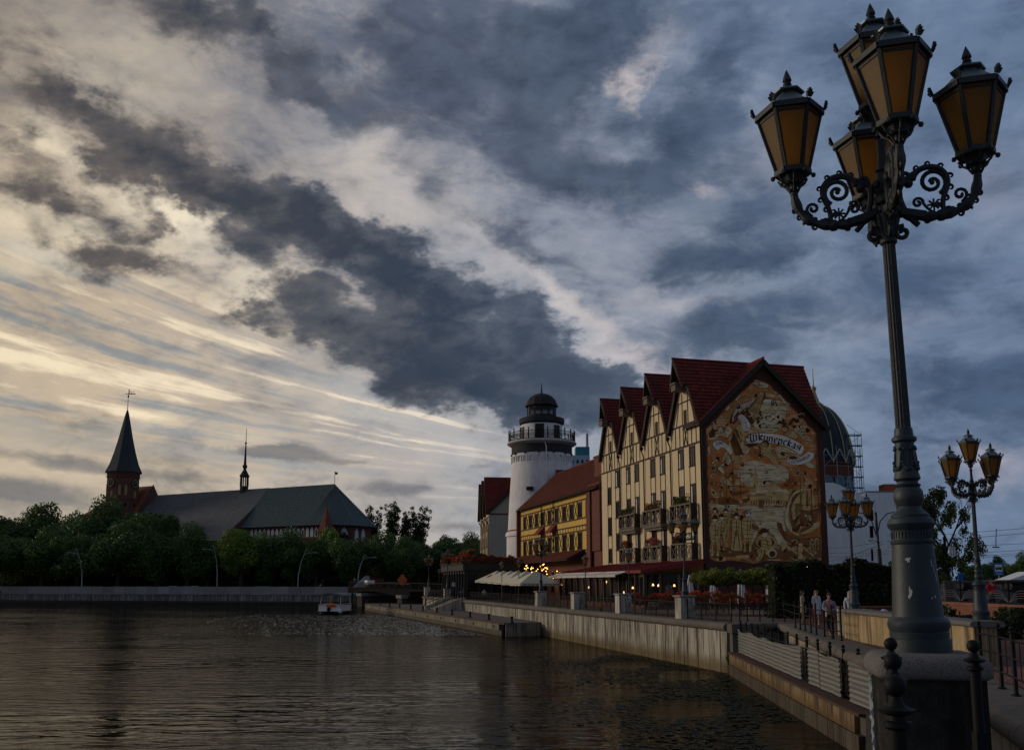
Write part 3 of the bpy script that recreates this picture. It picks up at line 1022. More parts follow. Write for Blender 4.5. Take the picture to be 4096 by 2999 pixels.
def five_lamp():
    root = T("street_lamp", "", "street lamp")
    b = MB().lathe(BASE_PROF, 40).obj("base", M_lampmetal, root, 30)
    g = MB()
    for i in range(36):       # fluted frieze
        a = i * PI / 18
        g.box((0.134 * math.cos(a), 0.134 * math.sin(a), 0.79), (0.008, 0.010, 0.045), a)
    for i in range(6):        # garlands with fruit and bows
        a = i * PI / 3
        c_, s_ = math.cos(a), math.sin(a)
        for j in range(9):
            f = j / 8
            rr = 0.078 - f * 0.004
            da = (f - .5) * 1.0
            zz = 1.25 + (abs(f - .5) * 2) ** 2 * 0.05
            g.ball(((rr + .004) * math.cos(a + da), (rr + .004) * math.sin(a + da), zz), 0.016 if j in (3, 4, 5) else 0.012, 6, 4)
        e = a + PI / 6
        for q in (-1, 1):
            g.ball((0.070 * math.cos(e + q * .2), 0.070 * math.sin(e + q * .2), 1.395), 0.013, 6, 4)
            g.tube([(0.067 * math.cos(e), 0.067 * math.sin(e), 1.39), (0.073 * math.cos(e + q * .1), 0.073 * math.sin(e + q * .1), 1.34), (0.077 * math.cos(e + q * .22), 0.077 * math.sin(e + q * .22), 1.27)], 0.006, 4)
        g.ball((0.066 * math.cos(e), 0.066 * math.sin(e), 1.41), 0.014, 6, 4)
    g.obj("garland", M_lampmetal, b, True)["kind"] = "stuff"
    sh = MB()
    n = 32
    sh.lathe([(0.056, 1.54), (0.0535, 1.56), (0.046, 2.93)], n, flute=0.10)
    sh.obj("shaft", M_lampdark, root)
    cp = MB().lathe([(0.048, 2.90), (0.062, 2.915), (0.062, 2.935), (0.048, 2.95), (0.058, 2.98), (0.085, 3.10), (0.088, 3.12), (0.075, 3.135), (0.05, 3.15), (0.05, 3.2), (0.075, 3.22), (0.08, 3.26),
                     (0.06, 3.29), (0.085, 3.32), (0.085, 3.38), (0.06, 3.41), (0.05, 3.45), (0.062, 3.47), (0.04, 3.49), (0.032, 3.56), (0.03, 3.72), (0.045, 3.735), (0.03, 3.75), (0.028, 3.80),
                     (0.06, 3.83), (0.062, 3.845), (0.03, 3.85), (0.028, 3.92)], 16)
    for i in range(8):
        a = i * PI / 4
        cp.tube([(0.05 * math.cos(a), 0.05 * math.sin(a), 2.96), (0.09 * math.cos(a), 0.09 * math.sin(a), 3.10), (0.082 * math.cos(a), 0.082 * math.sin(a), 3.14)], 0.008, 4)
        cp.ball((0.09 * math.cos(a), 0.09 * math.sin(a), 3.35), 0.03, 6, 4)
    cp.obj("capital", M_lampdark, root, True)
    am = arm_mesh()
    for i in range(4):
        link("arm", am, root, (0, 0, 0), i * PI / 2)
        add_lantern(root, 0.65 * math.cos(i * PI / 2), 0.65 * math.sin(i * PI / 2), 3.52)
    add_lantern(root, 0, 0, 3.97)
    return root


LAMP5 = five_lamp()
g5 = "five-armed iron street lamps along the promenade"
lamp_spots = [
    (2.645, 6.15, 3.87, 257, 1.0, "tall grey five-lantern street lamp with chipped paint on the granite pedestal, nearest of all"),
    (11.67, 23.5, 3.42, 200, 1.0, "grey five-lantern street lamp standing on the right end of the beige wall"),
    (12.92, 35.6, 3.36, 236, 1.0, "grey five-lantern street lamp with whitish panes behind the girl in the grey hoodie"),
    (XQ(52.6) + .45, 52.6, 3.68, 262, 1.0, "five-lantern street lamp on the concrete pier in front of the hotel balconies"),
    (XQ(82.3) + .45, 82.3, 3.68, 228, 1.0, "five-lantern street lamp on the pier before the cream parasols"),
    (-8.7, 127.0, 3.68, 250, 1.12, "five-lantern street lamp on the pier beside the landing stairs"),
    (-13.1, 148.0, 3.87, 225, 1.06, "farthest five-lantern street lamp on the end pier by the old bridge"),
]
for i, (x, y, z, a, s, lab) in enumerate(lamp_spots):
    o = LAMP5 if i == 0 else dup(LAMP5)
    o.location = (x, y, z)
    o.rotation_euler = (0, 0, R(a))
    o.scale = (s,) * 3
    if i == 0:                      # the nearest post leans a little to the left
        o.rotation_euler = (Matrix.Rotation(R(-0.95), 3, 'Y') @ Matrix.Rotation(R(a), 3, 'Z')).to_euler()
        o.scale = (0.925, 0.925, 0.945)
    tag(o, lab, "street lamp", g5)

# paint chips on the nearest lamp, only there
chip = mat("bare_primer", (0.42, 0.41, 0.42), 0.8, 0.2, 30.0)


def chip_on(parent, az_deg, z, w, h, seed):
    rnd = random.Random(seed)
    n = 14
    r_ = 0.166 + (0.137 - 0.166) * (z - 0.27) / (0.725 - 0.27) + 0.0015
    vs = []
    for i in range(n):
        a = 2 * PI * i / n
        rr = rnd.uniform(0.45, 1.15)
        da = w * rr * math.cos(a) / r_
        zz = z + h * rr * math.sin(a)
        rz_ = 0.166 + (0.137 - 0.166) * (zz - 0.27) / (0.725 - 0.27) + 0.0015
        vs.append((rz_ * math.cos(R(az_deg) + da), rz_ * math.sin(R(az_deg) + da), zz))
    MB().quad(*vs).obj("paint_chip", chip, parent)


base0 = [c for c in LAMP5.children if c.name.startswith("base")][0]
A0 = -257
cam_a = math.degrees(math.atan2(-6.15, -2.645))
for (da, z, w, h, sd) in ((-14, 0.62, 0.022, 0.02, 1), (-13, 0.40, 0.012, 0.045, 2), (-16, 0.375, 0.009, 0.02, 12), (48, 0.37, 0.012, 0.01, 3), (38, 0.36, 0.006, 0.012, 4), (57, 0.55, 0.004, 0.03, 5), (50, 0.60, 0.004, 0.03, 6),
                          (52, 0.58, 0.02, 0.003, 7), (62, 0.50, 0.006, 0.04, 8)):
    chip_on(base0, cam_a + da + A0, z, w, h, sd)
# a paler scrap of sheet on the front lantern of the nearest lamp
front = min([c for c in LAMP5.children if c.name.startswith("lantern")], key=lambda c: (Matrix.Rotation(R(257), 3, 'Z') @ Vector(c.location)).y)

# the single lanterns on the promenade
LAMP1 = T("lantern_post", "", "street lamp")
pr = [(0.14, 0), (0.14, 0.08), (0.115, 0.1), (0.095, 0.5), (0.11, 0.52), (0.11, 0.56), (0.07, 0.6), (0.075, 0.66), (0.05, 0.7), (0.045, 0.8)]
MB().lathe(pr, 16).obj("base", M_lampdark, LAMP1, 30)
MB().lathe([(0.045, 0.8), (0.036, 3.3), (0.06, 3.32), (0.06, 3.34), (0.035, 3.36), (0.03, 3.44)], 10).obj("shaft", M_lampdark, LAMP1, 30)
add_lantern(LAMP1, 0, 0, 3.55).scale = (1.08,) * 3
g1 = "single-lantern iron posts along the promenade"
posts = [(1383, 66, "single-lantern iron post before the red pavilion roof, nearest of its kind"), (1288, 78.0, "single-lantern iron post by the left end of the pavilion"),
         (1143, 93, "single-lantern iron post before the cream parasols, right of the pair"), (1106, 99.5, "single-lantern iron post before the cream parasols, left of the pair"),
         (1004, 132, "single-lantern post right of the stair lamp, before the dark café corner"), (976, 138, "single-lantern post left of the stair lamp, before the trees"),
         (969, 150, "single-lantern post with a dull red lantern behind another post"), (986, 158, "single-lantern post half hidden by the stair lamp"),
         (997, 160, "small far lantern post just left of the dark café"), (1019, 172, "farthest lantern post at the corner of the dark café")]
for i, (u, Y, lab) in enumerate(posts):
    o = LAMP1 if i == 0 else dup(LAMP1)
    o.location = ((u - 1128) / F * Y, Y, Z_P)
    o.rotation_euler = (0, 0, R(30 * i))
    tag(o, lab, "street lamp", g1)

# ------------------------------------------------------------------ piers and iron railings
M_pier = mat("pier_concrete", (0.46, 0.43, 0.37), 0.9, 0.2, 1.3, 0.4, 14.0, streak=0.75, dirt=(0.10, 0.085, 0.065), piece=0.08)
PIER = T("railing_pier", "", "pier")
for i in range(3):
    MB().bx(-0.42 + i * 0.28 + .006, -0.42 + (i + 1) * 0.28 - .006, -0.42, 0.42, 0, 1.22).obj("panel", M_pier, PIER)
MB().bx(-0.40, 0.40, -0.40, 0.40, 0, 1.2).obj("core", M_pier, PIER)
cap = MB()
cap.lathe([(0.68, 1.222), (0.72, 1.25), (0.72, 1.29), (0.68, 1.322)], 4, phase=PI / 4)
cap.obj("cap", M_slab, PIER)
pier_y = [52.6, 62.2, 71.9, 82.3]
pl = ["streaked concrete pier carrying the lamp before the hotel balconies", "streaked concrete pier before the pavilion, second from the near end", "streaked concrete pier left of the pavilion end, without a lamp", "streaked concrete pier carrying the lamp before the parasols"]
for i, Y in enumerate(pier_y):
    o = PIER if i == 0 else dup(PIER)
    o.location = (XQ(Y) + 0.42, Y, Z_P)
    o.rotation_euler.z = qrot + PI / 2
    tag(o, pl[i], "pier", "concrete piers in the river railing")


def iron_post(h=1.12, r=0.035):
    m = MB().lathe([(r * 2.0, 0), (r * 2.0, 0.02), (r * 1.2, 0.03), (r, 0.06), (r, h - .12), (r * 1.5, h - .11), (r * 1.5, h - .09), (r * .9, h - .08)], 8)
    m.ball((0, 0, h - .035), 0.042, 8, 6)
    return m


POST = iron_post().mesh("post", M_black, True)


def panel_mesh(w):
    m = MB()
    n = 16
    for i in range(1, n):
        x = w * i / n
        m.beam((x, 0, 0.12), (x, 0, 0.42 + 0.12 * math.sin(PI * i / n)), 0.012, 0.012, (0, 1, 0))
    arch = lambda x0, x1, z0, hh: [(x0 + (x1 - x0) * q / 12, 0, z0 + hh * math.sin(PI * q / 12)) for q in range(13)]
    m.tube(arch(0.02, w - .02, 0.42, 0.42), 0.014, 4)
    m.tube(arch(0.15, w - .15, 0.42, 0.30), 0.010, 4)
    m.tube(arch(-0.0, w / 2, 0.75, -0.30), 0.009, 4)
    m.tube(arch(w / 2, w, 0.75, -0.30), 0.009, 4)
    for cx, cz, r_ in ((w / 2, 0.60, 0.16), (w / 2, 0.60, 0.10), (w / 2, 0.60, 0.045), (0.16, 0.80, 0.09), (w - 0.16, 0.80, 0.09)):
        m.tube([(cx + r_ * math.cos(2 * PI * q / 14), 0, cz + r_ * math.sin(2 * PI * q / 14)) for q in range(15)], 0.011, 4)
    for q in range(8):
        a = q * PI / 4
        m.beam((w / 2 + .05 * math.cos(a), 0, .6 + .05 * math.sin(a)), (w / 2 + .155 * math.cos(a), 0, .6 + .155 * math.sin(a)), 0.01, 0.01, (0, 1, 0))
    for q in range(int(w / 0.05)):
        m.ball((0.03 + q * 0.05, 0, 0.10), 0.016, 4, 3)
    return m.mesh("ornament_panel", M_black)


PAN = {}


def railing(label, a, b, nseg, end0=True, end1=True, ornament=True):
    a, b = Vector(a), Vector(b)
    d = b - a
    L = d.length
    t = T("iron_railing", label, "railing", a, frame(None, d), "black iron railings with round ornaments along the river")
    w = L / nseg
    for i in range(nseg + 1):
        if (i == 0 and not end0) or (i == nseg and not end1):
            continue
        link("post", POST, t, (i * w, 0, 0))
    for z, r_ in ((0.93, 0.022), (0.07, 0.018)):
        MB().tube([(0, 0, z), (L, 0, z)], r_, 6).obj("rail", M_black, t)
    key = round(w, 2)
    if key not in PAN:
        PAN[key] = panel_mesh(w)
    for i in range(nseg):
        link("ornament_panel", PAN[key], t, (i * w, 0, 0))
    return t


def qp(Y, off=0.35):
    return Vector((XQ(Y) + off, Y, Z_P + 0.03))


railing("iron railing between the river wall corner and the first lamp pier", qp(47.0), qp(52.1), 3)
railing("iron railing between the first lamp pier and the second pier", qp(53.1), qp(61.7), 5, False, False)
railing("iron railing between the second and third concrete piers", qp(62.7), qp(71.4), 5, False, False)
railing("iron railing between the third pier and the parasol lamp pier", qp(72.4), qp(81.8), 5, False, False)
railing("long iron railing from the parasol lamp pier to the landing stairs", qp(82.8), qp(113.5), 18, False, True)
railing("iron railing between the landing stairs and the end pier", qp(128.0), qp(147.0), 10)


def bar_railing(label, pts, rails=(0.30, 0.62, 0.93), r=0.036, h=1.17, mids=True):
    p = [Vector(q) for q in pts]
    t = T("bar_railing", label, "railing", p[0], 0)
    pm_ = iron_post(h, r).mesh("post", M_black, True)
    for q in p:
        link("post", pm_, t, q - p[0])
    for z in rails:
        MB().tube([q - p[0] + Vector((0, 0, z)) for q in p], 0.019, 6).obj("rail", M_black, t)
    if mids:
        for a, b in zip(p, p[1:]):
            c = (a + b) / 2 - p[0]
            MB().tube([c + Vector((0, 0, rails[0])), c + Vector((0, 0, rails[-1]))], 0.009, 5).obj("bar", M_black, t)
    return t


z_ = Z_P + 0.05
bar_railing("three-bar black railing of the promenade in front of the girls", [(11.5, 47.75, z_), (12.0, 48.2, z_), (12.65, 48.25, z_), (13.3, 48.2, z_), (13.75, 47.7, z_), (12.4, 41.4, z_), (12.15, 39.9, z_), (11.95, 38.6, z_),
             (11.68, 37.0, z_), (11.5, 35.8, z_), (11.38, 34.5, z_), (11.2, 33.1, z_), (11.12, 32.0, z_)])
bar_railing("three-bar black railing at the right edge beside the brick paving", [(9.17, 18.6, Z_P + .05), (8.95, 17.45, Z_P + .05), (8.62, 16.35, Z_P + .05), (8.24, 15.2, Z_P + .05), (7.85, 14.0, Z_P + .05), (7.45, 12.8, Z_P + .05)], r=0.04)

# ---- granite pedestal of the nearest lamp and the bridge it stands on
pz = 3.87
prz = R(-12)
ped = T("granite_pedestal", "dark stone pedestal with a rounded speckled granite cap under the nearest lamp", "pedestal", (2.64, 6.08, 0), prz)


def rounded_slab(w, d, prof, rc=0.09, k=5):
    """Slab with rounded corners; prof lists (inset, z) from the bottom up."""
    vs, fs = [], []
    for ins, z in prof:
        a_, b_, r_ = w / 2 - ins, d / 2 - ins, max(0.01, rc - ins * .5)
        for cx, cy, a0 in ((a_ - r_, b_ - r_, 0), (-a_ + r_, b_ - r_, 90), (-a_ + r_, -b_ + r_, 180), (a_ - r_, -b_ + r_, 270)):
            for q in range(k):
                a = R(a0 + 90 * q / (k - 1))
                vs.append((cx + r_ * math.cos(a), cy + r_ * math.sin(a), z))
    n = 4 * k
    for j_ in range(len(prof) - 1):
        for q in range(n):
            fs.append((j_ * n + q, j_ * n + (q + 1) % n, (j_ + 1) * n + (q + 1) % n, (j_ + 1) * n + q))
    fs.append(tuple(range(n - 1, -1, -1)))
    fs.append(tuple((len(prof) - 1) * n + q for q in range(n)))
    m = MB()
    m.add(vs, fs)
    return m


rounded_slab(0.68, 0.62, [(.03, pz - .15), (.005, pz - .135), (0, pz - .11), (0, pz - .075), (.006, pz - .05), (.02, pz - .025), (.045, pz - .008), (.075, pz)]).obj("cap", M_granite, ped, 60)
MB().bx(-0.29, 0.29, -0.26, 0.26, 1.5, pz - 0.152).obj("shaft", mat("sooty_stone", (0.035, 0.033, 0.030), 0.95, 0.75, 9.0, 0.8, 26.0, spec=0.05, streak=0.7, dirt=(0.008, 0.008, 0.008)), ped)
deck = MB().prism([(-0.9, -1.4, 1.9), (2.15, 5.6, 1.9), (2.9, 5.4, 1.9), (5.0, 7.6, 1.9), (9.0, -1.0, 1.9), (4, -6, 1.9)], (0, 0, 0.7)).obj("bridge_deck", M_pave)
tag(deck, "bridge walkway the view is taken from", None, None, "structure")

# bridge railing posts with ball finials in a line towards the pedestal
fin = MB()
fin.lathe([(0.03, 0.0), (0.03, 0.33), (0.045, 0.34), (0.045, 0.355), (0.03, 0.36), (0.028, 0.375), (0.055, 0.385), (0.058, 0.395), (0.03, 0.405), (0.022, 0.42), (0.016, 0.435)], 12)
fin.ball((0, 0, 0.468), 0.036, 14, 9)
BP = T("bridge_railing_post", "", "railing post")
fin.obj("finial", M_black, BP, 35)
MB().bx(-0.03, 0.03, -0.03, 0.03, -1.3, 0.0).obj("shaft", M_black, BP)
for i, (u, v, Y, lab) in enumerate(((1972, 1505, 3.1, "black iron railing post with a ball finial, nearest to the viewer"), (1967, 1452, 4.0, "black iron railing post with a ball finial, middle of the line before the pedestal"),
                                     (1962, 1415, 5.3, "black iron railing post with a ball finial touching the granite cap"), (2144, 1420, 5.35, "black iron post with a ball finial at the right edge of the granite cap"))):
    o = BP if i == 0 else dup(BP)
    p = at(u, v, Y)
    o.location = (p.x, p.y, p.z - 0.475)
    tag(o, lab, "railing post", "ball-topped posts of the bridge railing")

# fence on the ledge: iron posts with ornaments, partly covered by corrugated sheets
lu = (LB - LA).normalized()
lp = Vector((-lu.y, lu.x))        # towards land
LEDF = T("ledge_fence", "black iron fence with ball finials standing on the low ledge behind corrugated sheets", "fence", (LA.x, LA.y, 1.05), frame(None, lu))
nf = 14
for i in range(nf + 1):
    link("post", POST, LEDF, (0.35 + i * (LL - 0.7) / nf, 0.42, 0), None, (1.3, 1.3, 1.34))
for z in (1.08, 0.1):
    MB().tube([(0.3, 0.42, z), (LL - .3, 0.42, z)], 0.025, 6).obj("rail", M_black, LEDF)
orn = MB()
for k in range(4):
    orn.tube([(0.0 + 0.13 * math.cos(2 * PI * q / 12), 0, 0.25 + k * .22 + 0.1 * math.sin(2 * PI * q / 12)) for q in range(13)], 0.014, 4)
for x in (-0.2, 0.2, 0):
    orn.beam((x, 0, 0.1), (x, 0, 1.1), 0.022, 0.022, (0, 1, 0))
orn.tube([(-0.2 + 0.4 * q / 16, 0, 0.6 + 0.4 * math.sin(q * .9)) for q in range(17)], 0.014, 4)
om = orn.mesh("ornament_panel", M_black)
M_sheet = mat("corrugated_sheet", (0.135, 0.135, 0.125), 0.45, 0.15, 0.8, 0.1, 10.0, spec=0.5, streak=0.25, dirt=(0.12, 0.105, 0.085))


def sheet_panel(x0, x1, seed, name="sheet"):
    rnd = random.Random(seed)
    n = max(4, int((x1 - x0) / 0.45))
    m = 46
    vs, fs = [], []
    tops = []
    tz = 1.16
    for i in range(n + 1):
        tz += rnd.uniform(-0.05, 0.045)
        if rnd.random() < .12:
            tz -= 0.09
        tz = min(1.22, max(1.0, tz))
        tops.append(tz)
    for i in range(n + 1):
        x = x0 + (x1 - x0) * i / n + (rnd.uniform(-.015, .015) if 0 < i < n else 0)
        for j in range(m + 1):
            z = 0.03 + (tops[i] - 0.03) * j / m
            ph = (z / 0.145) % 1.0
            dep = 0.028 * (1 if ph < .35 else (0 if .5 < ph < .85 else (.5)))
            curl = 0.05 * max(0, j / m - .96) * 25 * rnd.uniform(-.5, 1)
            jag = rnd.uniform(-.02, .02) if i in (0, n) else 0
            vs.append((x + jag, 0.30 - dep - curl - 0.02 * math.sin(i * 1.7), z))
    for i in range(n):
        for j in range(m):
            a = i * (m + 1) + j
            fs.append((a, a + m + 1, a + m + 2, a + 1))
    mm = MB()
    mm.add(vs, fs)
    o = mm.obj(name, M_sheet)
    sol = 0.006
    return o


def on_ledge(u):
    q = (u - 1128) / F
    # LA + lu*s, x = q*y
    return (q * LA.y - LA.x) / (lu.x - q * lu.y)


s1, s2, s3, s4, s5 = on_ledge(1614), on_ledge(1730), on_ledge(1746), on_ledge(1812), on_ledge(1829)
sm = on_ledge(1769)
for (a_, b_, lab, sd) in ((0.25, s2, "longest corrugated metal sheet with a torn top edge, next to the wall corner", 3), (s3, sm, "narrow corrugated metal sheet between the split and the first iron gap", 5),
                          (sm + .03, s4, "corrugated metal sheet with a bent flap between the two iron gaps", 8), (s5, LL - 0.25, "corrugated metal sheet next to the granite pedestal", 11)):
    o = sheet_panel(a_, b_, sd, "corrugated_sheet")
    o.location = (LA.x, LA.y, 1.05)
    o.rotation_euler.z = frame(None, lu)
    tag(o, lab, "metal sheet", "corrugated sheets tied to the ledge fence")
for s_ in ((s2 + s3) / 2, (s4 + s5) / 2):
    link("ornament_panel", om, LEDF, (s_, 0.36, 0), None, ((s3 - s2) / 0.5, 1, 1.0))
# the end sheet and fence running back along the bridge, seen nearly edge on
EB = T("bridge_end_fence", "iron fence with ball finials and a ragged sheet running back to the pedestal", "fence", (9.0, 24.2, 1.05), 0)
pa, pb = Vector((0, 0, 0)), Vector((-4.55, -12.2, 0.9))
for i in range(9):
    f = i / 8
    link("post", POST, EB, pa + (pb - pa) * f + Vector((0.25, 0, 0)), None, 1.15)
dd = (pb - pa)
vs, fs = [], []
rnd = random.Random(4)
for i in range(25):
    f = i / 24
    q = pa + dd * f + Vector((0.04, 0, 0))
    for j in range(13):
        z = 0.02 + 1.12 * j / 12
        off = (0.03 if j % 2 else 0) + rnd.uniform(-.02, .05) * (1 if j in (0, 12) or i % 5 == 0 else .3)
        vs.append((q.x + off, q.y + rnd.uniform(-.03, .03), q.z + z + rnd.uniform(-.02, .02)))
for i in range(24):
    for j in range(12):
        a = i * 13 + j
        fs.append((a, a + 13, a + 14, a + 1))
mb = MB()
mb.add(vs, fs)
o = mb.obj("ragged_sheet", mat("torn_sheet_inside", (0.22, 0.25, 0.27), 0.5, 0.3, 3.0), EB)
MB().beam(pa + Vector((.2, 0, -.1)), pb + Vector((.2, 0, -.1)), 0.5, 0.35).obj("kerb", M_ochre_low, EB)

# ---- beige wall with a granite top under the right-hand lamp
wa, wb = Vector((11.78, 33.6, 0)), Vector((11.02, 22.6, 0))
wd = wb - wa
bw = T("beige_wall", "streaked beige concrete wall with a rounded granite top behind the nearest lamp", "wall", wa, frame(None, wd))
Lb = wd.length
for i in range(6):
    MB().bx(Lb * i / 6 + .004, Lb * (i + 1) / 6 - .004, 0, 0.6, Z_P - .2, 3.28).obj("wall_panel", mat("beige_stained_concrete", (0.36, 0.265, 0.15), 0.9, 0.22, 1.2, 0.45, 14.0, streak=1.0, dirt=(0.07, 0.05, 0.03), piece=0.08), bw)
cs = MB()
prof = [(-0.09, 3.30), (-0.11, 3.34), (-0.09, 3.40), (-0.03, 3.425), (0.63, 3.425), (0.69, 3.40), (0.71, 3.34), (0.69, 3.285), (-0.06, 3.285)]
nc = 6
for i in range(nc):
    x0, x1 = -0.08 + (Lb + .16) * i / nc, -0.08 + (Lb + .16) * (i + 1) / nc
    MB().prism([(x0 + .004, p[0], p[1]) for p in prof], (x1 - x0 - .008, 0, 0)).obj("cap_stone", M_granite, bw)
MB().bx(-0.5, 0.5, -0.5, 0.5, Z_P - .1, 3.36).obj("lamp_block", M_conc2)
o = bpy.data.objects["lamp_block"]
o.location = (12.92, 35.6, 0)
tag(o, "low concrete block under the lamp behind the girl in the grey hoodie", "pedestal")
# ------------------------------------------------------------------ hotel with the painted gable
nf_ = math.hypot(0.2576, 1)
EF = Vector((-0.2576 / nf_, 1 / nf_, 0))      # along the river fronts, away from the viewer
EN = Vector((1 / nf_, 0.2576 / nf_, 0))       # into the buildings
HO = Vector((15.3, 74.0, 0))
HR = frame(None, EF)                          # local x away, local y towards the river


def on_plane(O, e, u, v):
    d = ray(u, v)
    s = (O.x - d.x * O.y) / (d.x * e.y - e.x)
    t = O.y + e.y * s
    return s, CAM_H + d.z * t


def zp(x, y, x0, y0, sc):
    return (x0 + x / sc) / 1.8156, (y0 + y / sc) / 1.8156


TILE_W, TILE_H = 0.30, 0.36


def tile_mesh_into(mb, o, a, u, n, w=TILE_W, h=TILE_H):
    """One pan tile: curved across, lifted at its lower lip."""
    k = (0.0, 0.26, 0.5, 0.76, 1.0)
    lift = (0.012, 0.05, 0.055, 0.022, 0.012)
    lo = [o + a * (w * q) + n * (l + 0.055) + u * (-0.02 if 0.2 < q < .8 else 0.0) for q, l in zip(k, lift)]
    hi = [o + a * (w * q) + u * h + n * (l * .6) for q, l in zip(k, lift)]
    bt = [o + a * (w * q) + n * 0.0 for q in k]
    vs = lo + hi + bt
    fs = [(i, i + 1, 6 + i, 5 + i) for i in range(4)] + [(10 + i, 11 + i, i + 1, i) for i in range(4)]
    mb.add(vs, fs)


def tiled_slope(parent, o, a, u, L, Hs, m=None, single=0, name="roof_tiles", inside=None):
    """Cover a slope (corner o, along a, up u) with courses of tiles; the first `single` ones are parts of their own."""
    m = m or M_tile
    a, u, o = Vector(a), Vector(u), Vector(o)
    n = a.cross(u)
    if n.z < 0:
        n = -n
    nx, ny = int(L / TILE_W), int(Hs / TILE_H)
    w, h = L / nx, Hs / ny
    mb = MB()
    cnt = 0
    one = None
    for j in range(ny):
        for i in range(nx):
            p = o + a * (i * w) + u * (j * h)
            if inside and not inside(p):
                continue
            if single and cnt < single:
                if one is None:
                    q = MB()
                    tile_mesh_into(q, Vector((0, 0, 0)), a, u, n, w, h * 1.06)
                    one = q.mesh("roof_tile", MATS.get("red_roof_tile_piece") or mat("red_roof_tile_piece", (0.145, 0.022, 0.018), 0.7, 0.4, 1.2, 0.3, 10.0, piece=0.3))
                link("roof_tile", one, parent, p)
                cnt += 1
            else:
                tile_mesh_into(mb, p + n * random.uniform(0, .006), a, u, n, w, h * 1.06)
    if mb.f:
        ob = mb.obj(name, m, parent)
        ob["kind"] = "stuff"
    return parent


def window_part(parent, x, z0, z1, w, y=0.0, curtain=None, name="window", mat_f=None, sash=True):
    """Window set in the plane y of a front facing +y: frame, pane, optional pale curtain."""
    mf = mat_f or M_timber
    m = MB()
    t = 0.09
    m.bx(x - w / 2 - .06, x - w / 2 + t - .03, y - .02, y + .06, z0, z1)
    m.bx(x + w / 2 - t + .03, x + w / 2 + .06, y - .02, y + .06, z0, z1)
    m.bx(x - w / 2 + t - .03, x + w / 2 - t + .03, y - .02, y + .055, z1 - t, z1 + .05)
    m.bx(x - w / 2 - .08, x + w / 2 + .08, y - .02, y + .11, z0 - .09, z0 - .002)
    if sash:
        m.bx(x - .03, x + .03, y - .02, y + .03, z0, z1 - t)
    o = m.obj(name, mf, parent)
    MB().bx(x - w / 2 + .06, x + w / 2 - .06, y - .03, y + .012, z0, z1 - t).obj("pane", M_glass, o)
    if curtain:
        c0, c1, zc = curtain
        MB().bx(x - w / 2 + .06 + (w - .12) * c0, x - w / 2 + .06 + (w - .12) * c1, y + .013, y + .017, z0 + .03, z1 - t - zc).obj("curtain", M_curtain, o)
    return o


M_curtain = mat("pale_curtain", (0.55, 0.53, 0.52), 0.8, 0.1)
hotel = T("hotel", "tall cream half-timbered hotel with four gables and a painted side wall", "hotel", HO, HR)
DEP = 11.0
Z_E, Z_R = 16.95, 22.9
bays = [(0.0, 6.05), (6.05, 12.05), (12.05, 18.1), (18.1, 23.7)]
# walls
w_ = MB()
w_.bx(0.12, 23.7, -0.3, 0.0, 2.3, Z_E)
w_.bx(0.12, 23.7, -DEP, -DEP + .3, 2.3, Z_E)
w_.bx(23.4, 23.69, -DEP + .3, -.3, 2.3, Z_E)
for x0, x1 in bays:
    for yy in (-0.3, -DEP):
        w_.prism([(x0 + (0.12 if x0 == 0 else 0), yy, Z_E), (x1, yy, Z_E), ((x0 + x1) / 2, yy, Z_R - .15)], (0, 0.3, 0))
w_.obj("wall", M_cream, hotel)
M_maroon = mat("maroon_plaster", (0.085, 0.036, 0.030), 0.95, 0.3, 1.5, 0.4, 18.0)
sw = MB()
sw.prism([(0.0, 0.0, 2.3), (0.0, 0.0, 17.2), (0.0, -DEP / 2, 22.35), (0.0, -DEP, 17.2), (0.0, -DEP, 2.3)], (0.35, 0, 0))
sw.obj("side_wall", M_maroon, hotel, False)["label"] = "maroon side wall framing the painting"


def beam_part(p0, p1, wd=0.13, parent=None, name="timber", y=0.0):
    m = MB()
    a, b = Vector((p0[0], y, p0[1])), Vector((p1[0], y, p1[1]))
    m.beam(a, b, wd, 0.09, (0, 1, 0))
    return m.obj(name, M_timber, parent)


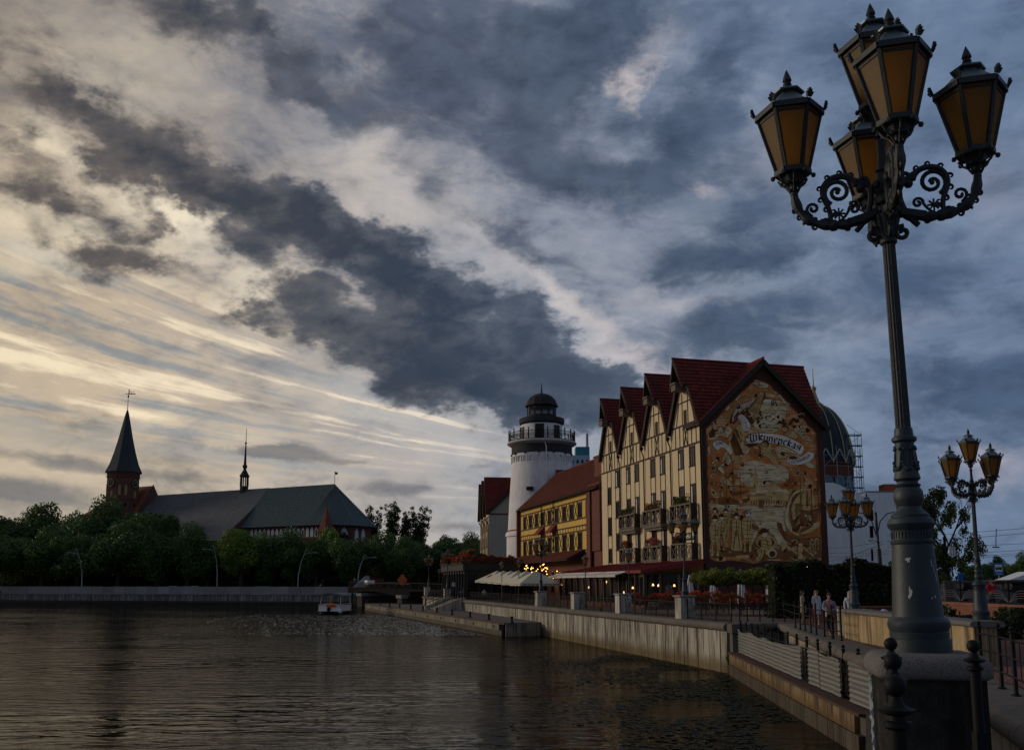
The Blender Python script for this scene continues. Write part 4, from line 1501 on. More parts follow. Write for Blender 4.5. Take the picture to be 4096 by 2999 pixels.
for bi, (x0, x1) in enumerate(bays):
    xm = (x0 + x1) / 2
    half = (x1 - x0) / 2
    gz = lambda x: Z_E + (Z_R - Z_E) * (1 - abs(x - xm) / half)
    # roof slopes: dark deck with tiles
    dk = MB()
    for sgn in (-1, 1):
        xe, zee = xm + sgn * half, Z_E
        if bi == 0 and sgn < 0:
            xe, zee = .5, Z_E + .5 * (Z_R - Z_E) / half
        dk.prism([(xm, .35, Z_R), (xe, .35, zee), (xe, .35, zee + .12), (xm, .35, Z_R + .2)], (0, -DEP - .7, 0))
        # hood over the hoist beam
        zh = 20.5
        xh = xm + sgn * half * (Z_R - zh) / (Z_R - Z_E)
        dk.prism([(xm, .35, Z_R + .17), (xm, 1.05, Z_R + .17), (xh, .8, zh + .17), (xh, .35, zh + .17)], (sgn * -.03, 0, -.13))
    dk.obj("roof_deck", M_timber, hotel)
    sl = math.hypot(half, Z_R - Z_E)
    uv_ = Vector((half / sl, 0, (Z_R - Z_E) / sl))
    tiled_slope(hotel, (x0 + .0, .38, Z_E + .13), (0, -1, 0), uv_, DEP + .76, sl, None, 300 if bi == 0 else 0, "roof_tiles", (lambda p: p.z > 22.55 - abs(p.y + DEP / 2) / (DEP / 2 + .35) * 5.55 or p.y > .05 or p.y < -DEP - .05) if bi == 0 else None)
    hs = sl * (Z_R - zh) / (Z_R - Z_E)
    tiled_slope(hotel, (xm - half * (Z_R - zh) / (Z_R - Z_E), .95, zh + .16), (0, -1, 0), uv_, .62, hs)
    MB().tube([(xm, 1.1, Z_R + .2), (xm, -DEP - .4, Z_R + .2)], 0.11, 8).obj("ridge", M_tile, hotel)
    vb = MB()
    for sgn in (-1, 1):
        vb.beam((xm, .33, Z_R - .05), (xm + sgn * (half + .02), .33, Z_E - .02), 0.06, 0.34, (0, 0, 1))
        vb.beam((xm, 1.03, Z_R + .02), (xm + sgn * half * .41, .78, zh + .02), 0.06, 0.26, (0, 0, 1))
    vb.obj("verge_board", M_timber, hotel)
    hb = MB()
    hb.bx(xm - .42, xm + .42, .1, 1.05, 20.3, 20.38)
    hb.bx(xm - .42, xm - .36, .1, 1.05, 20.38, 20.85)
    hb.bx(xm + .36, xm + .42, .1, 1.05, 20.38, 20.85)
    hb.bx(xm - .36, xm + .36, .97, 1.05, 20.38, 20.8)
    hb.bx(xm - .5, xm + .5, .0, 1.12, 20.86, 20.98)
    hb.obj("hoist_box", mat("weathered_timber", (0.16, 0.13, 0.105), 0.9, 0.35, 3.0, 0.4, 25.0), hotel)
    # timber frame
    for z in (15.68, 17.5):
        beam_part((x0 + .1, z), (x1 - .1, z), .15, hotel)
    beam_part((xm - half * .45, 19.45), (xm + half * .45, 19.45), .10, hotel)
    for dx in (-2.0, -1.15, 1.15, 2.0):
        beam_part((xm + dx, 15.75), (xm + dx, min(17.42, gz(xm + dx) - .1)), .08, hotel)
    beam_part((xm - .32, 15.76), (xm + .32, 17.42), .08, hotel)
    beam_part((xm + .32, 15.76), (xm - .32, 17.42), .08, hotel, y=0.012)
    beam_part((xm - .42, 15.76), (xm - .42, 17.42), .07, hotel)
    beam_part((xm + .42, 15.76), (xm + .42, 17.42), .07, hotel)
    for s_ in (-1, 1):
        beam_part((xm + s_ * .55, 17.58), (xm + s_ * .55, 20.2), .08, hotel)
        beam_part((xm + s_ * 1.2, 19.38), (xm + s_ * 1.75, 17.6), .08, hotel)
    vt = MB()
    for k in range(9):
        vt.box((xm, .03, 17.68 + k * .12), (.5, .05, .05))
    vt.bx(xm - .27, xm + .27, -.02, .03, 17.6, 18.75)
    vt.obj("vent", M_timber, hotel)
    # windows
    if bi < 3:
        for c_ in (4.05 - 3.02, 1.87 - 3.02):
            c = xm + c_
            for e in (-.53, .53):
                beam_part((c + e, 6.0), (c + e, 15.6), .09, hotel, y=-0.01)
            right = c_ < 0
            window_part(hotel, c, 13.93, 15.5, .92, .0, (0.74, .95, .2) if (bi + right) % 2 == 0 else None, name="window")
            window_part(hotel, c, 9.55, 12.38, .92, .0, (0.72, .95, .05) if right or bi == 1 else None, name="balcony_door")
            window_part(hotel, c, 6.4, 9.18, .92, .0, (0.72, .98, .1) if right else None, name="balcony_door")
        for zb in (9.5, 6.3):
            b0, b1, out = xm - 1.85, xm + 2.15, .62
            fl = MB().bx(b0 - .05, b1 + .05, 0.05, out + .06, zb - .28, zb - .02)
            fl.bx(b0 + .1, b1 - .1, 0.05, out - .1, zb - .5, zb - .3)
            bal = fl.obj("balcony", mat("balcony_timber", (0.14, 0.115, 0.095), 0.9, 0.3, 3.0, 0.3, 30.0), hotel)
            for z0, z1 in ((zb + .02, zb + .12), (zb + 1.2, zb + 1.32)):
                MB().bx(b0, b1, out - .05, out + .05, z0, z1).obj("rail", MATS["balcony_timber"], bal)
            nb = 4
            wd = (b1 - b0) / nb
            for k in range(nb + 1):
                MB().bx(b0 + k * wd - .05, b0 + k * wd + .05, out - .04, out + .04, zb + .12, zb + 1.2).obj("post", MATS["balcony_timber"], bal)
            for k in range(nb):
                xa, xb = b0 + k * wd + .06, b0 + (k + 1) * wd - .06
                for q in (0, 1):
                    MB().beam((xa if q else xb, out + (.018 if q else -.018), zb + .14), (xb if q else xa, out + (.018 if q else -.018), zb + 1.18), .06, .035, (0, 1, 0)).obj("brace", MATS["balcony_timber"], bal)
            sd_ = MB()
            for xs in (b0, b1):
                for k in range(5):
                    sd_.bx(xs - .03, xs + .03, .06 + k * .11, .06 + k * .11 + .095, zb, zb + 1.3)
            sd_.obj("side_screen", M_timber, bal)
    else:
        for c, zs in ((19.1, ((13.9, 15.5), (10.82, 12.42), (7.62, 9.25))), (21.35, ((12.35, 14.0), (9.2, 10.95), (6.47, 7.8)))):
            for e in (-.53, .53):
                beam_part((c + e, 6.0), (c + e, 15.6), .09, hotel, y=-0.01)
            for (z0, z1) in zs:
                window_part(hotel, c, z0, z1, .92, .0, (0.66, .97, .1) if z0 > 13 else None)
    # rain pipe in each valley
    if bi < 3:
        MB().tube([(x1, .25, 16.9), (x1, .3, 16.5), (x1 - .05, .12, 16.0), (x1 - .05, .1, 6.4)], 0.06, 6).obj("rain_pipe", M_black, hotel)
        MB().lathe([(.08, 0), (.2, .3), (.2, .34)], 8, (x1, .27, 16.5)).obj("pipe_head", M_black, hotel)
MB().tube([(0.1, .1, 17.0), (0.1, .1, 2.5)], 0.07, 6).obj("rain_pipe", M_black, hotel)
MB().bx(-.06, .12, -.05, .06, 2.4, 17.1).obj("corner_trim", M_timber, hotel)
# cross gable over the painting
cg = MB()
gl = math.hypot(DEP / 2, 22.6 - 17.2)
for sgn in (1, -1):
    ye = -DEP / 2 + sgn * (DEP / 2 + .35)
    cg.prism([(-.45, -DEP / 2, 22.55), (-.45, ye, 17.0), (-.45, ye, 17.14), (-.45, -DEP / 2, 22.72)], (3.4, 0, 0))
cg.obj("gable_deck", M_timber, hotel)
u_ = Vector((0, -(DEP / 2 + .35), 5.55))
gl = u_.length
tiled_slope(hotel, (-.47, .35, 17.13), (1, 0, 0), u_.normalized(), 3.4, gl, None, 0, "gable_tiles", lambda p: p.x < (p.z - Z_E) / (Z_R - Z_E) * 3.02 + .4)
u2_ = Vector((0, (DEP / 2 + .35), 5.55)).normalized()
tiled_slope(hotel, (-.47, -DEP - .35, 17.13), (1, 0, 0), u2_, 3.4, gl, None, 0, "gable_tiles", lambda p: p.x < (p.z - Z_E) / (Z_R - Z_E) * 3.02 + .4)
MB().tube([(-.5, -DEP / 2, 22.75), (2.9, -DEP / 2, 22.75)], .11, 8).obj("ridge", M_tile, hotel)
vb = MB()
for sgn in (1, -1):
    vb.beam((-.44, -DEP / 2, 22.45), (-.44, -DEP / 2 + sgn * (DEP / 2 + .38), 16.95), .07, .42, (0, 0, 1))
vb.obj("verge_board", M_timber, hotel)

# ------------------------------------------------------------------ the painting
def tone(name, col, var=.35, scale=1.2, hatch=0.0, col2=None):
    m = mat(name, col, 0.95, var, scale, 0.25, 20.0, col2=col2, two=0.55)
    if hatch:
        t = m.node_tree
        b = t.nodes["Principled BSDF"]
        src = b.inputs["Base Color"].links[0].from_socket
        geo = t.nodes.new("ShaderNodeNewGeometry")
        mp = t.nodes.new("ShaderNodeMapping")
        mp.inputs["Scale"].default_value = (0.35, 0.35, 9.0)
        t.links.new(geo.outputs["Position"], mp.inputs[0])
        n = noise(t, mp.outputs[0], 1.0, 3.0, 0.6)
        n2 = noise(t, geo.outputs["Position"], 0.55, 3.0, 0.6)
        t.links.new(mix(t, n.smooth(.52, .6) * n2.smooth(.4, .6) * hatch, src, (0.26, 0.125, 0.045)), b.inputs["Base Color"])
    return m


P_parch = tone("mural_ochre", (0.58, 0.205, 0.06), .7, .55, .7, (0.82, 0.45, 0.20))
P_brown = tone("mural_brown", (0.25, 0.105, 0.038), .5, 1.6)
P_dark = tone("mural_dark", (0.105, 0.043, 0.018), .4, 2.0)
P_mid = tone("mural_tan", (0.84, 0.45, 0.18), .6, 2.2, .5)
P_light = tone("mural_cream", (0.90, 0.61, 0.36), .42, 1.6, .8)
P_pale = tone("mural_pale", (0.84, 0.74, 0.62), .18, 1.2)
mural = None
LAY = [0]


def m1(x, y):
    s, z = on_plane(HO, EN, *zp(x, y, 2780, 1400, 3.304))
    return s, z


def m2(x, y):
    s, z = on_plane(HO, EN, *zp(x, y, 2780, 1850, 3.304))
    return s, z


def smooth_closed(p, it=1):
    for _ in range(it):
        q = []
        for i in range(len(p)):
            a, b = p[i], p[(i + 1) % len(p)]
            q.append((a[0] * .75 + b[0] * .25, a[1] * .75 + b[1] * .25))
            q.append((a[0] * .25 + b[0] * .75, a[1] * .25 + b[1] * .75))
        p = q
    return p


def paint(name, polys, m, f=m1, lay=1, smooth=1, parent=None):
    """Flat painted shapes a few millimetres proud of the wall; outlines given on the wall as seen."""
    mb = MB()
    if smooth and name in FOLDED:
        rim, fold = [], []
        for p in polys:
            c = (sum(q[0] for q in p) / len(p), sum(q[1] for q in p) / len(p))
            rim.append([(q[0] + 5.5 * (q[0] - c[0]) / (math.hypot(q[0] - c[0], q[1] - c[1]) + 1), q[1] + 5.5 * (q[1] - c[1]) / (math.hypot(q[0] - c[0], q[1] - c[1]) + 1)) for q in p])
            n = len(p)
            if n >= 6 and name not in NOFOLD:
                for tt in (.2, .42, .64, .84):
                    l_ = [(p[k][0] + (p[n - 1 - k][0] - p[k][0]) * tt, p[k][1] + (p[n - 1 - k][1] - p[k][1]) * tt) for k in range(n // 2)]
                    fold.append(line(l_[:max(2, len(l_) - 1)], 6.5))
        paint("painted_rim", rim, P_dark, f, lay - .35, smooth)
        if fold:
            paint("painted_folds", fold, P_brown, f, lay + .45, 0)
    for i, p in enumerate(polys):
        pts = [f(*q) for q in p]
        if smooth:
            pts = smooth_closed(pts, smooth)
        bm_ = bmesh.new()
        x = -0.004 * lay - 0.0004 * (i % 9)
        vs = [bm_.verts.new((x, -w, z)) for w, z in pts]
        try:
            fc = bm_.faces.new(vs)
            bmesh.ops.triangulate(bm_, faces=[fc])
            bm_.verts.index_update()
            mb.add([v.co for v in bm_.verts], [tuple(v.index for v in g.verts) for g in bm_.faces])
        except Exception:
            pass
        bm_.free()
    o = mb.obj(name, m, mural if parent is None else parent)
    if len(polys) > 1:
        o["kind"] = "stuff"
    return o


FOLDED = {"painted_angel", "painted_angel_hair", "painted_drapery", "painted_ribbon_tail", "painted_sail", "painted_figure", "painted_sailor", "painted_cherub", "painted_arch", "painted_scroll", "painted_wig", "painted_ribbon", "painted_ship", "painted_posts", "painted_town"}
NOFOLD = {"painted_ribbon"}


def disc(cx, cy, r, k=10, ry=None):
    return [(cx + r * math.cos(2 * PI * i / k), cy + (ry or r) * math.sin(2 * PI * i / k)) for i in range(k)]


def line(p, w=5):
    """thin stroke polygon through points"""
    l, r_ = [], []
    for i, q in enumerate(p):
        a, b = p[max(0, i - 1)], p[min(len(p) - 1, i + 1)]
        dx, dy = b[0] - a[0], b[1] - a[1]
        n = math.hypot(dx, dy) or 1
        l.append((q[0] - dy / n * w / 2, q[1] + dx / n * w / 2))
        r_.append((q[0] + dy / n * w / 2, q[1] - dx / n * w / 2))
    return l + r_[::-1]


up = lambda y: y - 1487          # picture row of the first close-up in the second one
out1 = [(750, 440), (800, 392), (870, 410), (905, 470), (960, 440), (1000, 470), (1050, 540), (1090, 570), (1130, 590), (1180, 650), (1250, 710), (1240, 760), (1300, 775), (1380, 860), (1450, 930), (1500, 1010),
        (1560, 1040), (1600, 1100), (1575, 1200), (1605, 1290), (1590, 1400), (1615, 1560), (1640, 1640)]
out2 = [(1650, 300), (1605, 420), (1665, 500), (1640, 620), (1668, 760), (1650, 900), (1672, 1010), (1670, 1180), (1668, 1290), (1560, 1290), (1440, 1315), (1320, 1275), (1230, 1235), (1190, 1265), (1130, 1300),
        (960, 1285), (780, 1332), (760, 1270), (640, 1255), (540, 1268), (450, 1285), (270, 1305), (195, 1260), (190, 1150), (210, 1000), (185, 870), (198, 640), (178, 500), (195, 430), (165, 340), (178, 260), (160, 150)]
out3 = [(172, 1500), (160, 1400), (180, 1300), (160, 1150), (145, 1040), (215, 1000), (220, 960), (310, 890), (385, 780), (450, 715), (520, 660), (600, 575), (680, 500)]
outline = [m1(*q) for q in out1] + [m2(*q) for q in out2] + [m1(*q) for q in out3]
mural = MB().obj("mural", P_parch, hotel)
mural["label"] = "sepia painting on the side wall"
bm_ = bmesh.new()
vs = [bm_.verts.new((-0.004, -w, z)) for w, z in outline]
fc = bm_.faces.new(vs)
bmesh.ops.triangulate(bm_, faces=[fc])
bm_.to_mesh(mural.data)
bm_.free()
mural.data.materials.clear()
mural.data.materials.append(P_parch)
paint("painted_sky", [[(890, 700), (1000, 680), (1150, 690), (1215, 760), (1190, 900), (1100, 1090), (900, 1090), (750, 1000), (830, 880)]], P_light, m1, 2, 2)
paint("painted_arch", [[(430, 980), (420, 900), (500, 740), (640, 610), (850, 550), (1080, 590), (1090, 640), (860, 600), (680, 650), (540, 770), (470, 900), (470, 980)]], P_mid, m1, 2)
paint("painted_arch", [[(500, 965), (492, 870), (560, 760), (680, 690), (860, 660), (1000, 650), (1165, 685), (1000, 682), (860, 700), (720, 740), (610, 810), (545, 900), (540, 975)]], P_pale, m1, 3)
paint("painted_shade", [[(620, 900), (560, 880), (600, 800), (720, 740), (700, 790), (650, 860)], [(840, 730), (890, 860), (860, 960), (800, 990)]], P_dark, m1, 3)
paint("painted_wing", [[(665, 860), (700, 760), (790, 670), (880, 590), (935, 520), (928, 620), (870, 740), (830, 850), (780, 960), (740, 985), (680, 920)]], P_dark, m1, 5)
fe = []
for i in range(9):
    f_ = i / 8
    fe.append(line([(700 + 70 * f_, 800 + 130 * f_), (760 + 70 * f_, 740 + 110 * f_), (915 - 70 * f_, 560 + 260 * f_)], 9))
paint("painted_feathers", fe, P_mid, m1, 6, 0)
paint("painted_angel", [[(540, 1010), (600, 970), (640, 1070), (700, 1100), (720, 1010), (860, 1050), (895, 1105), (790, 1080), (660, 1130), (640, 1200), (660, 1330), (600, 1440), (490, 1470), (470, 1340), (430, 1230), (500, 1180), (510, 1080)],
                        [(480, 1350), (540, 1300), (530, 1380), (510, 1470), (490, 1470)], [(400, 1340), (440, 1330), (410, 1400), (370, 1480), (345, 1490)]], P_mid, m1, 6)
paint("painted_angel_hair", [[(555, 890), (600, 842), (650, 870), (700, 930), (738, 1000), (720, 1062), (660, 1082), (610, 1020), (600, 960), (570, 920)]], P_pale, m1, 7, 2)
paint("painted_folds", [line([(520, 1060), (560, 1160), (540, 1280), (560, 1420)], 9), line([(600, 1080), (620, 1160), (570, 1300), (590, 1430)], 8), line([(470, 1230), (540, 1200), (620, 1210)], 8), line([(660, 950), (690, 1030), (670, 1070)], 7), line([(575, 930), (600, 960), (590, 985)], 6),
                        line([(500, 1240), (510, 1330), (480, 1400)], 8), line([(700, 1030), (800, 1060), (870, 1090)], 7)], P_brown, m1, 8, 0)
paint("painted_drapery", [[(220, 990), (250, 980), (280, 1050), (370, 970), (402, 1000), (380, 1060), (460, 1010), (500, 1080), (440, 1120), (440, 1180), (340, 1110), (250, 1180), (170, 1185), (170, 1110), (260, 1090)],
                          [(1290, 1050), (1380, 1000), (1470, 995), (1475, 1030), (1400, 1080), (1520, 1160), (1565, 1210), (1450, 1190), (1350, 1110)], [(380, 1370), (440, 1390), (470, 1450), (470, 1500), (380, 1530), (330, 1520), (400, 1490), (430, 1450)],
                          [(210, 1500), (270, 1440), (350, 1430), (270, 1480), (245, 1540), (290, 1590), (235, 1600)], [(290, 1560), (340, 1530), (390, 1600), (380, 1640), (330, 1600)], [(1430, 1480), (1500, 1470), (1610, 1550), (1540, 1560), (1480, 1540)],
                          [(650, 1250), (720, 1280), (715, 1350), (650, 1390), (600, 1370)], [(1515, 1060), (1590, 1100), (1560, 1120)], [(1090, 575), (1130, 600), (1240, 740), (1220, 765), (1160, 680)], [(390, 785), (475, 715), (430, 810)], [(515, 660), (615, 575), (550, 680)],
                          [(745, 445), (800, 395), (965, 445), (975, 500), (830, 500), (790, 470)], [(165, 1260), (200, 1290), (205, 1380), (175, 1390)]], P_light, m1, 4)
paint("painted_folds", [line([(270, 1060), (340, 1000), (380, 1010)], 8), line([(330, 1110), (420, 1050), (450, 1060)], 9), line([(200, 1140), (260, 1120), (310, 1080)], 8), line([(1340, 1080), (1420, 1040)], 8), line([(1400, 1110), (1480, 1160)], 8), line([(820, 420), (850, 460), (830, 495)], 14),
                        line([(260, 1480), (230, 1530), (260, 1590)], 12), line([(440, 1440), (430, 1490), (380, 1500)], 10)], P_brown, m1, 5, 0)
paint("painted_ribbon", [[(700, 1112), (880, 1098), (1100, 1110), (1250, 1160), (1380, 1230), (1452, 1290), (1395, 1400), (1300, 1320), (1180, 1265), (1050, 1230), (870, 1222), (655, 1237)],
                         [(1215, 1440), (1330, 1450), (1440, 1390), (1490, 1338), (1560, 1360), (1578, 1400), (1520, 1470), (1420, 1510), (1300, 1522), (1205, 1482)],
                         [(222, 1240), (270, 1198), (330, 1193), (410, 1230), (470, 1300), (492, 1370), (465, 1385), (420, 1320), (370, 1280), (330, 1285), (295, 1335)]], P_pale, m1, 6)
paint("painted_ribbon_tail", [[(1050, 1275), (1180, 1278), (1300, 1335), (1390, 1405), (1360, 1432), (1280, 1365), (1180, 1335), (1212, 1400), (1170, 1445), (1100, 1425), (1058, 1345)]], P_light, m1, 5)
paint("painted_shade", [[(1120, 1350), (1180, 1345), (1190, 1400), (1140, 1400)], [(1230, 1410), (1330, 1400), (1370, 1440), (1260, 1445)], [(660, 1240), (830, 1225), (820, 1260), (690, 1290)]], P_dark, m1, 7)
paint("painted_cherub", [disc(920, 1240, 38), [(850, 1240), (890, 1280), (960, 1285), (990, 1235), (1010, 1245), (1000, 1300), (1040, 1400), (1115, 1540), (1090, 1562), (980, 1430), (900, 1380), (850, 1452), (828, 1425), (870, 1310)],
                         [(758, 1268), (840, 1282), (830, 1310), (780, 1302)], [(1000, 1290), (1060, 1290), (1020, 1320)], disc(1188, 1040, 40), [(1180, 1090), (1290, 1060), (1360, 1120), (1340, 1190), (1240, 1140), (1158, 1135)]], P_mid, m1, 8)
paint("painted_cherub_wing", [[(1150, 878), (1192, 950), (1202, 1010), (1148, 1005)], [(1307, 868), (1302, 960), (1222, 1012), (1240, 960)]], P_dark, m1, 8)
paint("painted_cherub_hair", [[(875, 1240), (885, 1205), (920, 1195), (975, 1215), (980, 1260), (955, 1240), (920, 1215), (890, 1230)], [(1148, 1030), (1170, 1000), (1215, 1005), (1230, 1040), (1205, 1020), (1170, 1020)]], P_dark, m1, 9)
# lower half: harbour town, ships and townsfolk
paint("painted_sky", [[(620, 20), (760, -40), (900, 20), (1180, 30), (1240, 120), (1230, 240), (1100, 270), (700, 340), (540, 170)]], P_light, m2, 2, 2)
paint("painted_water", [[(560, 600), (740, 540), (1225, 540), (1175, 760), (1200, 900), (1245, 1065), (1080, 1078), (1060, 990), (960, 870), (850, 850), (780, 1050), (720, 1040), (760, 860), (700, 640)], [(200, 560), (560, 550), (600, 590), (560, 640), (330, 610), (205, 590)],
                        [(720, 430), (800, 440), (950, 495), (730, 480)]], P_light, m2, 2, 1)
paint("painted_ripples", [line([(760 + (i * 53) % 200, 560 + i * 22), (900 + (i * 71) % 230, 562 + i * 22)], 9) for i in range(13)] + [line([(230, 575), (420, 585), (540, 580)], 8)], P_mid, m2, 3, 0)
paint("painted_town", [[(765, 370), (768, 250), (788, 150), (797, 30), (804, 150), (822, 230), (836, 300), (835, 370)], [(1033, 330), (1034, 250), (1048, 195), (1066, 250), (1070, 330)], [(860, 330), (864, 280), (873, 190), (884, 280), (888, 330)],
                       [(720, 430), (980, 440), (1232, 470), (1225, 525), (930, 505), (720, 470)], [(980, 430), (1042, 335), (1102, 425), (1092, 495), (980, 480)], [(1100, 440), (1130, 365), (1245, 380), (1232, 505), (1118, 505)], [(920, 340), (960, 280), (1000, 340), (990, 400), (930, 400)], [(700, 330), (720, 270), (745, 330)]], P_mid, m2, 4, 0)
paint("painted_roofs", [[(790, 405), (830, 320), (945, 330), (975, 400)], [(1040, 335), (1110, 315), (1150, 360), (1102, 425)], [(1130, 365), (1200, 350), (1250, 385), (1160, 400)], [(720, 400), (790, 390), (800, 425), (725, 425)]], P_light, m2, 5, 0)
paint("painted_windows", [[(800 + i * 24, 410), (812 + i * 24, 410), (812 + i * 24, 428), (800 + i * 24, 428)] for i in range(6)] + [[(1000, 440), (1016, 440), (1016, 470), (1000, 470)], [(1030, 390), (1050, 390), (1050, 415), (1030, 415)], [(780, 280), (795, 280), (795, 340), (780, 340)]]
      + [[(740 + i * 33, 500 + (i % 3) * 4), (752 + i * 33, 500), (752 + i * 33, 545 + (i % 4) * 8), (740 + i * 33, 545)] for i in range(15)] + [[(840, 490), (905, 490), (905, 600), (840, 600)]], P_brown, m2, 6, 0)
paint("painted_ship", [[(300, 470), (390, 460), (600, 500), (590, 545), (380, 560), (310, 550)], [(600, 490), (690, 470), (724, 418), (722, 500), (680, 532), (600, 525)], [(200, 460), (275, 465), (270, 545), (205, 540)], [(500, 390), (740, 360), (620, 420), (520, 440)],
                       [(1100, 790), (1140, 870), (1230, 945), (1390, 995), (1662, 985), (1655, 1065), (1290, 1078), (1200, 1040), (1130, 940), (1085, 850), (1080, 780), (1140, 800)], [(1330, 600), (1500, 640), (1640, 600), (1600, 790), (1420, 850), (1345, 760)]], P_brown, m2, 4, 0)
paint("painted_sail", [[(330, 445), (372, 310), (360, 420), (395, 455)], [(395, 200), (470, 250), (500, 325), (400, 300)], [(515, 295), (560, 185), (640, 300)], [(190, 295), (320, 430), (305, 475), (220, 455)], [(430, 190), (490, 190), (480, 260)],
                       [(1168, 760), (1200, 600), (1260, 460), (1310, 375), (1485, 318), (1380, 430), (1320, 560), (1318, 700), (1380, 830), (1440, 850), (1350, 910), (1385, 990), (1230, 900)], [(1330, 480), (1380, 440), (1392, 540), (1320, 540)],
                       [(1400, 430), (1490, 350), (1502, 605), (1420, 590)], [(1540, 360), (1602, 565), (1510, 590)], [(1440, 870), (1655, 755), (1640, 860), (1480, 940), (1340, 950)], [(1310, 580), (1390, 560), (1380, 690), (1330, 690)]], P_mid, m2, 5, 1)
paint("painted_sail_shade", [[(1300, 420), (1420, 370), (1290, 520), (1260, 650), (1290, 780), (1350, 900), (1260, 820), (1230, 680), (1250, 540)], [(1470, 380), (1490, 370), (1498, 590), (1460, 585)], [(1400, 870), (1600, 790), (1500, 880), (1380, 930)]], P_brown, m2, 6, 1)
paint("painted_sail_light", [[(1175, 740), (1210, 600), (1270, 470), (1320, 395), (1440, 335), (1330, 420), (1260, 540), (1222, 680), (1235, 800), (1300, 910), (1230, 890)]], P_light, m2, 6, 1)
paint("painted_masts", [line([(500, 80), (510, 480)], 7), line([(590, 120), (602, 470)], 6), line([(410, 130), (420, 470)], 6), line([(370, 300), (640, 320)], 5), line([(390, 190), (660, 205)], 4), line([(1385, 150), (1400, 640)], 6), line([(1535, 330), (1545, 800)], 8), line([(1290, 550), (1620, 570)], 5),
                        line([(1380, 640), (1640, 620)], 5), line([(380, 455), (560, 520)], 6), line([(640, 220), (650, 330)], 4)] + [line([(1560 + i * 18, 330), (1560 + i * 18, 430)], 5) for i in range(4)], P_dark, m2, 7, 0)
paint("painted_shore", [[(195, 1185), (420, 1120), (740, 1045), (900, 1100), (1080, 1078), (1290, 1080), (1662, 1072), (1668, 1255), (1440, 1290), (960, 1270), (780, 1300), (640, 1240), (200, 1250)]], P_brown, m2, 3, 0)
paint("painted_scroll", [[(270, 1250), (415, 1240), (412, 1302), (280, 1302)], [(530, 1222), (735, 1215), (700, 1268), (540, 1262)], [(1230, 1240), (1320, 1270), (1440, 1310), (1300, 1290)], [(195, 1160), (240, 1230), (205, 1250)], [(765, 1275), (960, 1280), (1130, 1270), (1120, 1300), (960, 1290), (785, 1330)]], P_mid, m2, 4, 1)
paint("painted_posts", [[(1145, 1165), (1145, 1042), (1165, 1030), (1192, 1045), (1198, 1165)], [(1360, 1275), (1360, 1075), (1390, 1055), (1424, 1075), (1428, 1275)], line([(1190, 1085), (1350, 1200)], 26), line([(1430, 1115), (1565, 1235)], 26), [(1280, 1160), (1285, 1115), (1310, 1115), (1312, 1160)]], P_mid, m2, 5, 0)


def townsman(x, y0, y1, w, dress=False, lay=8):
    h = y1 - y0
    L_ = [[(x - w * .5, y0 + h * .22), (x - w * .18, y0 + h * .17), (x + w * .2, y0 + h * .17), (x + w * .5, y0 + h * .24), (x + w * .52, y0 + h * .45), (x + w * .42, y0 + h * .66), (x - w * .4, y0 + h * .66), (x - w * .55, y0 + h * .44)]]
    if dress:
        L_.append([(x - w * .3, y0 + h * .45), (x + w * .3, y0 + h * .45), (x + w * .75, y0 + h * .95), (x + w * .3, y0 + h), (x - w * .5, y0 + h * .98), (x - w * .7, y0 + h * .9)])
    else:
        for s_ in (-1, 1):
            L_.append([(x + s_ * w * .1, y0 + h * .62), (x + s_ * w * .36, y0 + h * .62), (x + s_ * w * .32, y0 + h * .9), (x + s_ * w * .42, y0 + h), (x + s_ * w * .1, y0 + h), (x + s_ * w * .14, y0 + h * .85)])
    paint("painted_figure", L_, P_mid, m2, lay, 1)
    paint("painted_face", [disc(x, y0 + h * .12, w * .17, 8, h * .05)], P_pale, m2, lay + 1, 1)
    paint("painted_hat", [[(x - w * .42, y0 + h * .085), (x - w * .2, y0 + h * .06), (x - w * .16, y0), (x + w * .16, y0), (x + w * .2, y0 + h * .06), (x + w * .42, y0 + h * .075), (x + w * .2, y0 + h * .1), (x - w * .2, y0 + h * .1)]], P_dark, m2, lay + 2, 1)
    fo = [line([(x - w * .3, y0 + h * .25), (x - w * .22, y0 + h * .45), (x - w * .3, y0 + h * .64)], 8), line([(x + w * .02, y0 + h * .2), (x + w * .0, y0 + h * .64)], 7), line([(x + w * .3, y0 + h * .27), (x + w * .25, y0 + h * .44), (x + w * .1, y0 + h * .5)], 8), line([(x - w * .35, y0 + h * .42), (x + w * .36, y0 + h * .44)], 7)]
    if dress:
        fo += [line([(x - w * .1, y0 + h * .5), (x - w * .35, y0 + h * .95)], 9), line([(x + w * .15, y0 + h * .5), (x + w * .4, y0 + h * .95)], 9)]
    paint("painted_folds", fo[1:3] + fo[4:], P_dark, m2, lay + 3, 0)


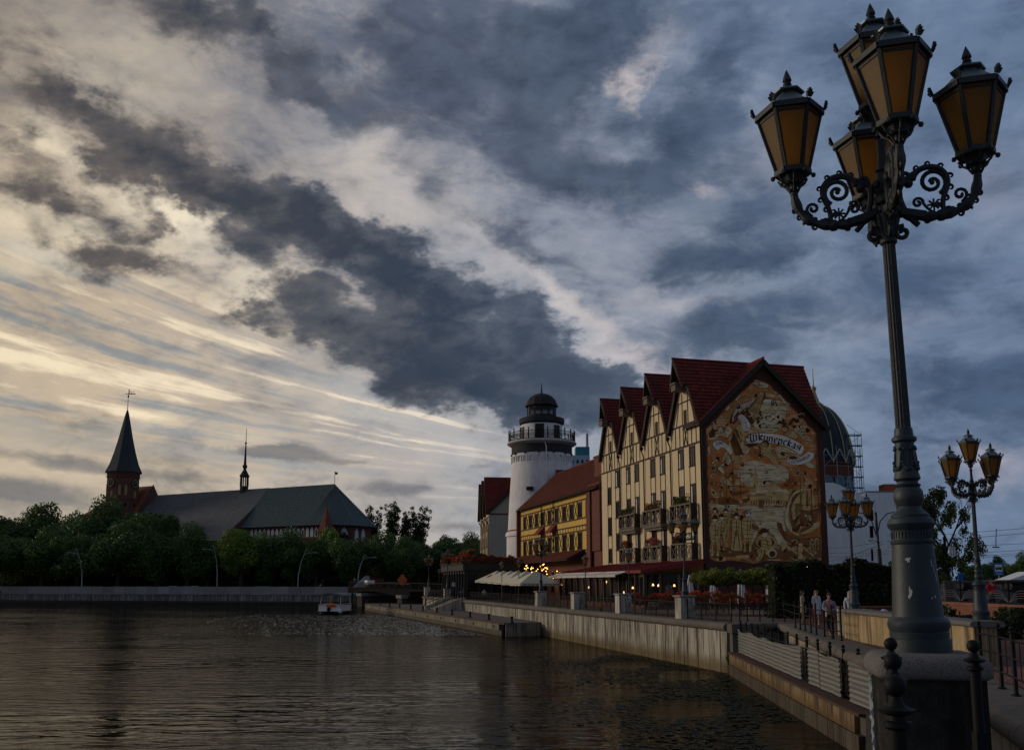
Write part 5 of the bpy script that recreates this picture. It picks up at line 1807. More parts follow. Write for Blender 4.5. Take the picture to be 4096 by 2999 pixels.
townsman(405, 600, 1000, 110, False, 7)
townsman(262, 588, 1000, 100, False, 7)
townsman(350, 670, 1160, 130, False, 9)
townsman(262, 690, 1235, 140, False, 11)
townsman(545, 655, 1170, 120, True, 9)
townsman(690, 620, 1180, 140, False, 10)
townsman(1540, 985, 1160, 70, False, 6)
townsman(1605, 975, 1150, 70, False, 6)
paint("painted_wig", [[(630, 720), (640, 640), (690, 622), (715, 650), (735, 740), (715, 720), (700, 660), (670, 650), (655, 730)]], P_pale, m2, 15, 1)
paint("painted_arm", [[(750, 800), (830, 840), (850, 870), (800, 890), (740, 860)], line([(832, 860), (835, 920)], 8), line([(335, 930), (395, 1170)], 8)], P_brown, m2, 15, 0)
paint("painted_sailor", [[(800, 1000), (880, 945), (1000, 950), (1078, 1040), (1062, 1110), (1000, 1185), (860, 1125), (785, 1060)], [(840, 1120), (915, 1140), (900, 1225), (850, 1300), (790, 1305), (850, 1210), (800, 1180)], [(940, 1140), (1000, 1180), (960, 1230), (920, 1200)]], P_mid, m2, 8, 1)
paint("painted_face", [disc(922, 950, 36), disc(1020, 1200, 62)], P_light, m2, 9, 1)
paint("painted_hat", [[(818, 945), (855, 925), (865, 875), (930, 858), (945, 890), (970, 870), (975, 905), (940, 925), (880, 930)], disc(1018, 1205, 44), line([(860, 1010), (830, 1080), (870, 1110)], 10), line([(1000, 990), (1050, 1050), (1010, 1110)], 10), line([(900, 1000), (950, 1010), (960, 1120)], 8), line([(870, 1150), (880, 1210), (840, 1270)], 9)], P_dark, m2, 10, 1)

# a dense web of pen strokes: curls, hatching and folds over the whole sheet
rp = random.Random(21)
curl_d, curl_l, hat = [], [], []
def in_poly(p, poly):
    c = False
    for (x1, y1), (x2, y2) in zip(poly, poly[1:] + poly[:1]):
        if (y1 > p[1]) != (y2 > p[1]) and p[0] < (x2 - x1) * (p[1] - y1) / (y2 - y1) + x1:
            c = not c
    return c
inner = [(650, 20), (1230, 40), (1230, 1060), (780, 1050), (560, 560), (540, 150)]
rib = lambda x, y: (650 < x < 1600 and up(1085) < y < up(1520)) or (215 < x < 500 and up(1180) < y < up(1400))
for _try in range(1500):
    if len(curl_d) > 150:
        break
    x, y = rp.uniform(190, 1650), rp.uniform(up(520), 1270)

    if not in_poly((x, y), [(150, -1500), (-100, -400), (150, 1300), (1680, 1300), (1600, -450), (900, -1100)]) or rib(x, y) or (in_poly((x, y), inner) and rp.random() < .8):
        continue
    hw = 760 * max(0.0, min(1.0, (y - up(430)) / 620.0))
    if abs(x - 900) > hw * .92 + 20:
        continue
    a0, r0, tn = rp.uniform(0, 6.28), rp.uniform(14, 48), rp.choice((-1, 1)) * rp.uniform(.4, 1.1)
    pts = []
    for q in range(9):
        f = q / 8
        r_ = r0 * (1 - .75 * f)
        pts.append((x + r_ * 1.2 * math.cos(a0 + tn * 6.28 * f), y + r_ * math.sin(a0 + tn * 6.28 * f)))
    (curl_d if len(curl_d) <= len(curl_l) else curl_l).append(line(pts, rp.uniform(4, 8)))
for k in range(170):
    x, y = rp.uniform(560, 1240), rp.uniform(-10, 330) if k % 2 else rp.uniform(560, 960)
    if in_poly((x, y), inner):
        hat.append(line([(x, y), (x + rp.uniform(30, 110), y + rp.uniform(-4, 4))], rp.uniform(2.5, 5)))
for k in range(60):
    x, y = rp.uniform(860, 1200), rp.uniform(up(690), up(1080))
    hat.append(line([(x, y), (x + rp.uniform(25, 90), y + rp.uniform(-4, 4))], rp.uniform(2.5, 5)))
paint("painted_curl", curl_d, P_dark, m2, 4.6, 0)
paint("painted_curl", curl_l, P_light, m2, 4.8, 0)
paint("painted_hatching", hat, P_brown, m2, 3.6, 0)

# lettering
INK = mat("mural_ink", (0.022, 0.016, 0.014), 0.9, 0.2)
GL = {
    "Ш": (1.30, [[(.15, 1.25), (.15, .12)], [(.55, 1.25), (.55, .12)], [(.98, 1.25), (.98, .12)], [(.0, .22), (.28, .0), (1.12, .1)], [(-.3, 1.15), (-.38, .75), (-.15, .6), (.05, .8)], [(.1, -.2), (.45, -.28), (.85, -.12)]]),
    "к": (.66, [[(.12, 1.32), (.12, 0)], [(.12, .62), (.36, .95), (.5, .78), (.22, .5), (.52, 0)]]),
    "и": (.78, [[(.12, 1), (.12, .14), (.28, 0), (.55, .25)], [(.56, 1), (.56, .12), (.7, 0)]]),
    "п": (.78, [[(.12, 1), (.12, 0)], [(.12, .8), (.34, 1), (.56, .82), (.56, 0)]]),
    "е": (.64, [[(.48, .14), (.3, 0), (.12, .18), (.12, .82), (.32, 1), (.48, .78), (.18, .48)]]),
    "р": (.76, [[(.12, 1), (.12, -.45)], [(.12, .82), (.36, 1), (.56, .8), (.56, .2), (.36, 0), (.14, .12)]]),
    "с": (.62, [[(.48, .82), (.3, 1), (.12, .8), (.12, .2), (.3, 0), (.48, .14)]]),
    "а": (.76, [[(.14, .85), (.36, 1), (.54, .82), (.54, .12), (.66, 0)], [(.54, .52), (.24, .44), (.12, .22), (.28, 0), (.52, .16)]]),
    "я": (.74, [[(.58, 1.05), (.58, 0)], [(.58, .98), (.28, .96), (.12, .74), (.3, .5), (.56, .5)], [(.36, .48), (.08, 0)]]),
    "Г": (.62, [[(.1, 0), (.1, 1), (.5, 1)]]), "О": (.8, [[(.4, 1), (.1, .7), (.1, .3), (.4, 0), (.7, .3), (.7, .7), (.4, 1)]]),
    "С": (.72, [[(.6, .85), (.35, 1), (.1, .7), (.1, .3), (.35, 0), (.6, .15)]]), "Т": (.66, [[(0, 1), (.6, 1)], [(.3, 1), (.3, 0)]]),
    "И": (.78, [[(.1, 1), (.1, 0), (.62, 1), (.62, 0)]]), "Н": (.78, [[(.1, 1), (.1, 0)], [(.62, 1), (.62, 0)], [(.1, .5), (.62, .5)]]),
    "Ц": (.82, [[(.1, 1), (.1, 0), (.7, 0), (.7, -.18)], [(.6, 1), (.6, 0)]]), "А": (.74, [[(.02, 0), (.34, 1), (.66, 0)], [(.14, .36), (.54, .36)]]),
    "2": (.66, [[(.08, .8), (.3, 1), (.5, .8), (.1, .05), (.56, .0)]]), "0": (.66, [[(.3, 1), (.08, .7), (.08, .3), (.3, 0), (.52, .3), (.52, .7), (.3, 1)]]),
    "7": (.62, [[(.04, .95), (.52, 1), (.22, 0)]]), "г": (.42, [[(.08, 0), (.08, .6), (.36, .62)]]), ".": (.25, [[(.08, 0), (.12, .06)]]), " ": (.25, []),
}


def lettering(text, base, size, nib, name, f=m1):
    """Broad-pen letters set along a baseline on the ribbon."""
    seg = []
    for a, b in zip(base, base[1:]):
        seg.append((a, b, math.hypot(b[0] - a[0], b[1] - a[1])))
    tot = sum(s[2] for s in seg)
    adv = sum(GL[c][0] for c in text)
    k = tot / adv
    def place(x, y):
        d = x * k
        for a, b, l in seg:
            if d <= l or (a, b, l) == seg[-1]:
                t_ = d / l
                ux, uy = (b[0] - a[0]) / l, (b[1] - a[1]) / l
                px, py = a[0] + (b[0] - a[0]) * t_, a[1] + (b[1] - a[1]) * t_
                return px + uy * y * size, py - ux * y * size
            d -= l
    x = 0.0
    for c in text:
        polys = []
        for st_ in GL[c][1]:
            for p, q in zip(st_, st_[1:]):
                n = 3
                for i in range(n):
                    a = (p[0] + (q[0] - p[0]) * i / n, p[1] + (q[1] - p[1]) * i / n)
                    b = (p[0] + (q[0] - p[0]) * (i + 1) / n, p[1] + (q[1] - p[1]) * (i + 1) / n)
                    w = [(a[0] - nib[0], a[1] - nib[1]), (a[0] + nib[0], a[1] + nib[1]), (b[0] + nib[0], b[1] + nib[1]), (b[0] - nib[0], b[1] - nib[1])]
                    dx, dy = b[0] - a[0], b[1] - a[1]
                    nl = math.hypot(dx, dy) or 1
                    if abs(dx * nib[1] - dy * nib[0]) / nl < 0.035:      # stroke along the nib: give it the pen's thickness
                        ex, ey = -dy / nl * .04, dx / nl * .04
                        w = [(a[0] - ex, a[1] - ey), (a[0] + ex, a[1] + ey), (b[0] + ex, b[1] + ey), (b[0] - ex, b[1] - ey)]
                    polys.append([place(x + e[0], e[1]) for e in w])
        if polys:
            paint(name, polys, INK, f, 12, 0)
        x += GL[c][0]


lettering("Шкиперская", [(722, 1202), (880, 1192), (1050, 1225), (1200, 1262), (1385, 1330)], 68, (.085, .06), "letter")
lettering("ГОСТИНИЦА", [(1235, 1498), (1330, 1500), (1430, 1462), (1525, 1398)], 42, (.05, .05), "letter")
lettering("2007 г.", [(272, 1262), (330, 1246), (375, 1256), (425, 1310)], 42, (.045, .045), "letter")
# ------------------------------------------------------------------ yellow half-timbered house
YO = HO + EF * 27.6
ye = T("yellow_house", "yellow half-timbered house with red tiled roof between hotel and lighthouse", "house", YO, HR)
YL, YD, YR = 29.0, 10.4, 19.5
yw = MB()
yw.bx(0, YL, -.3, 0, 7.75, 14.7)
yw.bx(0, YL, -YD, -YD + .3, 2.3, 14.7)
yw.obj("wall", M_yellow, ye)
bw_ = MB()
bw_.bx(-3.7, YL, -.4, .04, 2.3, 7.74)
bw_.bx(-3.75, -.02, -.6, .22, 7.75, 14.9)
bw_.bx(-1.2, -.03, .2, .42, 2.3, 14.2)
bw_.bx(YL + .02, YL + .35, -YD, .5, 2.3, 14.4)
bw_.obj("brick_front", M_brick, ye)
# stepped parapet of the far gable
for i, (a, b, z) in enumerate(((1.3, 2.9, 15.6), (2.0, 3.2, 16.3), (3.2, 4.25, 17.6), (4.25, 5.2, 18.9), (5.2, 6.7, 20.2), (6.7, 7.8, 18.9), (7.8, 8.8, 17.4))):
    MB().bx(YL - .1, YL + .3, -b, -a - .005, 14.2, z).obj("parapet_step", M_brick, ye)
rs = math.hypot(YD / 2 + .5, YR - 14.4)
dk = MB()
for sg in (1, -1):
    dk.prism([(-3.6, -YD / 2, YR - .2), (-3.6, -YD / 2 + sg * (YD / 2 + .5), 14.2), (-3.6, -YD / 2 + sg * (YD / 2 + .5), 14.36), (-3.6, -YD / 2, YR)], (YL + 3.5, 0, 0))
dk.obj("roof_deck", M_timber, ye)
M_tile2 = mat("brown_red_roof_tile", (0.125, 0.032, 0.02), 0.75, 0.45, 1.0, 0.3, 10.0)
tiled_slope(ye, (-3.6, .52, 14.38), (1, 0, 0), Vector((0, -(YD / 2 + .5), YR - 14.36)).normalized(), YL + 3.5, rs, M_tile2)
MB().tube([(-3.6, -YD / 2, YR + .05), (YL, -YD / 2, YR + .05)], .12, 8).obj("ridge", M_tile, ye)
MB().tube([(-3.6, .58, 14.25), (YL + .3, .58, 14.25)], .09, 6).obj("gutter", M_black, ye)
ch = MB().bx(-.9, 1.7, -2.6, -1.2, 14.5, 18.1)
ch.bx(-1.0, 1.8, -2.7, -1.1, 18.1, 18.3)
ch.obj("chimney", M_brick, ye)
for z in (13.55, 11.5, 10.72, 10.15, 8.0):
    beam_part((0.05, z), (YL - .05, z), .15, ye)
xs = [54.3, 51.4, 48.45, 45.5, 42.6, 39.65, 36.65, 33.85, 30.9, 28.3]
for k, c in enumerate(xs):
    c -= 27.6
    wdt = 1.25 if k < 9 else .9
    for (z0, z1, e0, e1) in ((11.72, 13.3, 11.58, 13.47), (8.15, 9.98, 8.08, 10.07)):
        if z0 < 9 and k == 9:
            continue
        window_part(ye, c, z0, z1, wdt, .0)
        for e in (-wdt / 2 - .1, wdt / 2 + .1):
            beam_part((c + e, e0), (c + e, e1), .09, ye, y=-.008)
        if k < 8:
            xa, xb = c - wdt / 2 - .2, xs[k + 1] - 27.6 + wdt / 2 + .2
            beam_part((xa, e0), (xb, e1), .07, ye)
            beam_part((xb, e0), (xa, e1), .07, ye, y=.012)
for k in range(28):
    if 0.3 + k * 1.04 < YL:
        beam_part((.3 + k * 1.04, 10.22), (.3 + k * 1.04, 10.65), .08, ye, y=-.006)
# small tiled canopies half way up and pent roof over the ground floor
for c in (12.0, 17.2):
    MB().prism([(c, .05, 11.5), (c, .9, 10.5), (c, .9, 10.35), (c, .05, 10.6)], (2.2, 0, 0)).obj("canopy", M_tile, ye)
    MB().tube([(c + 1.2, .12, 14.1), (c + 1.2, .12, 8.2)], .07, 6).obj("rain_pipe", M_black, ye)
pr_u = Vector((0, -2.0, 1.0)).normalized()
MB().prism([(1.6, .05, 8.0), (1.6, 2.1, 6.95), (1.6, 2.1, 6.85), (1.6, .05, 7.75)], (YL - 1.5, 0, 0)).obj("pent_deck", M_timber, ye)
tiled_slope(ye, (1.6, 2.15, 6.98), (1, 0, 0), Vector((0, -2.1, 1.06)).normalized(), YL - 1.5, 2.3, M_tile2)
for k in range(9):
    x = 1.3 + k * 3.1
    m_ = MB()
    pts = [(x - .55, .06, 3.4), (x + .55, .06, 3.4), (x + .55, .06, 5.3)] + [(x + .55 * math.cos(a), .06, 5.3 + .6 * math.sin(a)) for a in (R(30), R(60), R(90), R(120), R(150))] + [(x - .55, .06, 5.3)]
    m_.prism(pts, (0, .03, 0))
    m_.obj("arched_window", M_glass, ye)
# garland of warm bulbs under the pent roof
M_bulb = mat("lit_bulb", (1.0, 0.46, 0.10), 0.5, 0.05, emit=6.0)
bl = T("light_string", "string of glowing warm bulbs under the pent roof of the yellow house", "light string", YO, HR)
bm1 = MB().ball((0, 0, 0), .06, 6, 4).mesh("bulb", M_bulb, True)
rnd = random.Random(5)
wire = []
for k in range(34):
    x = 8.0 + 13.5 * k / 33
    z = 6.15 + .35 * math.sin(k * 1.1) + rnd.uniform(-.3, .25) + (k / 33 - .5) * .1
    link("bulb", bm1, bl, (x, 2.3 + rnd.uniform(-.6, .5), z))
    wire.append((x, 2.3, z + .1))
for q in ((9.5, 4.6), (12.5, 4.4), (9.2, 3.6), (15.2, 4.9), (19, 4.3), (11.0, 5.2)):
    link("bulb", bm1, bl, (q[0], .35, q[1] + .6))
MB().tube(wire, .015, 4).obj("wire", M_black, bl)

# ------------------------------------------------------------------ lighthouse
LC = Vector((4.37, 135.0, 0))
lh = T("lighthouse", "white lighthouse tower with railed gallery and dark domed lantern room", "lighthouse", LC)
N = 48
MB().lathe([(5.15, 2.3), (5.15, 10.9), (5.0, 11.0), (4.98, 11.6), (4.73, 16.7), (4.45, 21.0), (4.33, 22.9)], N).obj("tower", M_white, lh, 30)
MB().lathe([(5.16, 10.95), (5.32, 11.05), (5.32, 11.35), (5.2, 11.6), (5.0, 11.75)], N).obj("string_course", M_white, lh, 30)
MB().lathe([(4.95, 11.77), (5.15, 11.80), (4.9, 12.0)], N).obj("tile_band", mat("terracotta", (0.35, 0.13, 0.07), 0.8, 0.3), lh)
M_dband = mat("charcoal_band", (0.035, 0.037, 0.04), 0.8, 0.3, 2.0)
MB().lathe([(4.34, 22.92), (4.44, 22.95), (4.44, 24.2), (4.3, 24.25)], N).obj("dark_band", M_dband, lh, 30)
MB().lathe([(4.45, 24.1), (5.08, 24.45), (5.1, 24.6), (5.0, 24.72), (3.0, 24.72)], N).obj("gallery_floor", mat("gallery_stone", (0.45, 0.43, 0.42), 0.8, 0.15), lh, 30)
for k in range(26):
    a = 2 * PI * k / 26
    rr = 4.40
    mm = MB()
    w = .40
    arc = [(-w, -.55), (-w, 0)] + [(-w * math.cos(R(q)), w * math.sin(R(q))) for q in (45, 90, 135)] + [(w, 0), (w, -.55), (w - .14, -.55), (w - .14, 0)] + [((w - .14) * math.cos(R(q)), (w - .14) * math.sin(R(q))) for q in (45, 90, 135)] + [(-w + .14, 0), (-w + .14, -.55)]
    mm.prism([(rr * math.cos(a) - p[0] * math.sin(a), rr * math.sin(a) + p[0] * math.cos(a), 22.25 + p[1]) for p in arc], (.12 * math.cos(a), .12 * math.sin(a), 0))
    mm.obj("corbel_arch", M_white, lh)
for k in range(13):
    a = 2 * PI * (k + .5) / 13
    MB().box((4.42 * math.cos(a), 4.42 * math.sin(a), 22.85), (.3, .25, .25), a).obj("corbel", M_dband, lh)
MB().lathe([(3.0, 24.7), (3.0, 27.3), (2.95, 27.5)], N).obj("upper_drum", M_white, lh, 30)
MB().lathe([(3.0, 27.3), (3.3, 27.55), (3.35, 27.9), (3.3, 28.25), (2.2, 28.42)], N).obj("upper_ring", M_dband, lh, 30)
MB().lathe([(2.1, 28.4), (2.1, 28.75), (2.05, 28.8)], 24).obj("parapet", M_timber, lh)
for k in range(12):
    a = 2 * PI * k / 12
    MB().box((2.05 * math.cos(a), 2.05 * math.sin(a), 29.4), (.16, .16, 1.4), a).obj("mullion", M_timber, lh)
    a2 = a + PI / 12
    MB().box((2.0 * math.cos(a2), 2.0 * math.sin(a2), 29.95), (.06, 1.0, .1), a2).obj("transom", M_timber, lh)
M_pane = bpy.data.materials.new("clear_pane")
M_pane.use_nodes = True
t_ = M_pane.node_tree
p_ = t_.nodes["Principled BSDF"]
p_.inputs["Roughness"].default_value = 0.03
p_.inputs["Base Color"].default_value = (0.02, 0.022, 0.025, 1)
p_.inputs["Alpha"].default_value = 0.25
for k in range(12):
    a2 = 2 * PI * (k + .5) / 12
    MB().box((2.0 * math.cos(a2), 2.0 * math.sin(a2), 29.4), (.012, .92, 1.3), a2).obj("pane", M_pane, lh)
MB().lathe([(2.0, 30.08), (2.45, 30.12), (2.48, 30.2), (2.3, 30.5), (2.1, 31.05), (1.7, 31.55), (1.1, 31.9), (.5, 32.08), (.16, 32.15), (.12, 32.4), (.02, 33.7)], 12).obj("dome", mat("brown_dome", (0.032, 0.026, 0.024), 0.75, 0.3, 1.5, 0.2), lh, 20)
for z in (24.8, 25.95):
    MB().tube([(4.85 * math.cos(2 * PI * q / 48), 4.85 * math.sin(2 * PI * q / 48), z) for q in range(49)], .045, 5).obj("rail", M_black, lh)
pan = MB()
for k in range(7):
    pan.beam((0, -.6 + .2 * k, 0), (0, -.6 + .2 * k, 1.15), .03, .03, (1, 0, 0))
for cy in (-.3, .3):
    pan.tube([(0, cy + .24 * math.cos(2 * PI * q / 10), .6 + .3 * math.sin(2 * PI * q / 10)) for q in range(11)], .03, 4)
    pan.tube([(0, cy + .1 * math.cos(2 * PI * q / 8), .6 + .1 * math.sin(2 * PI * q / 8)) for q in range(9)], .03, 4)
pm_ = pan.mesh("rail_panel", M_black)
ps_ = MB().bx(-.06, .06, -.06, .06, 0, 1.55).ball((0, 0, 1.62), .1, 6, 4).mesh("rail_post", M_black)
for k in range(22):
    a = 2 * PI * k / 22
    link("rail_post", ps_, lh, (4.85 * math.cos(a), 4.85 * math.sin(a), 24.72), a)
    a += PI / 22
    link("rail_panel", pm_, lh, (4.83 * math.cos(a), 4.83 * math.sin(a), 24.8), a)
M_door = mat("dark_door", (0.02, 0.017, 0.016), 0.5, 0.3)
for (az_, z0, w, h, r_) in ((-98, 24.75, 1.3, 2.4, 3.0), (-45, 24.75, 1.1, 2.3, 3.0), (-160, 24.75, 1.0, 2.2, 3.0), (-62, 16.9, .95, 2.2, 4.7)):
    a = R(az_)
    MB().box((r_ * math.cos(a), r_ * math.sin(a), z0 + h / 2), (.12, w, h), a).obj("door" if z0 > 20 else "window", M_door, lh)
for (az_, w) in ((-122, 1.7), (-160, 1.5)):
    a = R(az_)
    c_, s_ = math.cos(a), math.sin(a)
    shp = lambda w, h: [(-w / 2, 2.3), (w / 2, 2.3), (w / 2, 6.8)] + [(w / 2 * math.cos(R(q)), 6.8 + w / 2 * math.sin(R(q)) * h) for q in (30, 60, 90, 120, 150)] + [(-w / 2, 6.8)]
    for (nm, w_, dd, m__) in (("door_surround", w + .8, 5.1, M_brick2), ("door", w, 5.18, M_door)):
        MB().prism([(dd * c_ - p[0] * s_, dd * s_ + p[0] * c_, p[1]) for p in shp(w_, 1)], (.1 * c_, .1 * s_, 0)).obj(nm, m__, lh)
a = R(-84)
MB().tube([(4.5 * math.cos(a - .06), 4.5 * math.sin(a - .06), 24.4), (4.55 * math.cos(a), 4.55 * math.sin(a), 23.6), (5.12 * math.cos(a), 5.12 * math.sin(a), 12.5)], .08, 6).obj("downpipe", M_white_p, lh)
MB().box((4.95 * math.cos(R(-112)), 4.95 * math.sin(R(-112)), 17.6), (.5, .9, .5), R(-112)).obj("floodlight", M_black, lh)

# ------------------------------------------------------------------ second gabled house left of the lighthouse
O2 = Vector((-3.91, 158.0, 0))
lb = T("grey_house", "grey plastered gabled house with red roof left of the lighthouse", "house", O2, frame(None, (-.118, 1)))
ZE2, ZR2, D2 = 15.9, 22.5, 11.0
wl = MB()
wl.prism([(0, 0, 2.3), (0, 0, ZE2 + .25), (0, -D2 / 2, 21.4), (0, -D2, ZE2 + .25), (0, -D2, 2.3)], (.4, 0, 0))
wl.obj("side_wall", M_grey, lb)
fr = MB()
fr.bx(.42, 17.6, -.3, 0, 2.3, ZE2)
for i in range(3):
    fr.prism([(.05 + i * 5.85, -.3, ZE2), (5.9 + i * 5.85, -.3, ZE2), (2.97 + i * 5.85, -.3, ZR2 - .2)], (0, .3, 0))
fr.bx(.42, 17.6, -D2, -D2 + .3, 2.3, ZE2)
fr.obj("wall", M_cream, lb)
for i in range(3):
    x0 = i * 5.85
    xm, half = x0 + 2.92, 2.92
    dk = MB()
    for sg in (-1, 1):
        xe = xm + sg * half
        dk.prism([(xm, .6, ZR2), (xe, .5, ZE2), (xe, .5, ZE2 + .12), (xm, .6, ZR2 + .18)], (0, -D2 - 1, 0))
    dk.obj("roof_deck", M_timber, lb)
    sl = math.hypot(half, ZR2 - ZE2)
    tiled_slope(lb, (x0, .55, ZE2 + .13), (0, -1, 0), Vector((half / sl, 0, (ZR2 - ZE2) / sl)), D2 + .9, sl)
    vb = MB()
    for sg in (-1, 1):
        vb.beam((xm, .56, ZR2 - .05), (xm + sg * half, .5, ZE2 - .05), .08, .4)
    vb.obj("verge_board", M_timber, lb)
    for c in (xm - 1.2, xm + 1.2):
        for z in (4.5, 7.5, 10.6, 13.4):
            window_part(lb, c, z, z + 1.7, .95)
        for e in (-.6, .6):
            beam_part((c + e, 3), (c + e, ZE2 - .1), .1, lb)
    beam_part((x0 + .1, 15.6), (x0 + 5.8, 15.6), .16, lb)
    MB().tube([(x0 + .05, .75, ZE2 - .1), (x0 + .05, .7, ZE2 - .7), (x0 + .05, .12, ZE2 - 1.6), (x0 + .05, .1, 3)], .09, 5).obj("rain_pipe", M_black, lb)
vb = MB()
dk = MB()
for sg in (1, -1):
    yy = -D2 / 2 + sg * (D2 / 2 + .45)
    vb.beam((-.35, -D2 / 2, 21.6), (-.35, yy, ZE2 + .1), .1, .5)
    dk.prism([(-.3, -D2 / 2, 21.7), (-.3, yy, ZE2 + .2), (-.3, yy, ZE2 + .36), (-.3, -D2 / 2, 21.9)], (2.6, 0, 0))
vb.obj("verge_board", M_timber, lb)
dk.obj("gable_roof", M_tile, lb)

# ------------------------------------------------------------------ dark café with flower boxes before the lighthouse
CO = Vector((-6.2, 119.0, 0))
M_cafe = mat("dark_cafe_panels", (0.035, 0.033, 0.034), 0.6, 0.3, 1.0)
cf = T("cafe_pavilion", "low dark café pavilion with flower boxes along its roof edge", "pavilion", CO, HR)
cb = MB()
cb.bx(0, 16, -7, 0, 6.0, 6.9)
cb.bx(.2, 15.8, -6.8, -.35, 2.4, 6.0)
cb.obj("body", M_cafe, cf)
MB().bx(1.5, 14, -7.5, -1.2, 6.9, 7.7).obj("upper_planter", mat("planter_brick", (0.16, 0.10, 0.07), 0.9, 0.3), cf)
for k in range(9):
    MB().bx(.2 + k * 1.75, .36 + k * 1.75, -.34, -.2, 2.4, 6.0).obj("column", M_black, cf)
    MB().bx(.5 + k * 1.75, 1.75 + k * 1.75, -.34, -.31, 2.7, 5.6).obj("pane", M_glass, cf)
for k in range(4):
    MB().bx(.17, .19, -.7 - k * 1.6, -2.0 - k * 1.6, 2.7, 5.6).obj("pane", M_glass, cf)

# ------------------------------------------------------------------ riverside pavilion in front of the hotel
pv_ = T("glass_pavilion", "glazed restaurant pavilion with a dark red lean-to roof below the hotel", "pavilion", HO, HR)
M_redroof = mat("dark_red_sheet_roof", (0.17, 0.018, 0.022), 0.5, 0.25, 1.5, 0.2, 30.0)
PO, PL = 5.26, 22.0
MB().prism([(-.05, .1, 6.15), (-.05, PO + .25, 5.3), (-.05, PO + .25, 5.36), (-.05, .1, 6.24)], (PL, 0, 0)).obj("roof", M_redroof, pv_)
rb = MB()
for k in range(int(PL / .22)):
    rb.beam((k * .22, .1, 6.25), (k * .22, PO + .25, 5.37), .05, .035)
o = rb.obj("roof_ribs", M_redroof, pv_)
o["kind"] = "stuff"
MB().bx(-.08, PL, PO + .25, PO + .31, 5.14, 5.37).obj("fascia", M_redroof, pv_)
MB().bx(-.12, -.06, .1, PO + .3, 5.05, 5.12).obj("end_beam", M_timber, pv_)
MB().prism([(-.08, .1, 5.9), (-.08, PO + .3, 5.12), (-.08, PO + .3, 5.37), (-.08, .1, 6.22)], (-.05, 0, 0)).obj("end_fascia", M_redroof, pv_)
MB().bx(0, PL, .15, PO, 2.3, 2.75).obj("plinth", M_brick, pv_)
npost = 13
for k in range(npost):
    x = k * (PL - .2) / (npost - 1)
    MB().bx(x, x + .2, PO - .2, PO, 2.75, 5.15).obj("column", mat("brown_column", (0.05, 0.028, 0.022), 0.6, 0.3), pv_)
    if k < npost - 1:
        w = (PL - .2) / (npost - 1)
        MB().bx(x + .22, x + w - .02, PO - .1, PO - .07, 2.76, 5.1).obj("pane", M_pane, pv_)
        MB().bx(x + .25, x + .45, PO - .32, PO - .28, 2.8, 5.0).obj("curtain", mat("beige_curtain", (0.35, 0.29, 0.19), 0.9, 0.25, 4.0), pv_)
        MB().bx(x + w - .2, x + w - .04, PO - .32, PO - .28, 2.8, 5.0).obj("curtain", MATS["beige_curtain"], pv_)
        MB().prism([(x + .22, PO - .3, 5.1), (x + .22, PO - .3, 4.75), (x + w / 2, PO - .3, 4.9), (x + w - .02, PO - .3, 4.75), (x + w - .02, PO - .3, 5.1)], (0, .02, 0)).obj("valance", MATS["beige_curtain"], pv_)
for k in range(3):
    y = .3 + k * 1.6
    MB().bx(.0, .14, y, y + .16, 2.75, 5.2).obj("column", MATS["brown_column"], pv_)
    MB().bx(.05, .08, y + .18, y + 1.58, 2.76, 5.1).obj("pane", M_pane, pv_)
    MB().bx(.2, .23, y + .22, y + .42, 2.8, 5.0).obj("curtain", MATS["beige_curtain"], pv_)
MB().bx(-.1, PL, .2, .3, 2.7, 5.2).obj("back_wall", M_timber, pv_)
for i in range(4):
    x0 = 3.0 + i * 4.75
    a_ = MB().prism([(x0, PO + .35, 5.2), (x0, PO + 1.25, 4.98), (x0, PO + 1.25, 5.03), (x0, PO + .35, 5.26)], (4.6, 0, 0))
    a_.tube([(x0, PO + .33, 5.25), (x0 + 4.6, PO + .33, 5.25)], .08, 6)
    a_.bx(x0, x0 + 4.6, PO + 1.2, PO + 1.26, 4.86, 5.02)
    a_.obj("awning", mat("pale_awning", (0.48, 0.45, 0.42), 0.7, 0.15), pv_)
warm = mat("lamp_glow", (1.0, 0.5, 0.14), 0.5, 0.05, emit=4.0)
LL_ = ["left warm lamp of the close pair inside the pavilion's end window", "right warm lamp of the close pair inside the pavilion's end window", "single warm lamp deep inside the pavilion's end", "warm lamp behind the front glass near the pavilion's near corner",
       "upper warm lamp behind the middle of the pavilion front", "lower warm lamp behind the middle of the pavilion front", "low warm lamp behind the left third of the pavilion front", "low warm lamp behind the pavilion front near the lantern post", "warm lamp nearest to the parasols behind the pavilion front"]
for li, (x, y, z) in enumerate(((2.0, 3.2, 4.2), (2.4, 3.5, 4.25), (1.2, 2.2, 4.2), (6.5, 3.6, 4.0), (12.3, 3.8, 4.5), (12.7, 3.8, 4.35), (15.5, 3.6, 3.4), (9.2, 3.4, 3.6), (18.0, 3.5, 4.0))):
    lp_ = T("hanging_lamp", "", "lamp")
    lp_.location = HO + EF * x - EN * y + Vector((0, 0, z))
    MB().lathe([(.10, -.1), (.05, .08)], 8).obj("lamp_shade", warm, lp_)
    MB().tube([(0, 0, .08), (0, 0, .9)], .012, 4).obj("cord", M_black, lp_)
    tag(lp_, LL_[li], "lamp", "lamps glowing inside the pavilion")

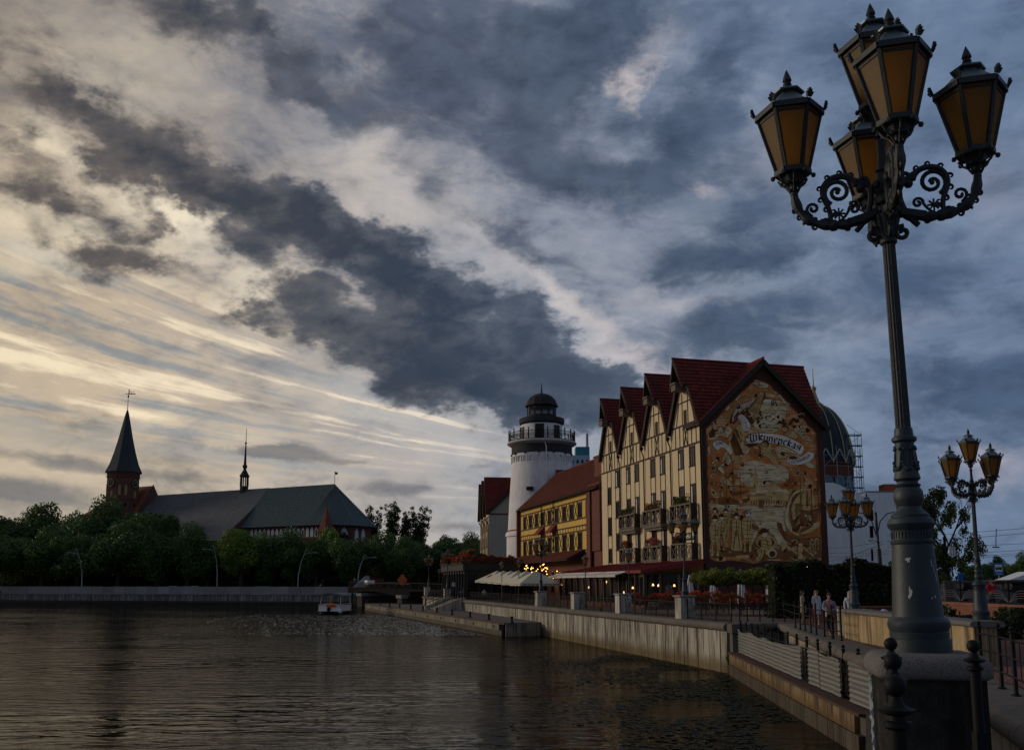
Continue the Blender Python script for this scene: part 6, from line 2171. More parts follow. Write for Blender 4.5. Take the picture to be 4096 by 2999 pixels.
# ------------------------------------------------------------------ dome, white fire wall and the tower block behind
DC = at(1799, 1000, 170.0)
dm = T("domed_building", "brick building with a dark ribbed dome under scaffolding behind the hotel", "building", (DC.x, 170.0, 0))
M_slate = mat("blue_black_slate", (0.016, 0.026, 0.034), 0.5, 0.3, 3.0, 0.3, 12.0)
zs_ = 25.5
dome_prof = [(6.45 * math.cos(R(q)) ** .9, zs_ + 11.6 * math.sin(R(q))) for q in range(0, 86, 5)]
MB().lathe(dome_prof, 48).obj("dome", M_slate, dm, 60)
gold = mat("gilded_rib", (0.32, 0.27, 0.15), 0.4, 0.2, metal=0.6)
for k in range(16):
    a = 2 * PI * k / 16 + .12
    MB().tube([((r_ + .05) * math.cos(a), (r_ + .05) * math.sin(a), z) for r_, z in dome_prof], .12, 4).obj("rib", gold, dm)
MB().lathe([(1.6, zs_ + 11.3), (1.7, zs_ + 11.6), (1.0, zs_ + 12.2), (.5, zs_ + 13.6), (.35, zs_ + 14.4), (.5, zs_ + 14.5), (.55, zs_ + 14.9), (.2, zs_ + 15.2), (.12, zs_ + 15.4), (.06, zs_ + 18.6)], 12).obj("lantern_cap", gold, dm, 40)
MB().lathe([(6.3, 18.0), (6.3, zs_), (6.6, zs_ + .05), (6.6, zs_ + .3)], 16).obj("drum", M_brick, dm)
for k in range(16):
    a = 2 * PI * (k + .5) / 16 + .12
    c_, s_ = math.cos(a), math.sin(a)
    o = MB()
    pts = [(6.22 * c_ - 1.15 * math.cos(q) * s_, 6.22 * s_ + 1.15 * math.cos(q) * c_, 22.2 + 1.25 * math.sin(q)) for q in [2 * PI * i / 14 for i in range(14)]]
    o.prism(pts, (.1 * c_, .1 * s_, 0))
    o.obj("round_window", mat("blue_glass", (0.03, 0.10, 0.16), 0.2, 0.4, 1.0, spec=0.7), dm)
    zg = MB()
    p0, p1, p2 = [Vector((6.62 * math.cos(q), 6.62 * math.sin(q), z)) for q, z in ((a - PI / 16, zs_ + .3), (a, zs_ + 2.6), (a + PI / 16, zs_ + .3))]
    zg.beam(p0, p1, .15, .15)
    zg.beam(p1, p2, .15, .15)
    zg.obj("gablet", mat("zinc_trim", (0.4, 0.4, 0.4), 0.5, 0.2), dm)
MB().bx(-9, 16, -6, 14, 2.8, 18.2).obj("lower_walls", M_brick, dm)
rub = MB()
rub.prism([(-7, -6.5, 18.2), (17, -6.5, 18.2), (17, 3, 20.8), (-7, 3, 20.8)], (0, 0, .3))
rub.obj("lower_roof", M_dark, dm)
MB().bx(10.5, 13.5, -4, -1.5, 19.5, 22.0).obj("red_stack", mat("orange_brick", (0.35, 0.09, 0.045), 0.8, 0.2), dm)
for k in range(5):
    MB().beam((6.2 + k * .3, -6, 20.4), (8.0 + k * .3, -4.8, 19.3), .16, .06).obj("timber", mat("raw_timber", (0.45, 0.34, 0.2), 0.8, 0.2), dm)
sc_ = T("scaffolding", "metal scaffolding standing against the right side of the dome drum", "scaffolding", (DC.x + 4.4, 166.0, 0))
M_scaf = mat("galvanised_tube", (0.22, 0.23, 0.24), 0.5, 0.2)
for bx_, by_ in ((0, 0), (1.3, 0), (2.5, 0), (0, 2), (2.5, 2), (-4.5, -1.0), (-3.2, -1.0), (-7.5, -3), (-6.2, -3)):
    MB().tube([(bx_, by_, 18.4), (bx_, by_, 31.5 if bx_ >= 0 else 29.5 - abs(bx_) * .3)], .05, 4).obj("standard", M_scaf, sc_)
for lev in range(7):
    z = 19.5 + lev * 1.9
    MB().tube([(-7.6 if lev < 5 else 0, -3 if lev < 5 else 0, z), (-3.2 if lev < 5 else 0, -1, z), (2.6, 0, z)], .045, 4).obj("ledger", M_scaf, sc_)
    MB().tube([(0 if lev % 2 else 2.5, 0, z), (2.5 if lev % 2 else 0, 0, z + 1.9)], .04, 4).obj("brace", M_scaf, sc_)
    MB().bx(-.1, 2.6, 0, 1.0, z - .08, z).obj("deck", mat("scaffold_board", (0.10, 0.08, 0.06), 0.9, 0.3), sc_)
for k in range(9):
    a = R(-150 + k * 17)
    x_, y_ = 7.6 * math.cos(a) - 4.4, 7.6 * math.sin(a) + 4.0
    MB().tube([(x_, y_, 18.4), (x_, y_, 27.2 + (k % 3) * 1.2)], .05, 4).obj("standard", M_scaf, sc_)
    a2 = R(-150 + (k + 1) * 17)
    if k < 8:
        for lev in range(5):
            z = 19.2 + lev * 1.9
            MB().tube([(x_, y_, z), (7.6 * math.cos(a2) - 4.4, 7.6 * math.sin(a2) + 4.0, z)], .045, 4).obj("ledger", M_scaf, sc_)
        MB().tube([(x_, y_, 19.2 + (k % 4) * 1.9), (7.6 * math.cos(a2) - 4.4, 7.6 * math.sin(a2) + 4.0, 21.1 + (k % 4) * 1.9)], .04, 4).obj("brace", M_scaf, sc_)
WY = 124.0
M_ww = mat("whitewashed_wall", (0.82, 0.83, 0.85), 0.9, 0.08, 0.35, 0.3, 6.0, streak=0.25, dirt=(0.42, 0.44, 0.48))
ww = T("white_gable_wall", "blank whitewashed fire wall with three dark openings right of the hotel", "wall", (0, WY, 0))
op = [(1800, 1063), (1835, 1063), (1850, 1068), (1868, 1078), (1896, 1090), (1912, 1096)]
pts = [at(u, v, WY) for u, v in op]
xl, xr = pts[0].x, pts[-1].x
MB().prism([(xl, 0, 2.5), (xr, 0, 2.5)] + [(p.x, 0, p.z) for p in reversed(pts)], (0, 8, 0)).obj("left_block", M_ww, ww)
q0, q1 = at(1912, 1084, WY), at(1975, 1084, WY)
MB().bx(xr + .01, q1.x, .25, 9, 2.5, q0.z).obj("right_block", M_ww, ww)
MB().bx(xr - .2, q1.x + .1, .2, 9, q0.z, q0.z + .18).obj("coping", mat("zinc_coping", (0.25, 0.26, 0.28), 0.6, 0.2), ww)
for (v0, v1) in ((1122, 1146), (1158, 1184), (1209, 1235)):
    a, b = at(1914, v0, WY), at(1926, v1, WY)
    MB().bx(a.x, b.x, .2, .3, b.z, a.z).obj("opening", M_dark, ww)
bt = T("tower_block", "pale blue high-rise block far behind the yellow house roof", "building", at(1256, 1290, 420.0) * 1.0)
b0 = at(1257, 1010, 420)
tl = bt.location
bt.location.z = 0
tb = MB().bx(0, 9.5, 0, 12, 2.8, b0.z + 1.5)
tb.bx(2.8, 9.5, 2, 10, b0.z + 1.5, b0.z + 1.6)
tb.obj("wall", mat("pale_blue_panel", (0.34, 0.42, 0.50), 0.9, 0.1), bt)
MB().bx(3.2, 9.5, 1, 9, b0.z + 1.6, b0.z + 5.6).obj("plant_room", mat("turquoise_panel", (0.05, 0.20, 0.28), 0.8, 0.15), bt)
MB().tube([(8.6, 3, b0.z + 5), (8.6, 3, b0.z + 12)], .6, 8).obj("flue", mat("grey_flue", (0.3, 0.3, 0.32), 0.6), bt)
for i in range(4):
    for j in range(5):
        MB().bx(1.2 + i * 2.2, 2.2 + i * 2.2, -.05, .1, b0.z - 2.2 - j * 3.0, b0.z - .6 - j * 3.0).obj("window", M_glass, bt)
rb_ = at(1052, 1200, 600.0)
rd = T("distant_block", "distant white block with red panels behind the trees", "building", (rb_.x - 8, 600, 0))
MB().bx(0, 16, 0, 10, 3, at(1052, 1187, 600).z).obj("wall", M_white_p, rd)
for i in range(6):
    MB().bx(1 + i * 2.4, 2.6 + i * 2.4, -.1, 0, at(1052, 1192, 600).z - 1.2, at(1052, 1190, 600).z).obj("panel", mat("red_panel", (0.5, 0.03, 0.03), 0.6), rd)
# ------------------------------------------------------------------ cathedral on the island
KA = Vector((-45.4, 237.0, 0))
KE = Vector((-0.875, 0.485, 0)).normalized()
KR = frame(None, KE)                              # local x along the ridge away from the river, local y towards the viewer
M_lead = mat("grey_green_sheet_roof", (0.075, 0.095, 0.098), 0.55, 0.25, 0.5, 0.2, 3.0, col2=(0.06, 0.09, 0.085), two=0.55)
M_slate2 = mat("weathered_slate", (0.10, 0.105, 0.11), 0.6, 0.3, 0.6, 0.3, 4.0)
M_kbrick = mat("cathedral_brick", (0.125, 0.055, 0.04), 0.9, 0.35, 0.7, 0.3, 5.0)
M_niche = mat("white_niche", (0.52, 0.53, 0.56), 0.9, 0.12, 1.0)
ka = T("cathedral", "long brick gothic church with a huge grey green roof behind the trees", "church", KA, KR)
zr, ze = 29.6, 18.7
# choir with polygonal east end
wl = MB()
pl_ = [(22, 9.2), (-5, 9.2), (-9, 3.6), (-9, -3.6), (-5, -9.2), (22, -9.2)]
wl.prism([(x, y, 2.5) for x, y in pl_], (0, 0, ze - 2.45))
wl.obj("choir_wall", M_kbrick, ka)
rf = MB()
E_ = [(24, 10.2), (-6.6, 10.2), (-10.4, 4.2), (-10.4, -4.2), (-6.6, -10.2), (24, -10.2)]
top = (0, 0, zr)
topl = (24, 0, zr)
rv = [(x, y, ze - .2) for x, y in E_] + [top, topl]
mid = lambda a, f: (a[0] * f, a[1] * f)
rf.add(rv, [(0, 1, 6, 7), (1, 2, 6), (2, 3, 6), (3, 4, 6), (4, 5, 7, 6), (5, 4, 3, 2, 1, 0)])
rf.obj("choir_roof", M_lead, ka)
seams = MB()
for k in range(38):
    x = -6.2 + k * .78
    xt = max(0.0, x)
    seams.beam((xt, .03, zr + .02), (x, 10.2, ze - .16), .07, .09)
for k in range(1, 7):
    f = k / 7
    seams.beam((0, 0, zr), (-6.6 - 3.8 * f, 10.2 - 6.0 * f, ze - .16), .07, .09)
for k in range(1, 8):
    seams.beam((0, 0, zr), (-10.4, 4.2 - 8.4 * k / 8, ze - .16), .07, .09)
o = seams.obj("roof_seams", M_lead, ka)
o["kind"] = "stuff"
# nave: wider, its roof running flatter at the foot
nv = MB()
prof = [(0, zr + .03), (4.6, 24.7), (16.5, 15.2)]
pts = [(y, z) for y, z in prof]
sec = pts + [(16.5, 15.0), (-16.5, 15.0)] + [(-y, z) for y, z in reversed(pts[1:])]
nv.prism([(22.3, y, z) for y, z in sec], (45.5, 0, 0))
nv.obj("nave_roof", M_slate2, ka)
ns2 = MB()
for (y0, z0), (y1, z1), n_ in (((0, zr + .03), (4.6, 24.7), 9), ((4.6, 24.7), (16.5, 15.2), 18)):
    for k in range(n_):
        f = k / n_
        ns2.bx(22.3, 67.8, y0 + (y1 - y0) * f - .04, y0 + (y1 - y0) * f + .05, z0 + (z1 - z0) * f - .05, z0 + (z1 - z0) * f + .07)
ns2.obj("slate_courses", M_slate2, ka)["kind"] = "stuff"
MB().bx(22.8, 67.5, -15.6, 15.6, 2.5, 14.98).obj("nave_wall", M_kbrick, ka)
MB().prism([(22.1, y, z - .5) for y, z in prof[1:]] + [(22.1, 15.6, 6), (22.1, 8.9, 6), (22.1, 8.9, 19)], (.15, 0, 0)).obj("nave_gable", M_kbrick, ka)
for k in range(2):
    x = 33 + k * 12.5
    d_ = MB().prism([(x, 12.0, 19.0), (x, 14.3, 18.9), (x, 14.3, 17.0)], (2.2, 0, 0))
    d_.obj("dormer", M_slate2, ka)
# white blind arches under the eaves
def niche(parent, x, y, z0, w, h, d=(0, 1), m=None, nm="niche"):
    """pointed blind arch standing 6 cm proud of the wall; d is the outward direction"""
    tx, ty = d[1], -d[0]
    sh = [(-w / 2, 0), (w / 2, 0), (w / 2, h * .62), (w * .36, h * .82), (0, h), (-w * .36, h * .82), (-w / 2, h * .62)]
    MB().prism([(x + a * tx, y + a * ty, z0 + b) for a, b in sh], (d[0] * .06, d[1] * .06, 0)).obj(nm, m or M_niche, parent)


for k in range(17):
    x = 18.9 - k * 1.42
    niche(ka, x, 9.21, 15.7, .95, 2.4)
    if k in (3, 8, 12, 15):
        MB().bx(x - .2, x + .2, 9.28, 9.34, 15.9, 17.4).obj("slit_window", M_dark, ka)
MB().bx(-5, 22, 9.22, 9.34, 15.2, 15.5).obj("brick_band", M_kbrick, ka)
dv = Vector((-5.6, 4, 0)).normalized()
for f in (.3, .7):
    niche(ka, -5 - 4 * f, 9.2 - 5.6 * f, 14.2, 1.7, 3.9, (-.814, .581))
for y in (2.0, -.6):
    niche(ka, -9.02, y, 14.4, 1.4, 3.6, (-1, 0))
MB().prism([(-4, 9.4, 13.2), (-4, 13.0, 11.4), (-4, 13.0, 8), (-4, 9.4, 8)], (-7, -1.5, 0)).obj("aisle_roof", mat("aisle_red_tile", (0.16, 0.05, 0.04), 0.8, 0.3, 2.0, 0.3, 8.0), ka)
MB().prism([(-9.1, 9, 13.6), (-12.5, 9, 11.6), (-12.5, 9, 3), (-9.1, 9, 3)], (0, -14, 0)).obj("aisle_roof", MATS["aisle_red_tile"], ka)
# stair turret with a red pyramid
MB().lathe([(1.75, 3), (1.75, 16.6), (2.05, 16.8)], 6, (-6.2, 10.0, 0)).obj("turret", M_kbrick, ka)
MB().lathe([(2.2, 16.7), (.15, 22.6), (.1, 24.0)], 6, (-6.2, 10.0, 0)).obj("turret_roof", MATS["aisle_red_tile"], ka)
# flèche on the ridge
fl = MB().lathe([(1.15, zr - 2.0), (1.15, zr + 1.0)], 6, (31.5, 0, 0))
for k in range(6):
    a = k * PI / 3
    fl.beam((31.5 + 1.05 * math.cos(a), 1.05 * math.sin(a), zr + 1), (31.5 + 1.0 * math.cos(a), 1.0 * math.sin(a), zr + 3.6), .28, .28)
fl.lathe([(1.2, zr + 3.5), (1.45, zr + 3.7), (.8, zr + 4.8), (.35, zr + 5.6), (.6, zr + 6.2), (.7, zr + 6.5), (.4, zr + 7.0), (.35, zr + 7.6), (.15, zr + 12.5), (.32, zr + 12.9), (.1, zr + 13.2), (.05, zr + 17.0)], 6, (31.5, 0, 0))
fl.obj("ridge_spire", mat("dark_copper", (0.02, 0.022, 0.025), 0.6, 0.2), ka)
MB().tube([(0, 0, zr), (0, 0, zr + 3.3)], .07, 5).obj("vane_pole", M_black, ka)
MB().bx(-.02, .02, -1.1, 0, zr + 2.5, zr + 3.1).obj("vane", M_black, ka)
# west part: red tiled gables beside the tower
M_kt = mat("dull_red_tile", (0.22, 0.08, 0.05), 0.8, 0.25, 1.0, 0.3, 6.0)
w0 = 66.5
MB().prism([(w0, 8, 22.0), (w0, -6, 22.0), (w0, 1, 32.4)], (9, 0, 0)).obj("west_gable_roof", M_kt, ka)
MB().prism([(w0 - .3, 8, 21.0), (w0 - .3, -6, 21.0), (w0 - .3, 1, 32.7)], (.28, 0, 0)).obj("west_gable", M_kbrick, ka)
MB().bx(68, 84, -10, 12, 2.5, 24.0).obj("west_front", M_kbrick, ka)
MB().prism([(72, 12.2, 23.5), (72, 12.2, 24.0), (72, 4, 29.0), (72, 4, 23.5)], (9, 0, 0)).obj("west_roof", M_kt, ka)
MB().tube([(75.2, 1, 32.0), (75.2, 1, 36.5)], .1, 5).obj("pinnacle", M_black, ka)

# tower
TP = at(269, 1100, 266.0)
tw = T("clock_tower", "octagonal brick church tower with a tall curved slate spire and gold clock faces", "church tower", (TP.x, 266.0, 0), R(-90) + math.atan2(TP.x, -266.0) * 0 - math.atan2(TP.x, 266.0) * 1.0)
MB().lathe([(5.0, 2.5), (5.0, 23.0), (4.75, 23.4), (4.6, 35.0), (4.8, 35.3), (4.8, 36.0)], 8, phase=PI / 8).obj("shaft", M_kbrick, tw)
MB().lathe([(5.3, 35.9), (4.2, 38.2), (3.1, 41.8), (2.1, 45.8), (1.2, 50.0), (.55, 53.0), (.2, 54.2)], 8, phase=PI / 8).obj("spire", mat("spire_slate", (0.035, 0.042, 0.05), 0.6, 0.3, 0.8, 0.3, 5.0), tw)
MB().lathe([(.12, 54), (.07, 58.0), (.25, 58.1), (.25, 58.5), (.05, 58.8)], 6).obj("pole", M_black, tw)
vn = MB()
vn.beam((0, -.2, 59.0), (0, 1.9, 59.2), .06, .25)
vn.tube([(0, .3 + .3 * math.cos(q), 59.5 + .3 * math.sin(q)) for q in [i * .6 for i in range(9)]], .07, 4)
vn.tube([(0, 1.2 + .4 * math.cos(q), 59.5 + .35 * math.sin(q)) for q in [i * .5 for i in range(9)]], .08, 4)
vn.bx(-.04, .04, -.9, -.2, 58.9, 59.05)
vn.bx(-.05, .05, .0, .25, 59.2, 60.4)
vn.obj("weather_vane", M_black, tw)
M_dial = mat("dark_dial", (0.02, 0.02, 0.02), 0.6, 0.2)
M_gold = mat("gilt_numerals", (0.42, 0.32, 0.12), 0.4, 0.2, metal=0.3)
nic = mat("ochre_niche", (0.34, 0.23, 0.09), 0.9, 0.2)
ap = math.cos(PI / 8)
for f in range(8):
    a = f * PI / 4
    c_, s_ = math.cos(a), math.sin(a)
    rr = 4.65 * ap
    if f % 2 == 1:
        d_ = MB()
        d_.prism([(rr * c_ - 1.25 * math.cos(q) * s_, rr * s_ + 1.25 * math.cos(q) * c_, 32.6 + 1.25 * math.sin(q)) for q in [2 * PI * i / 20 for i in range(20)]], (.25 * c_, .25 * s_, 0))
        dial = d_.obj("clock_face", M_dial, tw)
        for hnum in range(12):
            q = PI / 6 * hnum
            r2 = rr + .27
            yy, zz = 1.0 * math.sin(q), 1.0 * math.cos(q)
            MB().box((r2 * c_ - yy * s_, r2 * s_ + yy * c_, 32.6 + zz), (.06, .3 if hnum % 3 == 0 else .2, .3), a).obj("numeral", M_gold, dial)
        for (q, l, w) in ((R(-70), .55, .16), (R(30), .85, .1)):
            r2 = rr + .3
            MB().beam((r2 * c_, r2 * s_, 32.6), (r2 * c_ - l * math.sin(q) * s_, r2 * s_ + l * math.sin(q) * c_, 32.6 + l * math.cos(q)), .06, w, (c_, s_, 0)).obj("hand", M_gold, dial)
    for yy in ((-.85, .85) if f % 2 == 0 else (.3,)):
        z0, h = (29.2, 3.1) if f % 2 == 0 else (28.6, 2.0)
        niche(tw, rr * c_ - yy * s_, rr * s_ + yy * c_, z0, .7, h, (c_, s_), nic)
        niche(tw, rr * c_ - yy * s_, rr * s_ + yy * c_, 25.2, .8, 2.0, (c_, s_), M_dark, "louvre")
    MB().box((rr * c_, rr * s_, 34.6), (.35, 3.3, .3), a).obj("cornice", M_kbrick, tw)
    MB().box((rr * c_, rr * s_, 27.9), (.3, 3.3, .25), a).obj("band", M_kbrick, tw)

# ------------------------------------------------------------------ the old low bridge
B0, B1 = at(800, 1300, 199.0), Vector((QE.x + .5, 152.0, 0))
bd = Vector((B1.x - B0.x, B1.y - B0.y, 0))
br = T("old_bridge", "low dark iron river bridge with railings between the island and the promenade", "bridge", (B0.x, B0.y, 0), frame(None, bd))
BL = bd.length
M_bri = mat("dark_bridge_iron", (0.012, 0.009, 0.009), 0.9, 0.3, 1.0, spec=0.03)
dk = MB()
for k in range(12):
    f0, f1 = k / 12, (k + 1) / 12
    z = lambda f: 3.6 - .5 * f
    dk.prism([(BL * f0, -3.2, z(f0)), (BL * f1, -3.2, z(f1)), (BL * f1, -3.2, z(f1) - .75 - .3 * math.cos(PI * 2 * f1)), (BL * f0, -3.2, z(f0) - .75 - .3 * math.cos(PI * 2 * f0))], (0, 7, 0))
dk.obj("deck", M_bri, br)
for y in (-3.1, 3.7):
    rl = MB()
    n = 60
    for k in range(n + 1):
        rl.beam((BL * k / n, y, 3.6 - .5 * k / n), (BL * k / n, y, 4.75 - .5 * k / n), .06, .06, (1, 0, 0))
    rl.tube([(0, y, 4.75), (BL, y, 4.25)], .06, 4)
    o = rl.obj("railing", M_black, br)
    o["kind"] = "stuff"
for f, w in ((.33, 4.5), (.95, 3.0)):
    MB().bx(BL * f - w / 2, BL * f + w / 2, -4.2, 4.5, -.6, 2.0).obj("pier", mat("bridge_pier_stone", (0.05, 0.04, 0.038), 0.9, 0.3, 1.0, 0.4, 6.0, spec=0.05), br)
    MB().bx(BL * f - w / 2 - .2, BL * f + w / 2 + .2, -4.4, 4.6, 2.01, 2.5).obj("pier_cap", mat("pale_pier_cap", (0.13, 0.14, 0.15), 0.8, 0.2), br)
MB().bx(BL * .3, BL * .3 + 2.8, -3.0, -1.6, 4.3, 5.0).obj("cabinet", M_white_p, br)
dg = T("diamond_sign", "orange diamond sign on the old bridge railing", "sign", at(1609, 1275, 176.0) if False else at(886, 1277, 178.0))
MB().prism([(0, 0, -1.2), (1.0, 0, 0), (0, 0, 1.2), (-1.0, 0, 0)], (0, .08, 0)).obj("plate", mat("orange_sign", (0.42, 0.11, 0.03), 0.6, 0.1), dg)
fq = at(935, 1305, 230)
bq = T("far_quay", "grey stone river wall seen beneath the old bridge", "river wall", (fq.x - 14, 232, 0))
tag(bq, kind="structure")
MB().bx(0, 16, 0, 1.5, -.5, 2.2).obj("wall", M_slab, bq)

# ------------------------------------------------------------------ landing stairs and end pier on the right bank
for i, (u, Y, top_, lab) in enumerate(((987, 126.6, 3.66, "narrow concrete pier under the stair lamp, left of the landing stairs"), (943, 147.8, 3.86, "pale concrete pier at the far end of the promenade by the old bridge"))):
    o = dup(PIER)
    o.location = ((u - 1128) / F * Y, Y, top_ - 1.322)
    o.rotation_euler.z = qrot
    tag(o, lab, "pier", "concrete piers in the river railing")
sx = XQ(117)
sr = T("landing_stairs", "flight of dark concrete steps from the promenade down to the landing stage", "stairs", (XQ(124), 124.0, 0), qrot)
for k in range(9):
    MB().bx(.5, 8.5, -.3 - (k + 1) * .33, -.3 - k * .33, Z_J, Z_P - .14 * (k + 1) + .0).obj("step", M_jetty, sr)
for x in (.0, 8.6):
    MB().prism([(x, .2, Z_J), (x, -3.6, Z_J), (x, -3.6, Z_J + .3), (x, -.4, Z_P + .25), (x, .2, Z_P + .25)], (.45, 0, 0)).obj("cheek_wall", M_conc2, sr)
    for z in (.45, .8, 1.1):
        MB().tube([(x + .2, -3.5, Z_J + .25 + z), (x + .2, -.4, Z_P + .2 + z)], .035, 5).obj("handrail", M_black, sr)
    for k in range(4):
        y = -3.5 + k * 1.03
        MB().tube([(x + .2, y, Z_J + .3 + k * .4), (x + .2, y, Z_J + 1.4 + k * .4)], .035, 5).obj("baluster", M_black, sr)
lrp = at(938, 1321, 146.0)
lr = T("life_ring", "red life ring hanging on the concrete end wall above the landing stage", "life ring", lrp)
MB().tube([(0.06 * math.sin(q), .75 * math.cos(q) * .6, .62 * math.sin(q)) for q in [2 * PI * i / 16 for i in range(17)]], .13, 6).obj("ring", mat("red_ring", (0.42, 0.05, 0.03), 0.6, 0.2), lr)

# ------------------------------------------------------------------ trees
def crown_mesh(name, seed, m, rx=1.0, rz=1.0, n_lobes=26, per=560, leaf=0.04, hollow=.72, low=-.75, lobes=None):
    """Unit crown: uneven lobes filled with many small leaf faces near their surfaces."""
    rs = np.random.RandomState(seed)
    V, Fc = [], []
    lob = []
    for i in range(n_lobes):
        d = rs.normal(size=3)
        d /= np.linalg.norm(d)
        d[2] = d[2] * .95 + .05
        r = rs.uniform(.30, .74)
        c = d * r * np.array([rx, rx, rz])
        if c[2] < low * rz:
            c[2] *= .5
        lob.append((c, rs.uniform(.24, .42)))
    lob.append((np.zeros(3), .5))
    if lobes:
        lob = [(np.array(c), r) for c, r in lobes]
    allp, alln, alls = [], [], []
    for c, r in lob:
        k = int(per * (r / .33) ** 2)
        d = rs.normal(size=(k, 3))
        d /= np.linalg.norm(d, axis=1)[:, None]
        rad = r * (1 - (rs.rand(k) ** 2.2) * (1 - hollow))[:, None] * (1 + rs.normal(size=(k, 1)) * .09)
        allp.append(c + d * rad)
        alln.append(d + rs.normal(size=(k, 3)) * .55)
    P = np.concatenate(allp)
    Nn = np.concatenate(alln)
    Nn /= np.linalg.norm(Nn, axis=1)[:, None]
    k = len(P)
    t1 = np.cross(Nn, rs.normal(size=(k, 3)))
    t1 /= np.linalg.norm(t1, axis=1)[:, None] + 1e-6
    t2 = np.cross(Nn, t1)
    s = leaf * rs.uniform(.55, 1.35, size=(k, 1))
    q = np.stack([P - t1 * s * .9, P + t2 * s * .55 + Nn * s * .15, P + t1 * s * 1.0, P - t2 * s * .55 + Nn * s * .15], axis=1).reshape(-1, 3)
    me = bpy.data.meshes.new(name)
    me.vertices.add(4 * k)
    me.vertices.foreach_set("co", q.ravel())
    me.loops.add(4 * k)
    me.loops.foreach_set("vertex_index", np.arange(4 * k, dtype=np.int32))
    me.polygons.add(k)
    me.polygons.foreach_set("loop_start", np.arange(0, 4 * k, 4, dtype=np.int32))
    me.polygons.foreach_set("loop_total", np.full(k, 4, dtype=np.int32))
    me.materials.append(m)
    me.update(calc_edges=True)
    return me


L_dark = leaf_mat("chestnut_leaves", (0.055, 0.112, 0.028))
L_lite = leaf_mat("lime_leaves", (0.13, 0.20, 0.03), .35)
L_pop = leaf_mat("poplar_leaves", (0.035, 0.055, 0.02))
L_purple = leaf_mat("copper_leaves", (0.022, 0.012, 0.014))
L_hedge = leaf_mat("hedge_leaves", (0.022, 0.034, 0.010))
L_maple = leaf_mat("clipped_leaves", (0.13, 0.165, 0.028))
CR = {("dark", i): crown_mesh("crown", 10 + i, L_dark) for i in range(4)}
CR.update({("lite", i): crown_mesh("crown", 30 + i, L_lite) for i in range(2)})
CR[("purple", 0)] = crown_mesh("crown", 40, L_purple)
for i in range(3):
    rp = random.Random(90 + i)
    lb = [((0, 0, -.6 + .2 * k), .2) for k in range(4)]
    for b in range(9):
        a, top_ = rp.uniform(0, 6.28), rp.uniform(.35, .95)
        sp = rp.uniform(.15, .5)
        for k in range(6):
            f = k / 5
            lb.append(((sp * f ** .8 * math.cos(a), sp * f ** .8 * math.sin(a), -.75 + (top_ + .72) * f), rp.uniform(.13, .21) * (1.15 - .45 * f)))
    CR[("pop", i)] = crown_mesh("crown", 50 + i, L_pop, leaf=.042, hollow=.3, per=460, lobes=lb)


def trunk_mesh(seed, h=1.0, spread=.35, n=5):
    r_ = random.Random(seed)
    m = MB()
    m.tube([(0, 0, -.1), (r_.uniform(-.02, .02), 0, .35 * h), (r_.uniform(-.03, .03), r_.uniform(-.03, .03), .9 * h)], [.05, .036, .012], 7)
    for i in range(n):
        a = 2 * PI * i / n + r_.uniform(-.4, .4)
        z0 = r_.uniform(.3, .5) * h
        m.tube([(0, 0, z0), (spread * .5 * math.cos(a), spread * .5 * math.sin(a), z0 + .18 * h), (spread * math.cos(a), spread * math.sin(a), z0 + .42 * h)], [.024, .016, .006], 5)
    return m.mesh("trunk", M_bark, True)


TRK = [trunk_mesh(i) for i in range(3)]
tcount = [0]


def tree(u, vtop, Y, wpx, kind, label, zbase=2.95, group=None, vbot=None, name="tree", cat="tree"):
    """A tree whose crown top and width are taken from the view; Y is its distance."""
    i = tcount[0]
    tcount[0] += 1
    p = at(u, vtop, Y)
    H_ = p.z - zbase
    t = T(name, label, cat, (p.x, Y, zbase), R((i * 73) % 360), group)
    rx = wpx / F * Y / 2
    zb = (at(u, vbot, Y).z - zbase) if vbot else H_ * .2
    rz = (H_ - zb) / 2
    pool = [k for k in CR if k[0] == kind]
    me = CR[pool[i % len(pool)]]
    ex = .9
    o = link("crown", me, t, (0, 0, zb + rz), None, (rx / ex / (0.62 if kind == "pop" else 1), rx / ex / (0.62 if kind == "pop" else 1), rz / ex))
    link("trunk", TRK[i % 3], t, (0, 0, 0), None, (min(H_ * .8, rx * 2.2), min(H_ * .8, rx * 2.2), H_ * .85))
    return t


